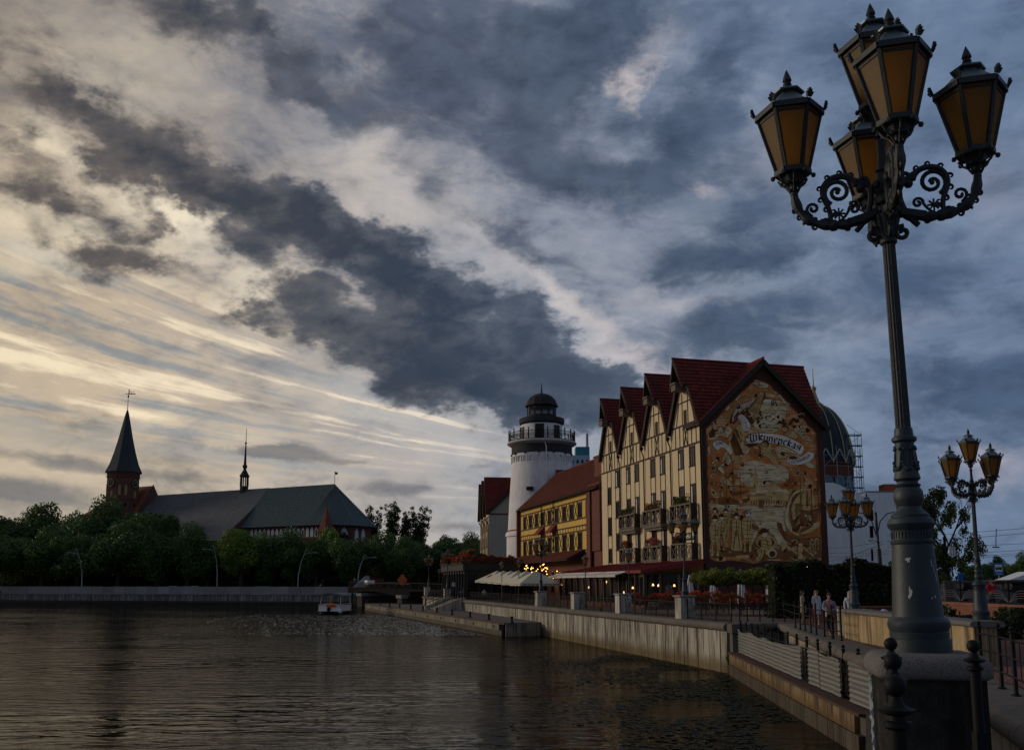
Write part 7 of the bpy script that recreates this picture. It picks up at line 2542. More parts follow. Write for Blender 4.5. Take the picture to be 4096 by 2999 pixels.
gi = "trees along the island shore"
back = [(20, 1122, 262, 150, "dark", "dark tree at the left picture edge, back row of the island"), (105, 1112, 266, 130, "dark", "dark rounded tree left of the clock tower"), (175, 1118, 258, 110, "dark", "low dark tree between the rounded tree and the tower"),
        (228, 1106, 250, 150, "dark", "tall dark tree directly before the clock tower foot"), (315, 1112, 248, 160, "dark", "broad dark tree right of the clock tower covering the nave end"), (368, 1136, 244, 90, "dark", "dark tree before the left end of the nave roof")]
front = [(15, 1172, 226, 130, "dark", "front row dark tree at the left edge above the parapet"), (100, 1168, 226, 140, "dark", "front row dark tree, second from the left edge"), (180, 1166, 224, 130, "dark", "front row dark tree before the rounded one, by the left lamp mast"),
         (268, 1152, 222, 170, "dark", "broad front row tree with a lit yellow-green top below the tower"), (352, 1170, 221, 110, "dark", "front row dark tree right of the broad one"), (418, 1164, 220, 110, "dark", "front row tree below the nave dormers"),
         (462, 1180, 220, 90, "dark", "slim front row tree beside the leaning lamp mast"), (535, 1166, 214, 120, "lite", "bright green tree right of the leaning lamp mast"), (600, 1172, 216, 100, "dark", "dark tree under the left end of the white arches"),
         (650, 1174, 214, 110, "dark", "dark tree under the middle of the white arches"), (700, 1176, 212, 100, "dark", "dark tree by the second lamp mast"), (722, 1160, 222, 70, "lite", "pale green tree peeping out below the red turret"),
         (790, 1178, 208, 130, "dark", "dark broad tree at the island tip"), (860, 1180, 212, 120, "dark", "dark tree behind the third lamp mast"), (930, 1184, 218, 130, "dark", "green tree beyond the old bridge"),
         (1000, 1188, 222, 120, "dark", "green tree beyond the old bridge, left of the grey house"), (1050, 1186, 235, 100, "dark", "green tree touching the grey house"), (895, 1190, 205, 90, "dark", "dark low tree above the bridge railing")]
mids = [(740, 1168, 224, 100, "purple", "dark purple-leaved tree before the red turret"), (980, 1178, 260, 60, "purple", "small dark purple tree on the skyline left of the grey house"), (905, 1170, 258, 70, "dark", "dark tree on the skyline under the poplars"), (1030, 1180, 262, 80, "dark", "tree on the skyline beside the grey house")]
for (u, v, Y, w, k, lab) in back + front + mids:
    tree(u, v, Y, w, k, lab, group=gi, vbot=1279 if Y < 240 else 1262)
for (u, v, w, lab) in ((822, 1116, 46, "slim poplar standing left of the poplar group"), (862, 1112, 52, "tallest poplar of the group right of the church"), (893, 1124, 46, "poplar in the middle of the group right of the church"), (925, 1118, 56, "loose poplar at the right end of the group")):
    tree(u, v, 252, w, "pop", lab, group="poplars right of the church", vbot=1215, name="poplar_tree")
# ------------------------------------------------------------------ hedges, clipped trees, flowers
def leaf_box_mesh(name, L, D, H, m, n, leaf=.12, seed=1, rough=.18):
    """Hedge body: leaf faces crowded near the faces of a box, with an uneven outline; origin at the base corner."""
    rs = np.random.RandomState(seed)
    P = np.empty((n, 3))
    f = rs.randint(0, 5, size=n)
    a, b = rs.rand(n), rs.rand(n)
    dep = rs.rand(n) ** 2 * .35
    P[:, 0], P[:, 1], P[:, 2] = a * L, b * D, rs.rand(n) * H
    P[f <= 1, 1] = (dep * D)[f <= 1]
    P[f == 2, 1] = (D - dep * D)[f == 2]
    P[f >= 3, 2] = (H - dep * .5)[f >= 3]
    wob = np.sin(P[:, 0] * 2.1 + seed) * .5 + np.sin(P[:, 0] * 5.3 + P[:, 2] * 2.0) * .35 + np.sin(P[:, 2] * 3.1) * .3
    P[:, 1] += wob * rough * .6
    P[:, 2] += wob * rough * (P[:, 2] / H)
    P += rs.normal(size=(n, 3)) * .03
    N_ = rs.normal(size=(n, 3)) + np.array([0, -.4, .3])
    N_ /= np.linalg.norm(N_, axis=1)[:, None]
    t1 = np.cross(N_, rs.normal(size=(n, 3)))
    t1 /= np.linalg.norm(t1, axis=1)[:, None] + 1e-6
    t2 = np.cross(N_, t1)
    s = leaf * rs.uniform(.5, 1.3, size=(n, 1))
    q = np.stack([P - t1 * s, P + t2 * s * .5, P + t1 * s, P - t2 * s * .5], axis=1).reshape(-1, 3)
    me = bpy.data.meshes.new(name)
    me.from_pydata(q.tolist(), [], [(4 * i, 4 * i + 1, 4 * i + 2, 4 * i + 3) for i in range(n)])
    me.materials.append(m)
    return me


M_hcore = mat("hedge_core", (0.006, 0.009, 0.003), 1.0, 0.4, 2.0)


def hedge(label, p, rz, L, D, H, m, n, leaf=.12, seed=1):
    t = T("hedge", label, "hedge", p, rz)
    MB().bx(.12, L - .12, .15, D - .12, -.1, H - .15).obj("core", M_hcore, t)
    link("foliage", leaf_box_mesh("foliage", L, D, H, m, n, leaf, seed, .42), t)
    return t


hedge("tall dark clipped hedge behind the girls, left of the lamp", (14.9, 53.5, Z_P), R(4), 6.6, 1.5, 3.05, L_hedge, 9000, .11, 3)
hedge("tall dark clipped hedge behind the lamp and the hooded person", (19.4, 55.2, Z_P), R(5), 5.4, 1.5, 3.0, L_hedge, 8000, .11, 5)
hedge("low dark evergreen bed before the red brick wall at the right", (15.5, 33.5, Z_P), R(-8), 5.2, 2.0, .72, L_hedge, 6000, .09, 8)
hedge("dark undergrowth strip along the island behind the tree trunks", (-132, 240.5, 2.9), R(-16.5), 98, 2.5, 4.8, L_hedge, 26000, .4, 9)
hedge("far dark thicket behind the old bridge and under the poplars", (-46, 262, 2.9), R(-4), 44, 3.0, 7.5, L_hedge, 16000, .5, 10)

L_flw = leaf_mat("red_petals", (0.42, 0.018, 0.014), .3)
L_flw2 = leaf_mat("orange_petals", (0.40, 0.10, 0.025), .4)
L_flw3 = leaf_mat("pink_petals", (0.5, 0.06, 0.12), .4)
L_grn = leaf_mat("geranium_leaves", (0.05, 0.075, 0.018))
FB = {}


def flower_box(label, p, rz, L, petals, seed=1, D=.4, H=.38, n=700, box=True, leaf=.055, group=None):
    t = T("flower_box", label, "flower box", p, rz, group)
    key = (L, D, H, n, seed)
    if box:
        MB().bx(0, L, 0, D, 0, .2).obj("trough", M_timber, t)
    g = link("foliage", leaf_box_mesh("foliage", L, D, H, L_grn, n, leaf * 1.2, seed, .25), t, (0, 0, .1))
    link("blossoms", leaf_box_mesh("blossoms", L, D, H * .8, petals, int(n * .8), leaf, seed + 7, .3), t, (0, -.02, .1 + H * .3))
    return t


gb = "flower boxes on the hotel balconies"
k = 0
for (bi, zb, wdt, pet, lab) in ((0, 9.5, 2.6, L_grn, "green flower box with few red blossoms on the upper right balcony"), (1, 9.5, 2.6, L_flw2, "flower box with rusty blossoms on the upper middle balcony"), (2, 9.5, 2.6, L_grn, "mostly green flower box on the upper left balcony"),
                                (0, 6.3, 1.2, L_flw2, "small flower box on the lower right balcony behind the lamp"), (1, 6.3, 2.6, L_flw3, "flower box with pink and red blossoms on the lower middle balcony"), (2, 6.3, 1.6, L_flw2, "short flower box on the lower left balcony")):
    xm = (bays[bi][0] + bays[bi][1]) / 2
    p = HO + EF * (xm + 2.1) - EN * .55 + Vector((0, 0, zb + 1.2))
    flower_box(lab, p, HR + PI, wdt, pet, 20 + k, .42, .5, 500, True, .07, gb)
    k += 1
for i, (u, L, Y) in enumerate(((1396, 2.6, 62.5), (1452, 2.2, 60.5), (1486, 1.6, 59.6), (1516, 2.4, 59.0), (1570, 3.2, 58.0), (1640, 3.0, 57.0))):
    p = at(u, 1320, Y)
    flower_box(("bright red geranium bed behind the railing, left of the second pier gap", "bright red geranium bed left of the balcony lamp foot", "bright red geraniums at the foot of the balcony lamp", "bright red geraniums before the furled parasol",
                "dim red flower bed under the clipped trees", "dim red flower bed at the right end of the clipped trees")[i], (p.x, Y, Z_P + .55), R(-14), L, L_flw, 40 + i, .6, .5, 900, True, .06, "red geranium beds along the terrace")
for (x0, L, y, z, pet, lab) in ((-.1, 15.5, .1, 6.85, L_flw, "long red flower box on the lower roof edge of the café"), (1.6, 5.5, -1.1, 7.6, L_flw2, "orange flower box on the upper brick planter of the café")):
    p = CO + EF * (x0 + L) - EN * (y + .1) + Vector((0, 0, z))
    flower_box(lab, p, HR + PI, L, pet, 60, .7, .7, 2600, True, .09)
p = CO + EF * .3 + EN * 0.3 + Vector((0, 0, 6.85))
flower_box("red flower box along the short side of the café roof", p, frame(None, EN), 6.5, L_flw, 63, .7, .7, 1500, True, .09)
hedge("green shrubs on the café roof terrace below the grey house", CO + EF * 6.0 + EN * 4.5 + Vector((0, 0, 6.9)), HR, 8, 1.2, 1.3, L_hedge, 2500, .14, 13)

CM = [crown_mesh("crown", 70 + i, L_maple, 1.0, .8, 22, 260, .075, .6) for i in range(3)]
for i, u in enumerate((1553, 1578, 1603, 1630, 1657, 1680)):
    Y = 61.5 - i * .35
    p = at(u, 1272, Y)
    t = T("clipped_tree", ["first clipped small tree from the furled parasol by the pavilion", "second clipped small tree below the painting", "third clipped small tree below the painting", "fourth clipped small tree below the painting", "fifth clipped small tree below the painting", "last clipped small tree, next to the dark hedge"][i],
          "tree", (p.x, Y, Z_P), R(i * 50), "clipped trees in a row below the painting")
    hh = p.z - Z_P
    link("crown", CM[i % 3], t, (0, 0, hh), None, (1.0, 1.0, .78))
    MB().tube([(0, 0, 0), (.02, 0, hh)], .045, 6).obj("trunk", M_bark, t)
    MB().bx(-.35, .35, -.02, .02, 1.1, 1.16).bx(-.33, -.28, -.02, .02, 0, 1.16).bx(.28, .33, -.02, .02, 0, 1.16).obj("stake", MATS["raw_timber"], t)

# the loose tree on the right, branches and sky showing through
bt_ = T("broadleaf_tree", "loose broadleaf tree with sky showing through, right of the nearest lamp", "tree", (at(2085, 1300, 72).x, 72.0, 2.9), 0)
rs = random.Random(77)
tb_ = MB()
tips = []
def branch(p, d, L, r_, depth):
    q = p + d * L
    mid_ = p + d * L * .5 + Vector((rs.uniform(-.1, .1), rs.uniform(-.1, .1), .05)) * L * .4
    tb_.tube([p, mid_, q], [r_, r_ * .8, r_ * .6], 5 if depth > 1 else 7)
    if depth >= 2:
        tips.append((q, .55 + .2 * rs.random()))
        tips.append((mid_, .4))
    if depth >= 4:
        return
    for _ in range(3 if depth else 7):
        nd = (d + Vector((rs.uniform(-.9, .9), rs.uniform(-.9, .9), rs.uniform(-.15, .75)))).normalized()
        branch(q if depth else p + d * L * rs.uniform(.4, 1.0), nd, L * rs.uniform(.55, .75) * (.62 if depth == 0 else 1), r_ * .55, depth + 1)
branch(Vector((0, 0, 0)), Vector((.02, 0, 1)), 5.0, .17, 0)
tb_.obj("trunk", M_bark, bt_, True)
lb = []
for k in range(70):
    a, f = rs.uniform(0, 6.28), rs.random() ** .6
    z = rs.uniform(-1, 1)
    w = math.sqrt(max(0, 1 - z * z)) * (1 if z > -.4 else .9)
    lb.append(((w * f * math.cos(a), w * f * math.sin(a), z), rs.uniform(.10, .2)))
me = crown_mesh("crown", 61, leaf_mat("broad_leaves", (0.07, 0.10, 0.022)), leaf=.036, hollow=.15, per=760, lobes=lb)
link("crown", me, bt_, (0, 0, 4.6), None, (2.75, 2.75, 3.75))
gr_ = "trees behind the bus stop"
for (u, v, Y, w, kind, lab) in ((2165, 1236, 150, 60, "dark", "dark tree behind the right-hand lamp shaft"), (2192, 1226, 160, 46, "dark", "taller dark tree behind the bus stop sign"), (2215, 1236, 150, 50, "dark", "round dark tree right of the bus stop sign"), (2250, 1222, 130, 60, "dark", "dark tree at the right picture edge"),
                                (2140, 1240, 140, 50, "dark", "dark tree just left of the right-hand lamp shaft"), (2050, 1255, 110, 80, "dark", "dark tree behind the base of the loose tree"), (2010, 1262, 120, 60, "dark", "dark tree behind the nearest lamp base")):
    tree(u, v, Y, w, kind, lab, 2.9, gr_, 1290)

# ------------------------------------------------------------------ parasols
M_canvas = mat("cream_canvas", (0.50, 0.47, 0.37), 0.85, 0.12, 1.0)
M_canvas2 = mat("white_canvas", (0.56, 0.54, 0.55), 0.85, 0.18, 3.0)
PAR = T("parasol", "", "parasol")
cv = MB()
h_ = 2.05
top = (0, 0, 1.22)
n = 6
for k in range(4):
    a, b = R(45 + 90 * k), R(135 + 90 * k)
    ca, cb_ = Vector((h_ * math.cos(a) * 1.414, h_ * math.sin(a) * 1.414, 0)), Vector((h_ * math.cos(b) * 1.414, h_ * math.sin(b) * 1.414, 0))
    cv.quad(top, ca, cb_)
    cv.quad(ca, cb_, cb_ - Vector((0, 0, .24)), ca - Vector((0, 0, .24)))
cv.obj("canopy", M_canvas, PAR, False).location = (0, 0, 2.2)
MB().tube([(0, 0, 0), (0, 0, 3.45)], .04, 6).obj("pole", M_timber, PAR)
MB().ball((0, 0, 3.48), .06, 6, 4).obj("finial", M_timber, PAR)
MB().bx(-.4, .4, -.4, .4, 0, .1).obj("foot", M_black, PAR)
gp = "cream parasols of the riverside terrace"
for i, (u, Y, lab) in enumerate(((1179, 92, "largest cream parasol with a patterned valance, nearest to the lamp pier"), (1160, 97, "cream parasol second from the front of the overlapping row"), (1141, 102, "cream parasol third from the front of the overlapping row"),
                                 (1126, 106.5, "cream parasol fourth from the front of the overlapping row"), (1110, 111, "cream parasol fifth from the front, behind the left lantern post"), (1096, 116, "cream parasol with a red blotch at the left end of the row"))):
    o = PAR if i == 0 else dup(PAR)
    p = at(u, 1256, Y)
    o.location = (p.x, Y, p.z - 3.45)
    o.rotation_euler = (0, 0, HR + R(3 * i))
    tag(o, lab, "parasol", gp)
    if i == 5:
        vs = []
        for q in range(12):
            a = 2 * PI * q / 12
            f, g = .55 + .16 * math.sin(a), .42 * math.cos(a)
            y = 2.05 * f
            vs.append((g, -y if False else y, 3.42 - 1.22 * f + .012))
        MB().quad(*vs).obj("print", mat("red_print", (0.42, 0.03, 0.04), 0.8), o)
    if i == 0:
        for k in range(4):
            for q in range(9):
                e = Matrix.Rotation(R(90 * k), 4, 'Z')
                m_ = MB()
                x = -1.7 + q * .42
                for dz in (.05, .1, .15):
                    m_.bx(x, x + .18, -2.062, -2.056, 2.2 - dz - .025, 2.2 - dz)
                mm = MB()
                mm.merge(m_, e)
                mm.obj("valance_mark", M_dark, o)["kind"] = "stuff"
FUR = T("furled_parasol", "", "parasol")
fm = MB()
prf = [(.10, .35), (.27, .42), (.30, .9), (.26, 1.6), (.17, 2.3), (.09, 2.75), (.04, 2.95)]
nv_ = 20
vs, fs = [], []
for j, (r_, z) in enumerate(prf):
    for i in range(nv_):
        a = 2 * PI * i / nv_ + .12 * j
        rr = r_ * (1.0 + (.22 if i % 2 else -.12) * (1 if j < 5 else .3) + .05 * math.sin(i * 2.7 + j))
        vs.append((rr * math.cos(a), rr * math.sin(a), z))
for j in range(len(prf) - 1):
    for i in range(nv_):
        fs.append((j * nv_ + i, j * nv_ + (i + 1) % nv_, (j + 1) * nv_ + (i + 1) % nv_, (j + 1) * nv_ + i))
fm.add(vs, fs)
fm.obj("cloth", M_canvas2, FUR, 60)
MB().tube([(0, 0, 0), (0, 0, 3.1)], .03, 6).ball((0, 0, 3.12), .05, 6, 4).obj("pole", M_timber, FUR)
for i, (u, v, Y, lab) in enumerate(((1519, 1260, 64, "furled white parasol standing by the pavilion end, largest of the furled ones"), (1571, 1246, 68, "furled white parasol behind the left clipped tree"), (1631, 1248, 69, "furled white parasol behind the middle of the clipped trees"),
                                    (1694, 1246, 70, "furled white parasol at the right end of the clipped trees"), (1818, 1250, 71, "furled white parasol at the right corner of the painted wall"))):
    o = FUR if i == 0 else dup(FUR)
    p = at(u, v, Y)
    s_ = (p.z - Z_P) / 3.15
    o.location = (p.x, Y, Z_P)
    o.scale = (s_ * (1.15 if i == 0 else .9), s_ * (1.15 if i == 0 else .9), s_)
    o.rotation_euler.z = i * .7
    tag(o, lab, "parasol", "furled white parasols")
fu = T("yellow_furled_parasol", "furled yellowish parasol at the corner of the dark café", "parasol", (at(1024, 1290, 124).x, 124, Z_P), 0)
MB().lathe([(.12, .6), (.28, .8), (.25, 1.8), (.1, 3.2), (.03, 3.9)], 9).obj("cloth", mat("straw_canvas", (0.42, 0.36, 0.18), 0.85, 0.2), fu)
MB().tube([(0, 0, 0), (0, 0, 4.0)], .04, 5).obj("pole", M_timber, fu)
for i, (x, y, rz) in enumerate(((1.2, 88.5, .3), (2.6, 94.5, 1.0), (.5, 99, .2), (1.5, 104, .5), (-1.5, 109, .1))):
    t = T("cafe_table", "", "table") if i == 0 else dup(T0_)
    if i == 0:
        T0_ = t
        MB().lathe([(.45, .72), (.45, .75)], 12).obj("top", M_timber, t)
        MB().tube([(0, 0, 0), (0, 0, .72)], .03, 5).obj("leg", M_black, t)
        for k in range(3):
            a = k * 2.1
            m_ = MB().box((.85 * math.cos(a), .85 * math.sin(a), .45), (.42, .42, .04), a).box((1.05 * math.cos(a), 1.05 * math.sin(a), .7), (.04, .42, .5), a)
            for q in ((-.17, -.17), (.17, -.17), (.17, .17), (-.17, .17)):
                m_.beam((.85 * math.cos(a) + q[0], .85 * math.sin(a) + q[1], 0), (.85 * math.cos(a) + q[0], .85 * math.sin(a) + q[1], .44), .03, .03)
    t.location = (x, y, Z_P)
    t.rotation_euler.z = rz
    tag(t, ["small dark café table under the nearest cream parasol", "small dark café table under the second cream parasol", "small dark café table under the middle cream parasols", "small dark café table under the fourth cream parasol", "small dark café table under the parasol with the red blotch"][i], "table", "café tables under the parasols")

# ------------------------------------------------------------------ island masts and odds and ends
M_mast = mat("galvanised_mast", (0.30, 0.32, 0.34), 0.5, 0.15)


def mast(u0, v0, u1, v1, Y, side, label):
    a, b = at(u0, v0, Y), at(u1, v1, Y)
    t = T("lamp_mast", label, "street lamp", a, 0, "leaning lamp masts on the island quay")
    d = b - a
    pts = [Vector((0, 0, 0)), Vector((d.x * .05, 0, d.z * .33)), Vector((d.x * .35, 0, d.z * .66)), Vector((d.x, 0, d.z))]
    MB().tube(pts, [.14, .12, .09, .06], 6).obj("mast", M_mast, t, True)
    e = Vector((d.x * .78, 0, d.z * .86))
    MB().tube([e, e + Vector((side * 1.3, 0, .25)), e + Vector((side * 1.9, 0, .3))], .05, 5).obj("arm", M_mast, t)
    MB().tube([pts[3], e + Vector((side * 1.0, 0, .2))], .03, 4).obj("stay", M_mast, t)
    MB().box(e + Vector((side * 2.3, 0, .28)), (.9, .3, .14)).obj("head", M_mast, t)


mast(180, 1291, 168, 1208, 216, -1, "leaning grey lamp mast farthest left, half hidden by trees")
mast(478, 1293, 470, 1199, 212, -1, "leaning grey lamp mast left of the bright green tree")
mast(656, 1293, 676, 1208, 205, 1, "leaning grey lamp mast right of the bright green tree, arm to the right")
mast(789, 1283, 804, 1222, 200, 1, "leaning grey lamp mast at the sloping wing wall of the bridge")
gs = "white display boards under the island trees"
for i, (u, w, h) in enumerate(((352, 20, 9), (383, 22, 8), (407, 14, 9), (560, 26, 8), (595, 20, 7), (620, 16, 7), (645, 14, 6), (700, 8, 8))):
    p0 = at(u, 1290, 213)
    t = T("display_board", ["white display board between the two left trunks", "pale blue and white display board under the trees", "white display board right of the blue one", "white board behind the bright green tree", "low white board right of the bright green tree",
                            "low white board between trunks by the second mast", "low white board at the foot of the second mast", "small white box on the lawn by the stroller"][i], "board", (p0.x, 213 + (620 - u) * .022, 2.95), 0, gs)
    k = 213 / F
    m_ = MB().bx(0, w * k, 0, .12, .3, h * k)
    m_.obj("panel", mat("display_print", (0.34, 0.36, 0.42), 0.7, 0.5, 1.2, col2=(0.10, 0.14, 0.24), two=.55), t)
    MB().bx(.1, .2, 0, .1, 0, .3).bx(w * k - .2, w * k - .1, 0, .1, 0, .3).obj("legs", M_black, t)

# ------------------------------------------------------------------ pontoon boat
bp = at(737, 1349, 135)
bo = T("pontoon_boat", "white pontoon boat with a canopy and orange life vests heading up the river", "boat", (bp.x, 135, 0), R(-100))
M_boat = mat("boat_white", (0.62, 0.62, 0.62), 0.4, 0.1)
M_wood = mat("boat_brown", (0.14, 0.08, 0.05), 0.7, 0.3)
for y in (-1.05, 1.05):
    o = MB().lathe([(.03, 2.9), (.28, 2.3), (.36, 1.7), (.36, -2.6), (.3, -2.8)], 10).obj("float", M_wood if y < 0 else M_dark, bo)
    o.rotation_euler = (0, PI / 2, 0)
    o.location = (0, y, .18)
MB().bx(-2.7, 2.5, -1.55, 1.55, .5, .62).obj("deck", M_boat, bo)
for y in (-1.52, 1.52):
    MB().bx(-2.6, 2.2, y - .03, y + .03, .62, 1.35).obj("side_panel", M_boat, bo)
MB().bx(2.2, 2.26, -1.5, -.25, .62, 1.35).obj("front_panel", M_boat, bo)
MB().bx(2.2, 2.26, .25, 1.5, .62, 1.35).obj("front_panel", M_boat, bo)
rl = MB()
for y in (-1.52, 1.52):
    rl.tube([(-2.6, y, 1.5), (2.25, y, 1.5)], .03, 5)
    for x in (-2.6, -1, .6, 2.2):
        rl.tube([(x, y, 1.3), (x, y, 1.5)], .03, 4)
rl.tube([(2.25, -1.52, 1.5), (2.25, 1.52, 1.5)], .03, 5)
rl.obj("rail", M_boat, bo)["kind"] = "stuff"
for x in (-2.2, 1.4):
    for y in (-1.5, 1.5):
        MB().tube([(x + (.3 if x > 0 else -.1), y, 1.5), (x, y * .93, 2.75)], .04, 5).obj("canopy_pole", M_boat, bo)
cn = MB()
for i in range(8):
    y0, y1 = -1.6 + i * .4, -1.6 + (i + 1) * .4
    zf = lambda y: 3.0 - .12 * (abs(y) / 1.6) ** 3 * 3
    cn.prism([(-2.4, y0, zf(y0)), (-2.4, y1, zf(y1)), (-2.4, y1, zf(y1) + .07), (-2.4, y0, zf(y0) + .07)], (4.1, 0, 0))
cn.obj("canopy", mat("canopy_cloth", (0.16, 0.17, 0.19), 0.7, 0.2), bo)
MB().bx(-2.9, -2.6, -.25, .25, .1, 1.1).obj("outboard", M_dark, bo)
MB().ball((2.45, 1.75, .55), .33, 8, 6).obj("fender", M_boat, bo)
MB().ball((2.5, 0.05, .75), .26, 8, 6, 1.5).obj("fender", M_dark, bo)
for i in range(4):
    t = T("life_vest", ["leftmost orange life vest on the front rail of the pontoon boat", "second orange life vest from the left on the boat rail", "third orange life vest from the left on the boat rail", "rightmost orange life vest on the front rail of the pontoon boat"][i], "life vest")
    t.location = bo.matrix_basis @ Vector((2.32, -.75 + i * .36, 1.32))
    t.location = Vector((bp.x, 135, 0)) + Matrix.Rotation(R(-100), 3, 'Z') @ Vector((2.34, -.2 + i * .36, 1.28))
    t.rotation_euler.z = R(-100)
    MB().box((0, 0, 0), (.12, .3, .4)).obj("body", mat("vest_orange", (0.75, 0.12, 0.02), 0.6, 0.1), t)
    MB().box((.07, 0, 0), (.02, .3, .05)).obj("strap", M_black, t)
    t["group"] = "orange life vests on the boat"
# lily pads by the landing stage and in the corner below the river wall
M_pad = mat("lily_pad", (0.016, 0.02, 0.007), 0.5, 0.5, 3.0, spec=0.12)
rsn = np.random.RandomState(9)


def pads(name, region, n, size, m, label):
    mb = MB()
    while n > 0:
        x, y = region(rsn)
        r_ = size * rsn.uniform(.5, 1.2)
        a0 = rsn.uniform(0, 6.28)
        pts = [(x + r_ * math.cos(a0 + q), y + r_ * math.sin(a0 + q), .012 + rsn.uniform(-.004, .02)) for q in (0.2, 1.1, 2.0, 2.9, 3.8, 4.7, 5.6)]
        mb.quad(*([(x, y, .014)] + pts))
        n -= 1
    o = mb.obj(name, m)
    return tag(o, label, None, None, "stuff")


def reg_a(rs):
    while True:
        y = rs.uniform(80, 134)
        xe = -0.55 - .304 * (y - 78.7)
        w = 13 + (y - 78) * .13
        x = xe - 1.2 - abs(rs.normal()) * w * .55
        if x > -38:
            return x, y


def reg_b(rs):
    while True:
        y = rs.uniform(21, 58)
        lim = min(XQ(y) if y > 46 else 8.9 + (y - 24) * .08, 20)
        x = lim - .4 - abs(rs.normal()) * 3.6
        if x > lim - 9.5 and math.sin(x * .9 + y * .35) + math.sin(y * .7 - x) > -.5:
            return x, y


pads("lily_pads", reg_a, 4200, .17, mat("lily_pad_glint_tint", (0.19, 0.175, 0.15), 0.2, 0.5, 2.0, spec=0.8), "floating lily pads with glints put into their pale colour beside the landing stage")  # pale base colour stands in for glints of sky light
def reg_c(rs):
    return -64 - rs.rand() ** 1.5 * 16, 127 + rs.normal() * 2.4


pads("lily_pads", reg_c, 1500, .3, M_pad, "dark patch of floating leaves on the water at the left edge")
pads("lily_pads", reg_b, 3200, .13, M_pad, "dark green lily pads in the corner below the river wall")
# ------------------------------------------------------------------ right-hand background: brick wall, fence, street things
r0, r1 = at(1985, 1319, 50.5), at(2275, 1337, 37.2)
rw = T("red_brick_wall", "red brick retaining wall carrying an iron fence behind the right-hand lamp", "wall", (r0.x, r0.y, 0), frame(None, Vector((r1.x - r0.x, r1.y - r0.y))))
RL_ = math.hypot(r1.x - r0.x, r1.y - r0.y)
MB().bx(0, RL_, .03, .4, 2.2, 3.34).obj("core", mat("brick_mortar", (0.10, 0.06, 0.05), 0.95, 0.3), rw)
bk = MB()
for j in range(13):
    z = Z_P - .02 + j * .078
    out_ = .05 if j == 7 else 0
    for i in range(int(RL_ / .26) + 1):
        x = i * .26 + (.13 if j % 2 else 0)
        if x + .25 < RL_:
            bk.bx(x, x + .25, -.01 - out_ - random.uniform(0, .01), .05, z, z + .068)
o = bk.obj("bricks", M_brick2, rw)
o["kind"] = "stuff"
for i in range(int(RL_ / .5)):
    MB().bx(i * .5 + .004, i * .5 + .496, -.06, .45, 3.345, 3.46).obj("cap_brick", M_brick2, rw)
w2 = T("low_brick_wall", "low red brick wall behind the hooded person", "wall", (17.6, 50.8, 0), R(2))
for i in range(9):
    MB().bx(i * .5 + .004, i * .5 + .496, 0, .4, Z_P - .1, 3.02).obj("brick_block", M_brick2, w2)
    MB().bx(i * .5 + .004, i * .5 + .496, -.05, .45, 3.03, 3.12).obj("cap_brick", M_brick2, w2)
w3 = T("low_brick_wall", "low dark brick wall before the girls' hedge", "wall", (15.0, 47.2, 0), R(6))
for i in range(7):
    MB().bx(i * .5 + .004, i * .5 + .496, 0, .35, Z_P - .1, 3.0).obj("brick_block", M_brick2, w3)
ff = T("street_fence", "iron fence with fan-shaped bars and scrolls on the red brick wall", "fence", (r0.x, r0.y, 3.46), rw.rotation_euler.z)
nseg = 6
sw_ = RL_ / nseg
M_wire = mat("fence_wire", (0.10, 0.09, 0.085), 0.5, 0.2)
fp_ = MB()
for s_ in (-1, 1):
    for k in range(4):
        fp_.tube([(sw_ / 2 - s_ * sw_ / 2, .2, .05)] + [(sw_ / 2 - s_ * sw_ / 2 * (1 - t_) + 0 * t_, .2, .05 + (.28 + .13 * k) * math.sin(t_ * PI / 2) * (1 - .25 * t_)) for t_ in (.2, .4, .6, .8, 1.0)], .012, 4)
    fp_.tube([(p[0], .2, p[2]) for p in spiral(sw_ / 2 + s_ * (sw_ / 2 - .22), .72, .15, .03, 0, 1.7, 20)], .012, 4)
fm_ = fp_.mesh("fan", M_wire)
for i in range(nseg + 1):
    MB().bx(i * sw_ - .03, i * sw_ + .03, .17, .23, 0, 1.0).obj("post", M_black, ff)
    if i < nseg:
        link("fan", fm_, ff, (i * sw_, 0, 0))
for z in (.93, .05):
    MB().tube([(0, .2, z), (RL_, .2, z)], .018, 5).obj("rail", M_black, ff)

M_blue = mat("sign_blue", (0.015, 0.10, 0.33), 0.5, 0.05)
M_wp = mat("sign_white", (0.62, 0.64, 0.66), 0.5, 0.05)
q = at(2203, 1290, 62)
bs = T("bus_stop_sign", "blue bus stop sign with a white square and a black bus", "sign", (q.x, 62, 2.86), R(-6))
k = 62 / F
hS = at(2203, 1252, 62).z - 2.86
MB().tube([(0, .05, 0), (0, .05, hS)], .035, 6).obj("post", M_mast, bs)
pl_ = MB().bx(-9.9 * k, 9.9 * k, -.01, .02, hS - 15 * k, hS + 12.5 * k).obj("plate", M_blue, bs)
MB().bx(-7.6 * k, 7.6 * k, -.016, -.011, hS - 6.5 * k, hS + 8.5 * k).obj("white_field", M_wp, pl_)
b_ = MB()
b_.prism([(-6.6 * k, -.022, hS - 2.0 * k), (6.6 * k, -.022, hS - 2.0 * k), (6.6 * k, -.022, hS + 2.6 * k), (5.8 * k, -.022, hS + 4.4 * k), (-5.8 * k, -.022, hS + 4.4 * k), (-6.6 * k, -.022, hS + 2.6 * k)], (0, .005, 0))
b_.obj("bus_symbol", M_dark, pl_)
for i in range(5):
    MB().bx((-5.4 + i * 2.2) * k, (-3.8 + i * 2.2) * k, -.025, -.023, hS + 1.7 * k, hS + 3.6 * k).obj("bus_window", M_wp, pl_)
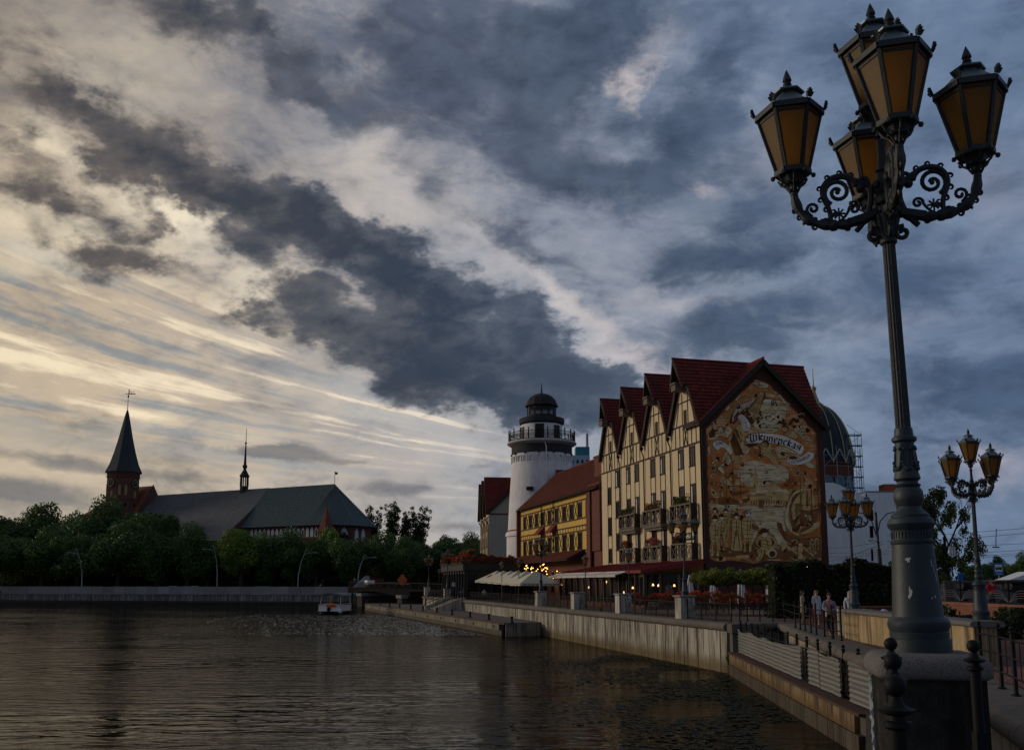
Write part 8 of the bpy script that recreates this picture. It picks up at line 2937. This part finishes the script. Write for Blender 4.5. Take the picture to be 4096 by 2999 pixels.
for x in (-4, 4):
    MB().prism([(x * k + 1.3 * k * math.cos(a), -.026, hS - 2.0 * k + 1.3 * k * math.sin(a)) for a in [2 * PI * i / 10 for i in range(10)]], (0, .003, 0)).obj("bus_wheel", M_dark, pl_)


def small_text(parent, word, x0, x1, z, size, m, y=-.018):
    mb = MB()
    n = len(word)
    w = (x1 - x0) / n
    for i, c in enumerate(word):
        for st_ in GLS[c]:
            for p, q_ in zip(st_, st_[1:]):
                mb.beam((x0 + (i + p[0] * .8) * w, y, z + p[1] * size), (x0 + (i + q_[0] * .8) * w, y, z + q_[1] * size), size * .16, .003, (0, 1, 0))
    o = mb.obj("lettering", m, parent)
    o["kind"] = "stuff"


GLS = {"Р": [[(0, 0), (0, 1), (.7, 1), (.7, .5), (0, .5)]], "Ы": [[(0, 1), (0, 0), (.5, 0), (.5, .5), (0, .5)], [(.8, 0), (.8, 1)]], "Б": [[(.7, 1), (0, 1), (0, 0), (.7, 0), (.7, .5), (0, .5)]], "Н": [[(0, 0), (0, 1)], [(.7, 0), (.7, 1)], [(0, .5), (.7, .5)]],
       "А": [[(0, 0), (.35, 1), (.7, 0)], [(.15, .4), (.55, .4)]], "Я": [[(.7, 0), (.7, 1), (0, 1), (0, .5), (.7, .5)], [(.3, .5), (0, 0)]], "Д": [[(.1, .1), (.35, 1), (.6, .1)], [(0, -.15), (0, .1), (.75, .1), (.75, -.15)]], "Е": [[(.7, 0), (0, 0), (0, 1), (.7, 1)], [(0, .5), (.5, .5)]],
       "В": [[(0, 0), (0, 1), (.6, 1), (.6, .5), (0, .5)], [(.6, .5), (.7, .25), (.6, 0), (0, 0)]]}
small_text(pl_, "РЫБНАЯ", -6.8 * k, 6.8 * k, hS - 10.3 * k, 2.2 * k, M_wp)
small_text(pl_, "ДЕРЕВНЯ", -6.8 * k, 6.8 * k, hS - 13.6 * k, 2.2 * k, M_wp)
MB().bx(-2.5 * k, 7.5 * k, -.02, .02, hS - 42 * k, hS - 31 * k).obj("yellow_plate", mat("sign_yellow", (0.55, 0.36, 0.02), 0.6, 0.1), bs)
q = at(2116, 1262, 60)
bn_ = T("blue_banner", "tall narrow blue banner board standing left of the right-hand lamp base", "banner", (q.x, 60, 2.86), R(-4))
MB().bx(-5.5 * 60 / F, 5.5 * 60 / F, 0, .08, .2, q.z - 2.86).obj("panel", M_blue, bn_)
MB().bx(-.1, .1, .1, .2, 0, 1.5).obj("prop", M_black, bn_)
q0, q1 = at(2142, 1276, 85), at(2206, 1320, 85)
hb_ = T("hoarding", "blue construction hoarding with a printed grey building behind the lamp", "hoarding", (q0.x, 85, 2.86), 0)
MB().bx(0, q1.x - q0.x, 0, .15, 0, q0.z - 2.86).obj("panel", mat("hoarding_blue", (0.02, 0.075, 0.15), 0.6, 0.3, .5), hb_)
MB().bx(.5, .85, -.03, -.005, 0, q0.z - 2.86).obj("white_stripe", M_wp, hb_)
MB().prism([(1.0, -.02, .2), (2.5, -.02, .2), (2.5, -.02, 1.15), (1.2, -.02, 1.45), (1.0, -.02, 1.4)], (0, .01, 0)).obj("printed_building", M_dark, hb_)
q0, q1 = at(2189, 1287, 58), at(2275, 1320, 58)
ki = T("kiosk", "dark kiosk with a flat roof and white awning at the right edge", "kiosk", (q0.x, 58, 2.86), R(-8))
kw = q1.x - q0.x
MB().bx(.5, kw, 0, 3, 0, 1.55).obj("body", mat("kiosk_dark", (0.03, 0.025, 0.025), 0.5, 0.3), ki)
MB().bx(0, kw + .4, -.5, 3.2, 1.56, 1.68).obj("roof", mat("kiosk_roof", (0.05, 0.04, 0.04), 0.5), ki)
MB().prism([(.9, -.1, 1.69), (kw, -.1, 2.2), (kw + 1, -.1, 2.25), (kw + 1, -.1, 1.69)], (0, 2.5, 0)).obj("white_top", M_wp, ki)
for i in range(3):
    MB().bx(.7 + i * .65, 1.25 + i * .65, -.03, -.005, .6, 1.4).obj("window", M_glass, ki)
q = at(2098, 1214, 66)
wb = T("hanging_board", "white hanging road sign board with black junction lines before the loose tree", "sign", (q.x, 66, q.z), R(-4))
kk = 66 / F
MB().bx(-7 * kk, 7 * kk, 0, .04, -10 * kk, 10 * kk).obj("plate", M_wp, wb)
for (x0, x1, z0, z1) in ((-3.2, -2.6, -8, 8), (2.6, 3.2, -8, 8), (-5, 5, -6.6, -6), (-4.5, 4.5, 6, 6.6)):
    MB().bx(x0 * kk, x1 * kk, -.012, -.004, z0 * kk, z1 * kk).obj("marking", M_dark, wb)
# catenary pole with two arms, scroll bracket and lamp
q = at(1942, 1254, 68)
cp_ = T("catenary_pole", "dark tram line pole with two curved arms before the white wall", "pole", (q.x, 68, 2.8), 0)
hp = at(1937, 1128, 68).z - 2.8
MB().tube([(0, 0, 0), (-.12, 0, hp * .6)], .17, 8).obj("lower_shaft", M_lampdark, cp_, True)
MB().tube([(-.12, 0, hp * .6), (-.2, 0, hp)], .10, 8).obj("upper_shaft", M_lampdark, cp_, True)
for s_ in (-1, 1):
    MB().tube([(-.2, 0, hp * .72), (-.2 + s_ * .3, 0, hp * .90), (-.2 + s_ * .85, 0, hp * .985), (-.2 + s_ * 1.35, 0, hp)], .04, 6).obj("arm", M_lampdark, cp_, True)
MB().tube([(-.18, 0, hp * .68), (-.6, 0, hp * .7)], .03, 5).box((-.75, 0, hp * .69), (.4, .18, .1)).obj("lamp_head", M_mast, cp_)
sb = MB()
for s_ in (-1, 1):
    sb.tube([(p[0], 0, p[2]) for p in spiral(s_ * .45, hp * .3, .28, .05, 0, 1.4 * s_, 18)], .025, 4)
    sb.tube([(s_ * .1, 0, hp * .22), (s_ * .75, 0, hp * .22)], .03, 4)
sb.obj("scroll_bracket", M_black, cp_)
tw_ = T("tram_wires", "bundle of black tram and trolley wires crossing the sky at the right", "wires", (0, 0, 0))
for i, (a, b) in enumerate((((1955, 1180, 80), (2300, 1160, 60)), ((1955, 1192, 80), (2300, 1171, 60)), ((1955, 1204, 85), (2300, 1195, 70)), ((2000, 1222, 90), (2300, 1208, 70)), ((2000, 1228, 95), (2300, 1215, 75)), ((2000, 1232, 95), (2300, 1219, 75)), ((1820, 1208, 100), (1945, 1192, 68)), ((1820, 1238, 100), (1945, 1198, 68)), ((1818, 1218, 110), (1960, 1214, 100)),
                             ((1818, 1226, 110), (1960, 1219, 100)))):
    p, q = at(*a), at(*b)
    MB().tube([p, (p + q) / 2 - Vector((0, 0, .15)), q], .018, 4).obj("wire", M_black, tw_)
p = at(2194, 1205, 72)
MB().tube([p, p + Vector((.06, 0, .7)), p + Vector((.15, 0, 1.4))], .03, 4).box(p, (.5, .1, .08)).obj("hanger", M_black, tw_)
# parked vehicles and people at the kiosk are only glimpsed through the fence
vt_ = T("parked_van", "dark grey van glimpsed through the street fence", "van", (at(2165, 1322, 55).x, 55, 2.86), R(-6))
MB().prism([(-1.6, 0, .35), (1.9, 0, .35), (1.9, 0, .9), (1.2, 0, 1.05), (.6, 0, 1.6), (-1.6, 0, 1.65)], (0, 1.7, 0)).obj("body", mat("van_grey", (0.09, 0.095, 0.10), 0.35, 0.1), vt_)
MB().prism([(-1.4, -.01, 1.05), (.75, -.01, 1.05), (.45, -.01, 1.5), (-1.4, -.01, 1.52)], (0, .02, 0)).obj("window", M_glass, vt_)
for x in (-1.0, 1.2):
    o = MB().lathe([(.30, -.1), (.33, -.08), (.33, .08), (.30, .1)], 14).obj("wheel", M_dark, vt_)
    o.rotation_euler = (PI / 2, 0, 0)
    o.location = (x, .1, .33)

# ------------------------------------------------------------------ people
def skin_mesh(name, nodes, edges, m, sub=1, root=0):
    me = bpy.data.meshes.new("tmp")
    me.from_pydata([n[0] for n in nodes], edges, [])
    o = bpy.data.objects.new("tmp", me)
    COL.objects.link(o)
    md = o.modifiers.new("s", "SKIN")
    for i, n in enumerate(nodes):
        r_ = n[1]
        me.skin_vertices[0].data[i].radius = (r_, r_) if not isinstance(r_, tuple) else r_
        me.skin_vertices[0].data[i].use_root = (i == root)
    sb_ = o.modifiers.new("b", "SUBSURF")
    sb_.levels = sub
    sb_.render_levels = sub
    bpy.context.view_layer.update()
    dg = bpy.context.evaluated_depsgraph_get()
    res = bpy.data.meshes.new_from_object(o.evaluated_get(dg))
    res.name = name
    res.materials.clear()
    res.materials.append(m)
    res.polygons.foreach_set("use_smooth", [True] * len(res.polygons))
    bpy.data.objects.remove(o)
    return res


M_skin = mat("skin", (0.42, 0.25, 0.17), 0.6, 0.08, 8.0)
M_lip = mat("lips", (0.35, 0.08, 0.07), 0.5, 0.05)


def cloth(name, col, var=.2):
    return mat(name, col, 0.9, var, 9.0, 0.3, 60.0)


def person(label, loc, rz, h=1.65, top=None, bottom=None, hair=None, hair_len=.35, arms=None, legs=None, shoes=None, skirt=None, coat=None, hood=False, lean=0.0, head_turn=0.0, cat="person", seated=False, simple=False, bun=False):
    """Standing figure facing local -y. arms/legs: joint positions per side."""
    t = T("person", label, "person", loc, rz)
    t.scale = (h / 1.7,) * 3
    ly = -lean
    J = {"pel": (0, 0, .93), "bel": (0, ly * .4, 1.08), "che": (0, ly, 1.28), "nk": (0, ly * 1.15, 1.44), "hd0": (0, ly * 1.25 - .015, 1.50), "hd1": (0, ly * 1.25 - .02, 1.585), "hd2": (0, ly * 1.25 - .005, 1.665)}
    A = arms or {-1: ((-.175, ly, 1.38), (-.235, ly + .02, 1.13), (-.22, ly - .06, .90)), 1: ((.175, ly, 1.38), (.235, ly + .02, 1.13), (.22, ly - .06, .90))}
    G = legs or {-1: ((-.09, 0, .86), (-.095, -.02, .48), (-.095, .02, .08)), 1: ((.09, 0, .86), (.10, -.02, .48), (.10, .02, .08))}
    nodes, edges = [], []
    def add(p, r_, par=None):
        nodes.append((p, r_))
        if par is not None:
            edges.append((par, len(nodes) - 1))
        return len(nodes) - 1
    pel = add(J["pel"], (.135, .105))
    bel = add(J["bel"], (.115, .085), pel)
    che = add(J["che"], (.14, .095), bel)
    nk = add(J["nk"], .05, che)
    h0 = add(J["hd0"], (.055, .065), nk)
    h1 = add(J["hd1"], (.075, .092), h0)
    add(J["hd2"], (.055, .065), h1)
    for s_ in (-1, 1):
        sh, el, wr = A[s_]
        a = add(sh, .052, che)
        b = add(el, .038, a)
        c = add(wr, .026, b)
        d = (Vector(wr) - Vector(el)).normalized()
        sd = d.cross(Vector((0, 1, 0))).normalized() if abs(d.y) < .9 else Vector((1, 0, 0))
        pm = Vector(wr) + d * .06
        pn = add(tuple(pm), (.032, .018), c)
        if not simple:
            for k, (o_, l) in enumerate(((-.024, .07), (-.008, .08), (.008, .076), (.024, .06))):
                f1 = pm + d * .035 + sd * o_
                f1 = add(tuple(f1), .0085, pn)
                add(tuple(pm + d * (.035 + l * .6) + sd * o_ * 1.1 + Vector((0, .012, 0))), .007, f1)
            th = add(tuple(Vector(wr) + d * .05 + sd * s_ * .04), .009, pn)
        hp, kn, an = G[s_]
        a = add(hp, .082, pel)
        b = add(kn, .054, a)
        c = add(an, .036, b)
        add((an[0], an[1] - .10, .035), (.035, .028), c)
    body = link("body", skin_mesh("body", nodes, edges, M_skin), t)
    def garment(nm, keys, m, extra=1.22, sub=1):
        return link(nm, skin_mesh(nm, keys[0], keys[1], m, sub), t)
    if top:
        ns, es = [], []
        def ad(p, r_, par=None):
            ns.append((p, r_))
            if par is not None:
                es.append((par, len(ns) - 1))
            return len(ns) - 1
        bottom_z = coat if coat else .90
        b0 = ad((0, ly * .2, bottom_z), (.165 if coat else .155, .125))
        b1 = ad((0, ly * .4, 1.08), (.14, .108), b0)
        b2 = ad((0, ly, 1.29), (.158, .112), b1)
        ad((0, ly * 1.12, 1.43), .066, b2)
        for s_ in (-1, 1):
            sh, el, wr = A[s_]
            a = ad(sh, .066, b2)
            b = ad(el, .053, a)
            ad(tuple(Vector(el).lerp(Vector(wr), .93)), .042, b)
        garment("jacket", (ns, es), top)
    if bottom:
        ns, es = [], []
        ns.append(((0, 0, .97), (.145, .112)))
        ns.append(((0, 0, .90), (.148, .115)))
        es.append((0, 1))
        for s_ in (-1, 1):
            hp, kn, an = G[s_]
            for i, (p, r_) in enumerate(((hp, .092), (kn, .064), (tuple(Vector(an) + Vector((0, 0, .05))), .046))):
                ns.append((p, r_))
                es.append((1 if i == 0 else len(ns) - 2, len(ns) - 1))
        garment("trousers", (ns, es), bottom)
    if skirt:
        MB().lathe([(.15, .98), (.165, .85), (.175, skirt[1])], 14, sx=1.08).obj("skirt", skirt[0], t, True)
    for s_ in (-1, 1):
        an = G[s_][2]
        sh_ = MB()
        sh_.lathe([(.045, -.09), (.052, -.06), (.05, .02), (.03, .06)], 8, (0, 0, 0))
        o = sh_.obj("shoe", shoes or M_dark, t, True)
        o.rotation_euler = (PI / 2, 0, 0)
        o.location = (an[0], an[1] - .05, .04)
    hc = Vector(J["hd1"])
    hm = MB()
    rzh = Matrix.Rotation(head_turn, 4, 'Z')
    def P(x, y, z):
        v = rzh @ Vector((x, y, z))
        return (hc.x + v.x, hc.y + v.y, hc.z + v.z)
    prof = []
    vs, fs = [], []
    rings = [(-.02, .0, .108), (.04, .0, .112), (.08, 0, .095), (.105, 0, .06), (.118, 0, .01)]
    n = 14
    for (z, y0, r_) in rings:
        for i in range(n):
            a = 2 * PI * i / n
            x, y = r_ * .86 * math.cos(a), r_ * 1.03 * math.sin(a)
            if z < .05 and y < -.03:            # leave the face free
                y = -.03 + (y + .03) * .15
                x *= 1.02
            vs.append(P(x, y + .012, z + .01))
    for j in range(len(rings) - 1):
        for i in range(n):
            fs.append((j * n + i, j * n + (i + 1) % n, (j + 1) * n + (i + 1) % n, (j + 1) * n + i))
    fs.append(tuple(range(4 * n, 5 * n)))
    hm.add(vs, fs)
    if hair_len > .05:
        L_ = hair_len
        pts = [P(0, .06, .03), P(0, .085, -.08), P(0, .095, -.08 - L_ * .5), P(0, .09, -.08 - L_)]
        vs, fs = [], []
        for p, w in zip(pts, (.085, .10, .105, .07)):
            for i in range(10):
                a = 2 * PI * i / 10
                v = rzh @ Vector((w * math.cos(a), w * .42 * math.sin(a), 0))
                vs.append((p[0] + v.x, p[1] + v.y, p[2]))
        for j in range(3):
            for i in range(10):
                fs.append((j * 10 + i, j * 10 + (i + 1) % 10, j * 10 + 10 + (i + 1) % 10, j * 10 + 10 + i))
        fs.append(tuple(range(30, 40)))
        hm.add(vs, fs)
    if bun:
        hm.ball(P(0, .07, .12), .045, 8, 5)
    hm.obj("hood" if hood else "hair", hair, t, True)
    if not simple:
        fc = MB()
        for x in (-.03, .03):
            fc.ball(P(x, -.088, .0), .0095, 6, 4)
        o = fc.obj("eyes", M_dark, t)
        MB().prism([P(-.014, -.088, -.03), P(.014, -.088, -.03), P(0, -.118, -.026)], (0, 0, .012)).obj("nose", M_skin, t)
        o = MB().bx(-.02, .02, -.004, .004, -.005, .005).obj("mouth", M_lip, t)
        o.location = P(0, -.086, -.052)
        o.rotation_euler.z = head_turn
    return t


M_beige = cloth("beige_coat_cloth", (0.38, 0.30, 0.20))
M_wknit = cloth("white_knit", (0.52, 0.52, 0.56))
M_hoodie = cloth("grey_hoodie", (0.20, 0.22, 0.27))
M_leg = cloth("black_leggings", (0.013, 0.013, 0.017))
M_brunette = mat("brown_hair", (0.022, 0.013, 0.009), 0.5, 0.3, 20)
M_blonde = mat("blonde_hair", (0.26, 0.155, 0.065), 0.5, 0.3, 20)
M_auburn = mat("auburn_hair", (0.075, 0.035, 0.018), 0.5, 0.3, 20)
zg = Z_P + .02
pg = onz(1770, 1377, zg)
person("woman in a beige coat with long dark hair, standing sideways behind the railing", pg, R(62), 1.62, M_beige, None, M_brunette, .42, None, None, None, (M_beige, .62), None)
pg2 = onz(1801, 1377, zg)
person("smiling woman with long blonde hair in a white cardigan and skirt", pg2, R(20), 1.62, M_wknit, None, M_blonde, .40, {-1: ((-.175, 0, 1.38), (-.225, .02, 1.13), (-.20, -.08, .92)), 1: ((.175, 0, 1.38), (.235, .02, 1.13), (.20, -.06, .88))}, None, cloth("tan_shoe", (.25, .17, .12)), (M_wknit, .55), None, head_turn=R(-15))
pg3 = onz(1829, 1404, zg)
g3 = person("woman in a grey hoodie with pink cords leaning on the railing, black leggings", pg3, R(-8), 1.58, M_hoodie, M_leg, M_auburn, 0, {-1: ((-.175, -.10, 1.36), (-.25, -.16, 1.14), (-.16, -.33, 1.05)), 1: ((.175, -.10, 1.36), (.25, -.12, 1.12), (.03, -.32, 1.04))},
            {-1: ((-.09, 0, .86), (-.06, -.05, .48), (.04, .02, .08)), 1: ((.09, 0, .86), (.10, -.02, .48), (.13, .03, .08))}, None, lean=.09, bun=True)
pk = mat("neon_pink", (0.75, 0.06, 0.16), 0.6, 0.05)
for x in (-.06, .05):
    MB().tube([(x, -.20, 1.42), (x * 1.2, -.225, 1.3), (x * 1.1, -.215, 1.15)], .012, 5).obj("cord", pk, g3)
MB().lathe([(.10, 0), (.125, .03), (.10, .06)], 12, (0, -.075, 1.40)).obj("collar", M_hoodie, g3)
pg4 = onz(1886, 1402, zg)
person("person in a light hooded jacket half hidden by the lamp base", pg4 + Vector((1.35, 4.2, 0)), R(-20), 1.62, cloth("pale_jacket", (0.42, 0.43, 0.50)), M_leg, MATS["pale_jacket"], .1, None, None, None, hood=True)


def bag(label, p, m, w=.22, h=.26):
    t = T("bag", label, "bag", p, .4)
    bm_ = bmesh.new()
    bmesh.ops.create_cube(bm_, size=1)
    bmesh.ops.scale(bm_, vec=(w, .1, h), verts=bm_.verts)
    bmesh.ops.bevel(bm_, geom=list(bm_.edges), offset=.03, segments=2, affect="EDGES")
    me = bpy.data.meshes.new("pouch")
    bm_.to_mesh(me)
    bm_.free()
    me.materials.append(m)
    link("pouch", me, t)
    MB().tube([(-w * .35, 0, h * .45), (-w * .25, 0, h * .9), (w * .25, 0, h * .9), (w * .35, 0, h * .45)], .012, 5).obj("handle", m, t)


bag("black handbag hanging beside the woman in the beige coat", pg + Vector((.30, -.12, .62)), M_leg)
bag("bright red bag held by the blonde woman in white", pg2 + Vector((-.30, -.1, .52)), mat("red_bag", (0.5, 0.02, 0.02), 0.5, 0.1), .26, .42)
bl_ = T("balloon", "pale balloon floating behind the beige wall beside the nearest lamp", "balloon", at(1948, 1352, 40), 0)
MB().ball((0, 0, 0), .19, 14, 10, 1.1).obj("skin", mat("balloon_lilac", (0.42, 0.38, 0.48), 0.25, 0.15), bl_, True)
MB().tube([(0, 0, -.2), (.02, 0, -.8)], .006, 4).obj("string", M_wp, bl_)

# figures farther away
far = [
    ("boat driver in an ochre jacket under the canopy of the pontoon boat", Vector((bp.x, 135, .62)) + Matrix.Rotation(R(-100), 3, 'Z') @ Vector((-.4, -.7, 0)), R(-10), 1.7, (0.30, 0.16, 0.03), (0.03, 0.03, 0.04), M_brunette),
    ("woman in a lime green top pushing a stroller on the island lawn", at(711, 1290, 212), R(-80), 1.7, (0.28, 0.34, 0.08), (0.05, 0.07, 0.10), M_auburn),
    ("person in white walking at the top of the island steps", at(781, 1288, 206), R(30), 1.7, (0.45, 0.45, 0.47), (0.1, 0.1, 0.12), M_brunette),
    ("person in a pale grey hoodie seated by the dark café corner", Vector((at(1021, 1290, 121).x, 121, Z_P - .15)), R(160), 1.75, (0.34, 0.34, 0.37), (0.03, 0.03, 0.04), M_auburn),
    ("person in a red jacket beside the stair lamp", Vector((at(993, 1290, 130).x, 130, Z_P)), R(20), 1.7, (0.35, 0.04, 0.03), (0.03, 0.03, 0.04), M_brunette),
    ("person in a dark green jacket walking beside the café", Vector((at(1007, 1290, 129).x, 129, Z_P)), R(70), 1.72, (0.04, 0.05, 0.03), (0.03, 0.03, 0.04), M_brunette),
    ("person in a white shirt sitting under the cream parasols", Vector((at(1067, 1290, 108).x, 108, Z_P - .2)), R(0), 1.6, (0.42, 0.43, 0.46), (0.03, 0.03, 0.04), M_brunette),
    ("waiter in a white shirt inside the glass pavilion end", HO + EF * 1.4 - EN * 2.6 + Vector((0, 0, 2.75)), R(-30), 1.75, (0.45, 0.45, 0.47), (0.02, 0.02, 0.02), M_brunette),
    ("man in a red jacket standing at the kiosk behind the fence", Vector((at(2186, 1320, 53).x, 53, 2.86)), R(15), 1.75, (0.42, 0.015, 0.02), (0.03, 0.03, 0.04), M_brunette),
    ("dark-haired woman on the upper right balcony looking out of the door", HO + EF * 4.25 - EN * .18 + Vector((0, 0, 9.62)), HR + PI, 1.62, (0.04, 0.04, 0.05), (0.03, 0.03, 0.04), M_brunette),
    ("man in a pale shirt on the upper right balcony behind the woman", HO + EF * 3.8 - EN * .2 + Vector((0, 0, 9.72)), HR + PI, 1.78, (0.38, 0.33, 0.30), (0.03, 0.03, 0.04), M_brunette),
]
for i, (lab, p, rz, h, c1, c2, hr) in enumerate(far):
    person(lab, p, rz, h, cloth("far_top_%s" % "abcdefghijkl"[i], c1), cloth("dark_trousers_%s" % "abcdefghijkl"[i], c2), hr, .12 if "woman" in lab else 0, simple=True)
st_ = T("stroller", "dark baby stroller pushed along the island lawn", "stroller", at(703, 1290, 212), R(5))
MB().prism([(-.75, -.25, .5), (.2, -.25, .4), (.35, -.25, 1.0), (-.2, -.25, 1.15), (-.8, -.25, .8)], (0, .5, 0)).obj("seat", M_dark, st_)
for x in (-.6, .3):
    for y in (-.3, .3):
        o = MB().lathe([(.16, -.03), (.18, 0), (.16, .03)], 10).obj("wheel", M_wp, st_)
        o.rotation_euler = (PI / 2, 0, 0)
        o.location = (x, y, .18)
MB().tube([(.2, 0, .5), (.75, 0, 1.1)], .03, 4).obj("handle", M_mast, st_)
# bench behind the railing, notice boards
be = T("bench", "dark bench with a white bundle behind the river railing near the second pier", "bench", (at(1432, 1330, 58).x, 58.5, Z_P), qrot)
for k in range(3):
    MB().bx(-.9, .9, -.2 + k * .16, -.07 + k * .16, .43, .46).obj("slat", M_timber, be)
for k in range(2):
    MB().bx(-.9, .9, .30, .33, .55 + k * .16, .68 + k * .16).obj("slat", M_timber, be)
for x in (-.75, .75):
    MB().tube([(x, -.2, 0), (x, -.15, .42), (x, .3, .45), (x, .34, .85)], .03, 5).obj("leg", M_black, be)
ns_ = T("notice_plate", "white notice plate fixed to the railing by the landing stairs", "sign", at(1007, 1287, 126), 0)
MB().bx(-.7, .7, 0, .03, -.25, .25).obj("plate", M_wp, ns_)
MB().bx(-.55, .55, -.006, -.002, -.02, .03).obj("line", M_dark, ns_)
mo = T("no_mooring_sign", "small round prohibition sign on the railing left of the landing stairs", "sign", at(1016, 1303, 121), 0)
MB().prism([(.24 * math.cos(a), 0, .24 * math.sin(a)) for a in [2 * PI * i / 14 for i in range(14)]], (0, .03, 0)).obj("rim", mat("sign_red", (0.4, 0.02, 0.02), 0.5), mo)
MB().prism([(.17 * math.cos(a), -.006, .17 * math.sin(a)) for a in [2 * PI * i / 14 for i in range(14)]], (0, .004, 0)).obj("field", M_wp, mo)
MB().beam((-.12, -.012, .12), (.12, -.012, -.12), .05, .006, (0, 1, 0)).obj("bar", MATS["sign_red"], mo)
fl_ = T("flood_light", "small orange flood light glowing at the foot of the painted wall", "lamp", at(1777, 1250, 72.5), 0)
MB().box((0, 0, 0), (.3, .2, .2)).obj("housing", M_black, fl_)
MB().ball((0, -.12, .02), .085, 6, 4).obj("bulb", MATS["lamp_glow"], fl_)
# plants growing from the coping
for (u, v, Y, lab) in ((1232, 1334, 72.5, "small green weed growing on the coping below the third pier"), (1325, 1340, 63.2, "larger green weed growing on the coping between two piers"), (1608, 1452, 46.0, "dark weed in the corner of the river wall")):
    p = at(u, v, Y)
    t = T("weed", lab, "plant", (p.x - .05, Y, p.z - .2))
    m_ = MB()
    rr = random.Random(u)
    for k in range(24):
        a, l = rr.uniform(0, 6.28), rr.uniform(.15, .45)
        d = Vector((math.cos(a) * .5, math.sin(a) * .5, 1)).normalized()
        m_.quad(Vector((0, 0, 0)), d * l * .5 + Vector((.04, 0, 0)), d * l, d * l * .5 - Vector((.04, 0, 0)))
    m_.obj("leaves", L_maple, t)
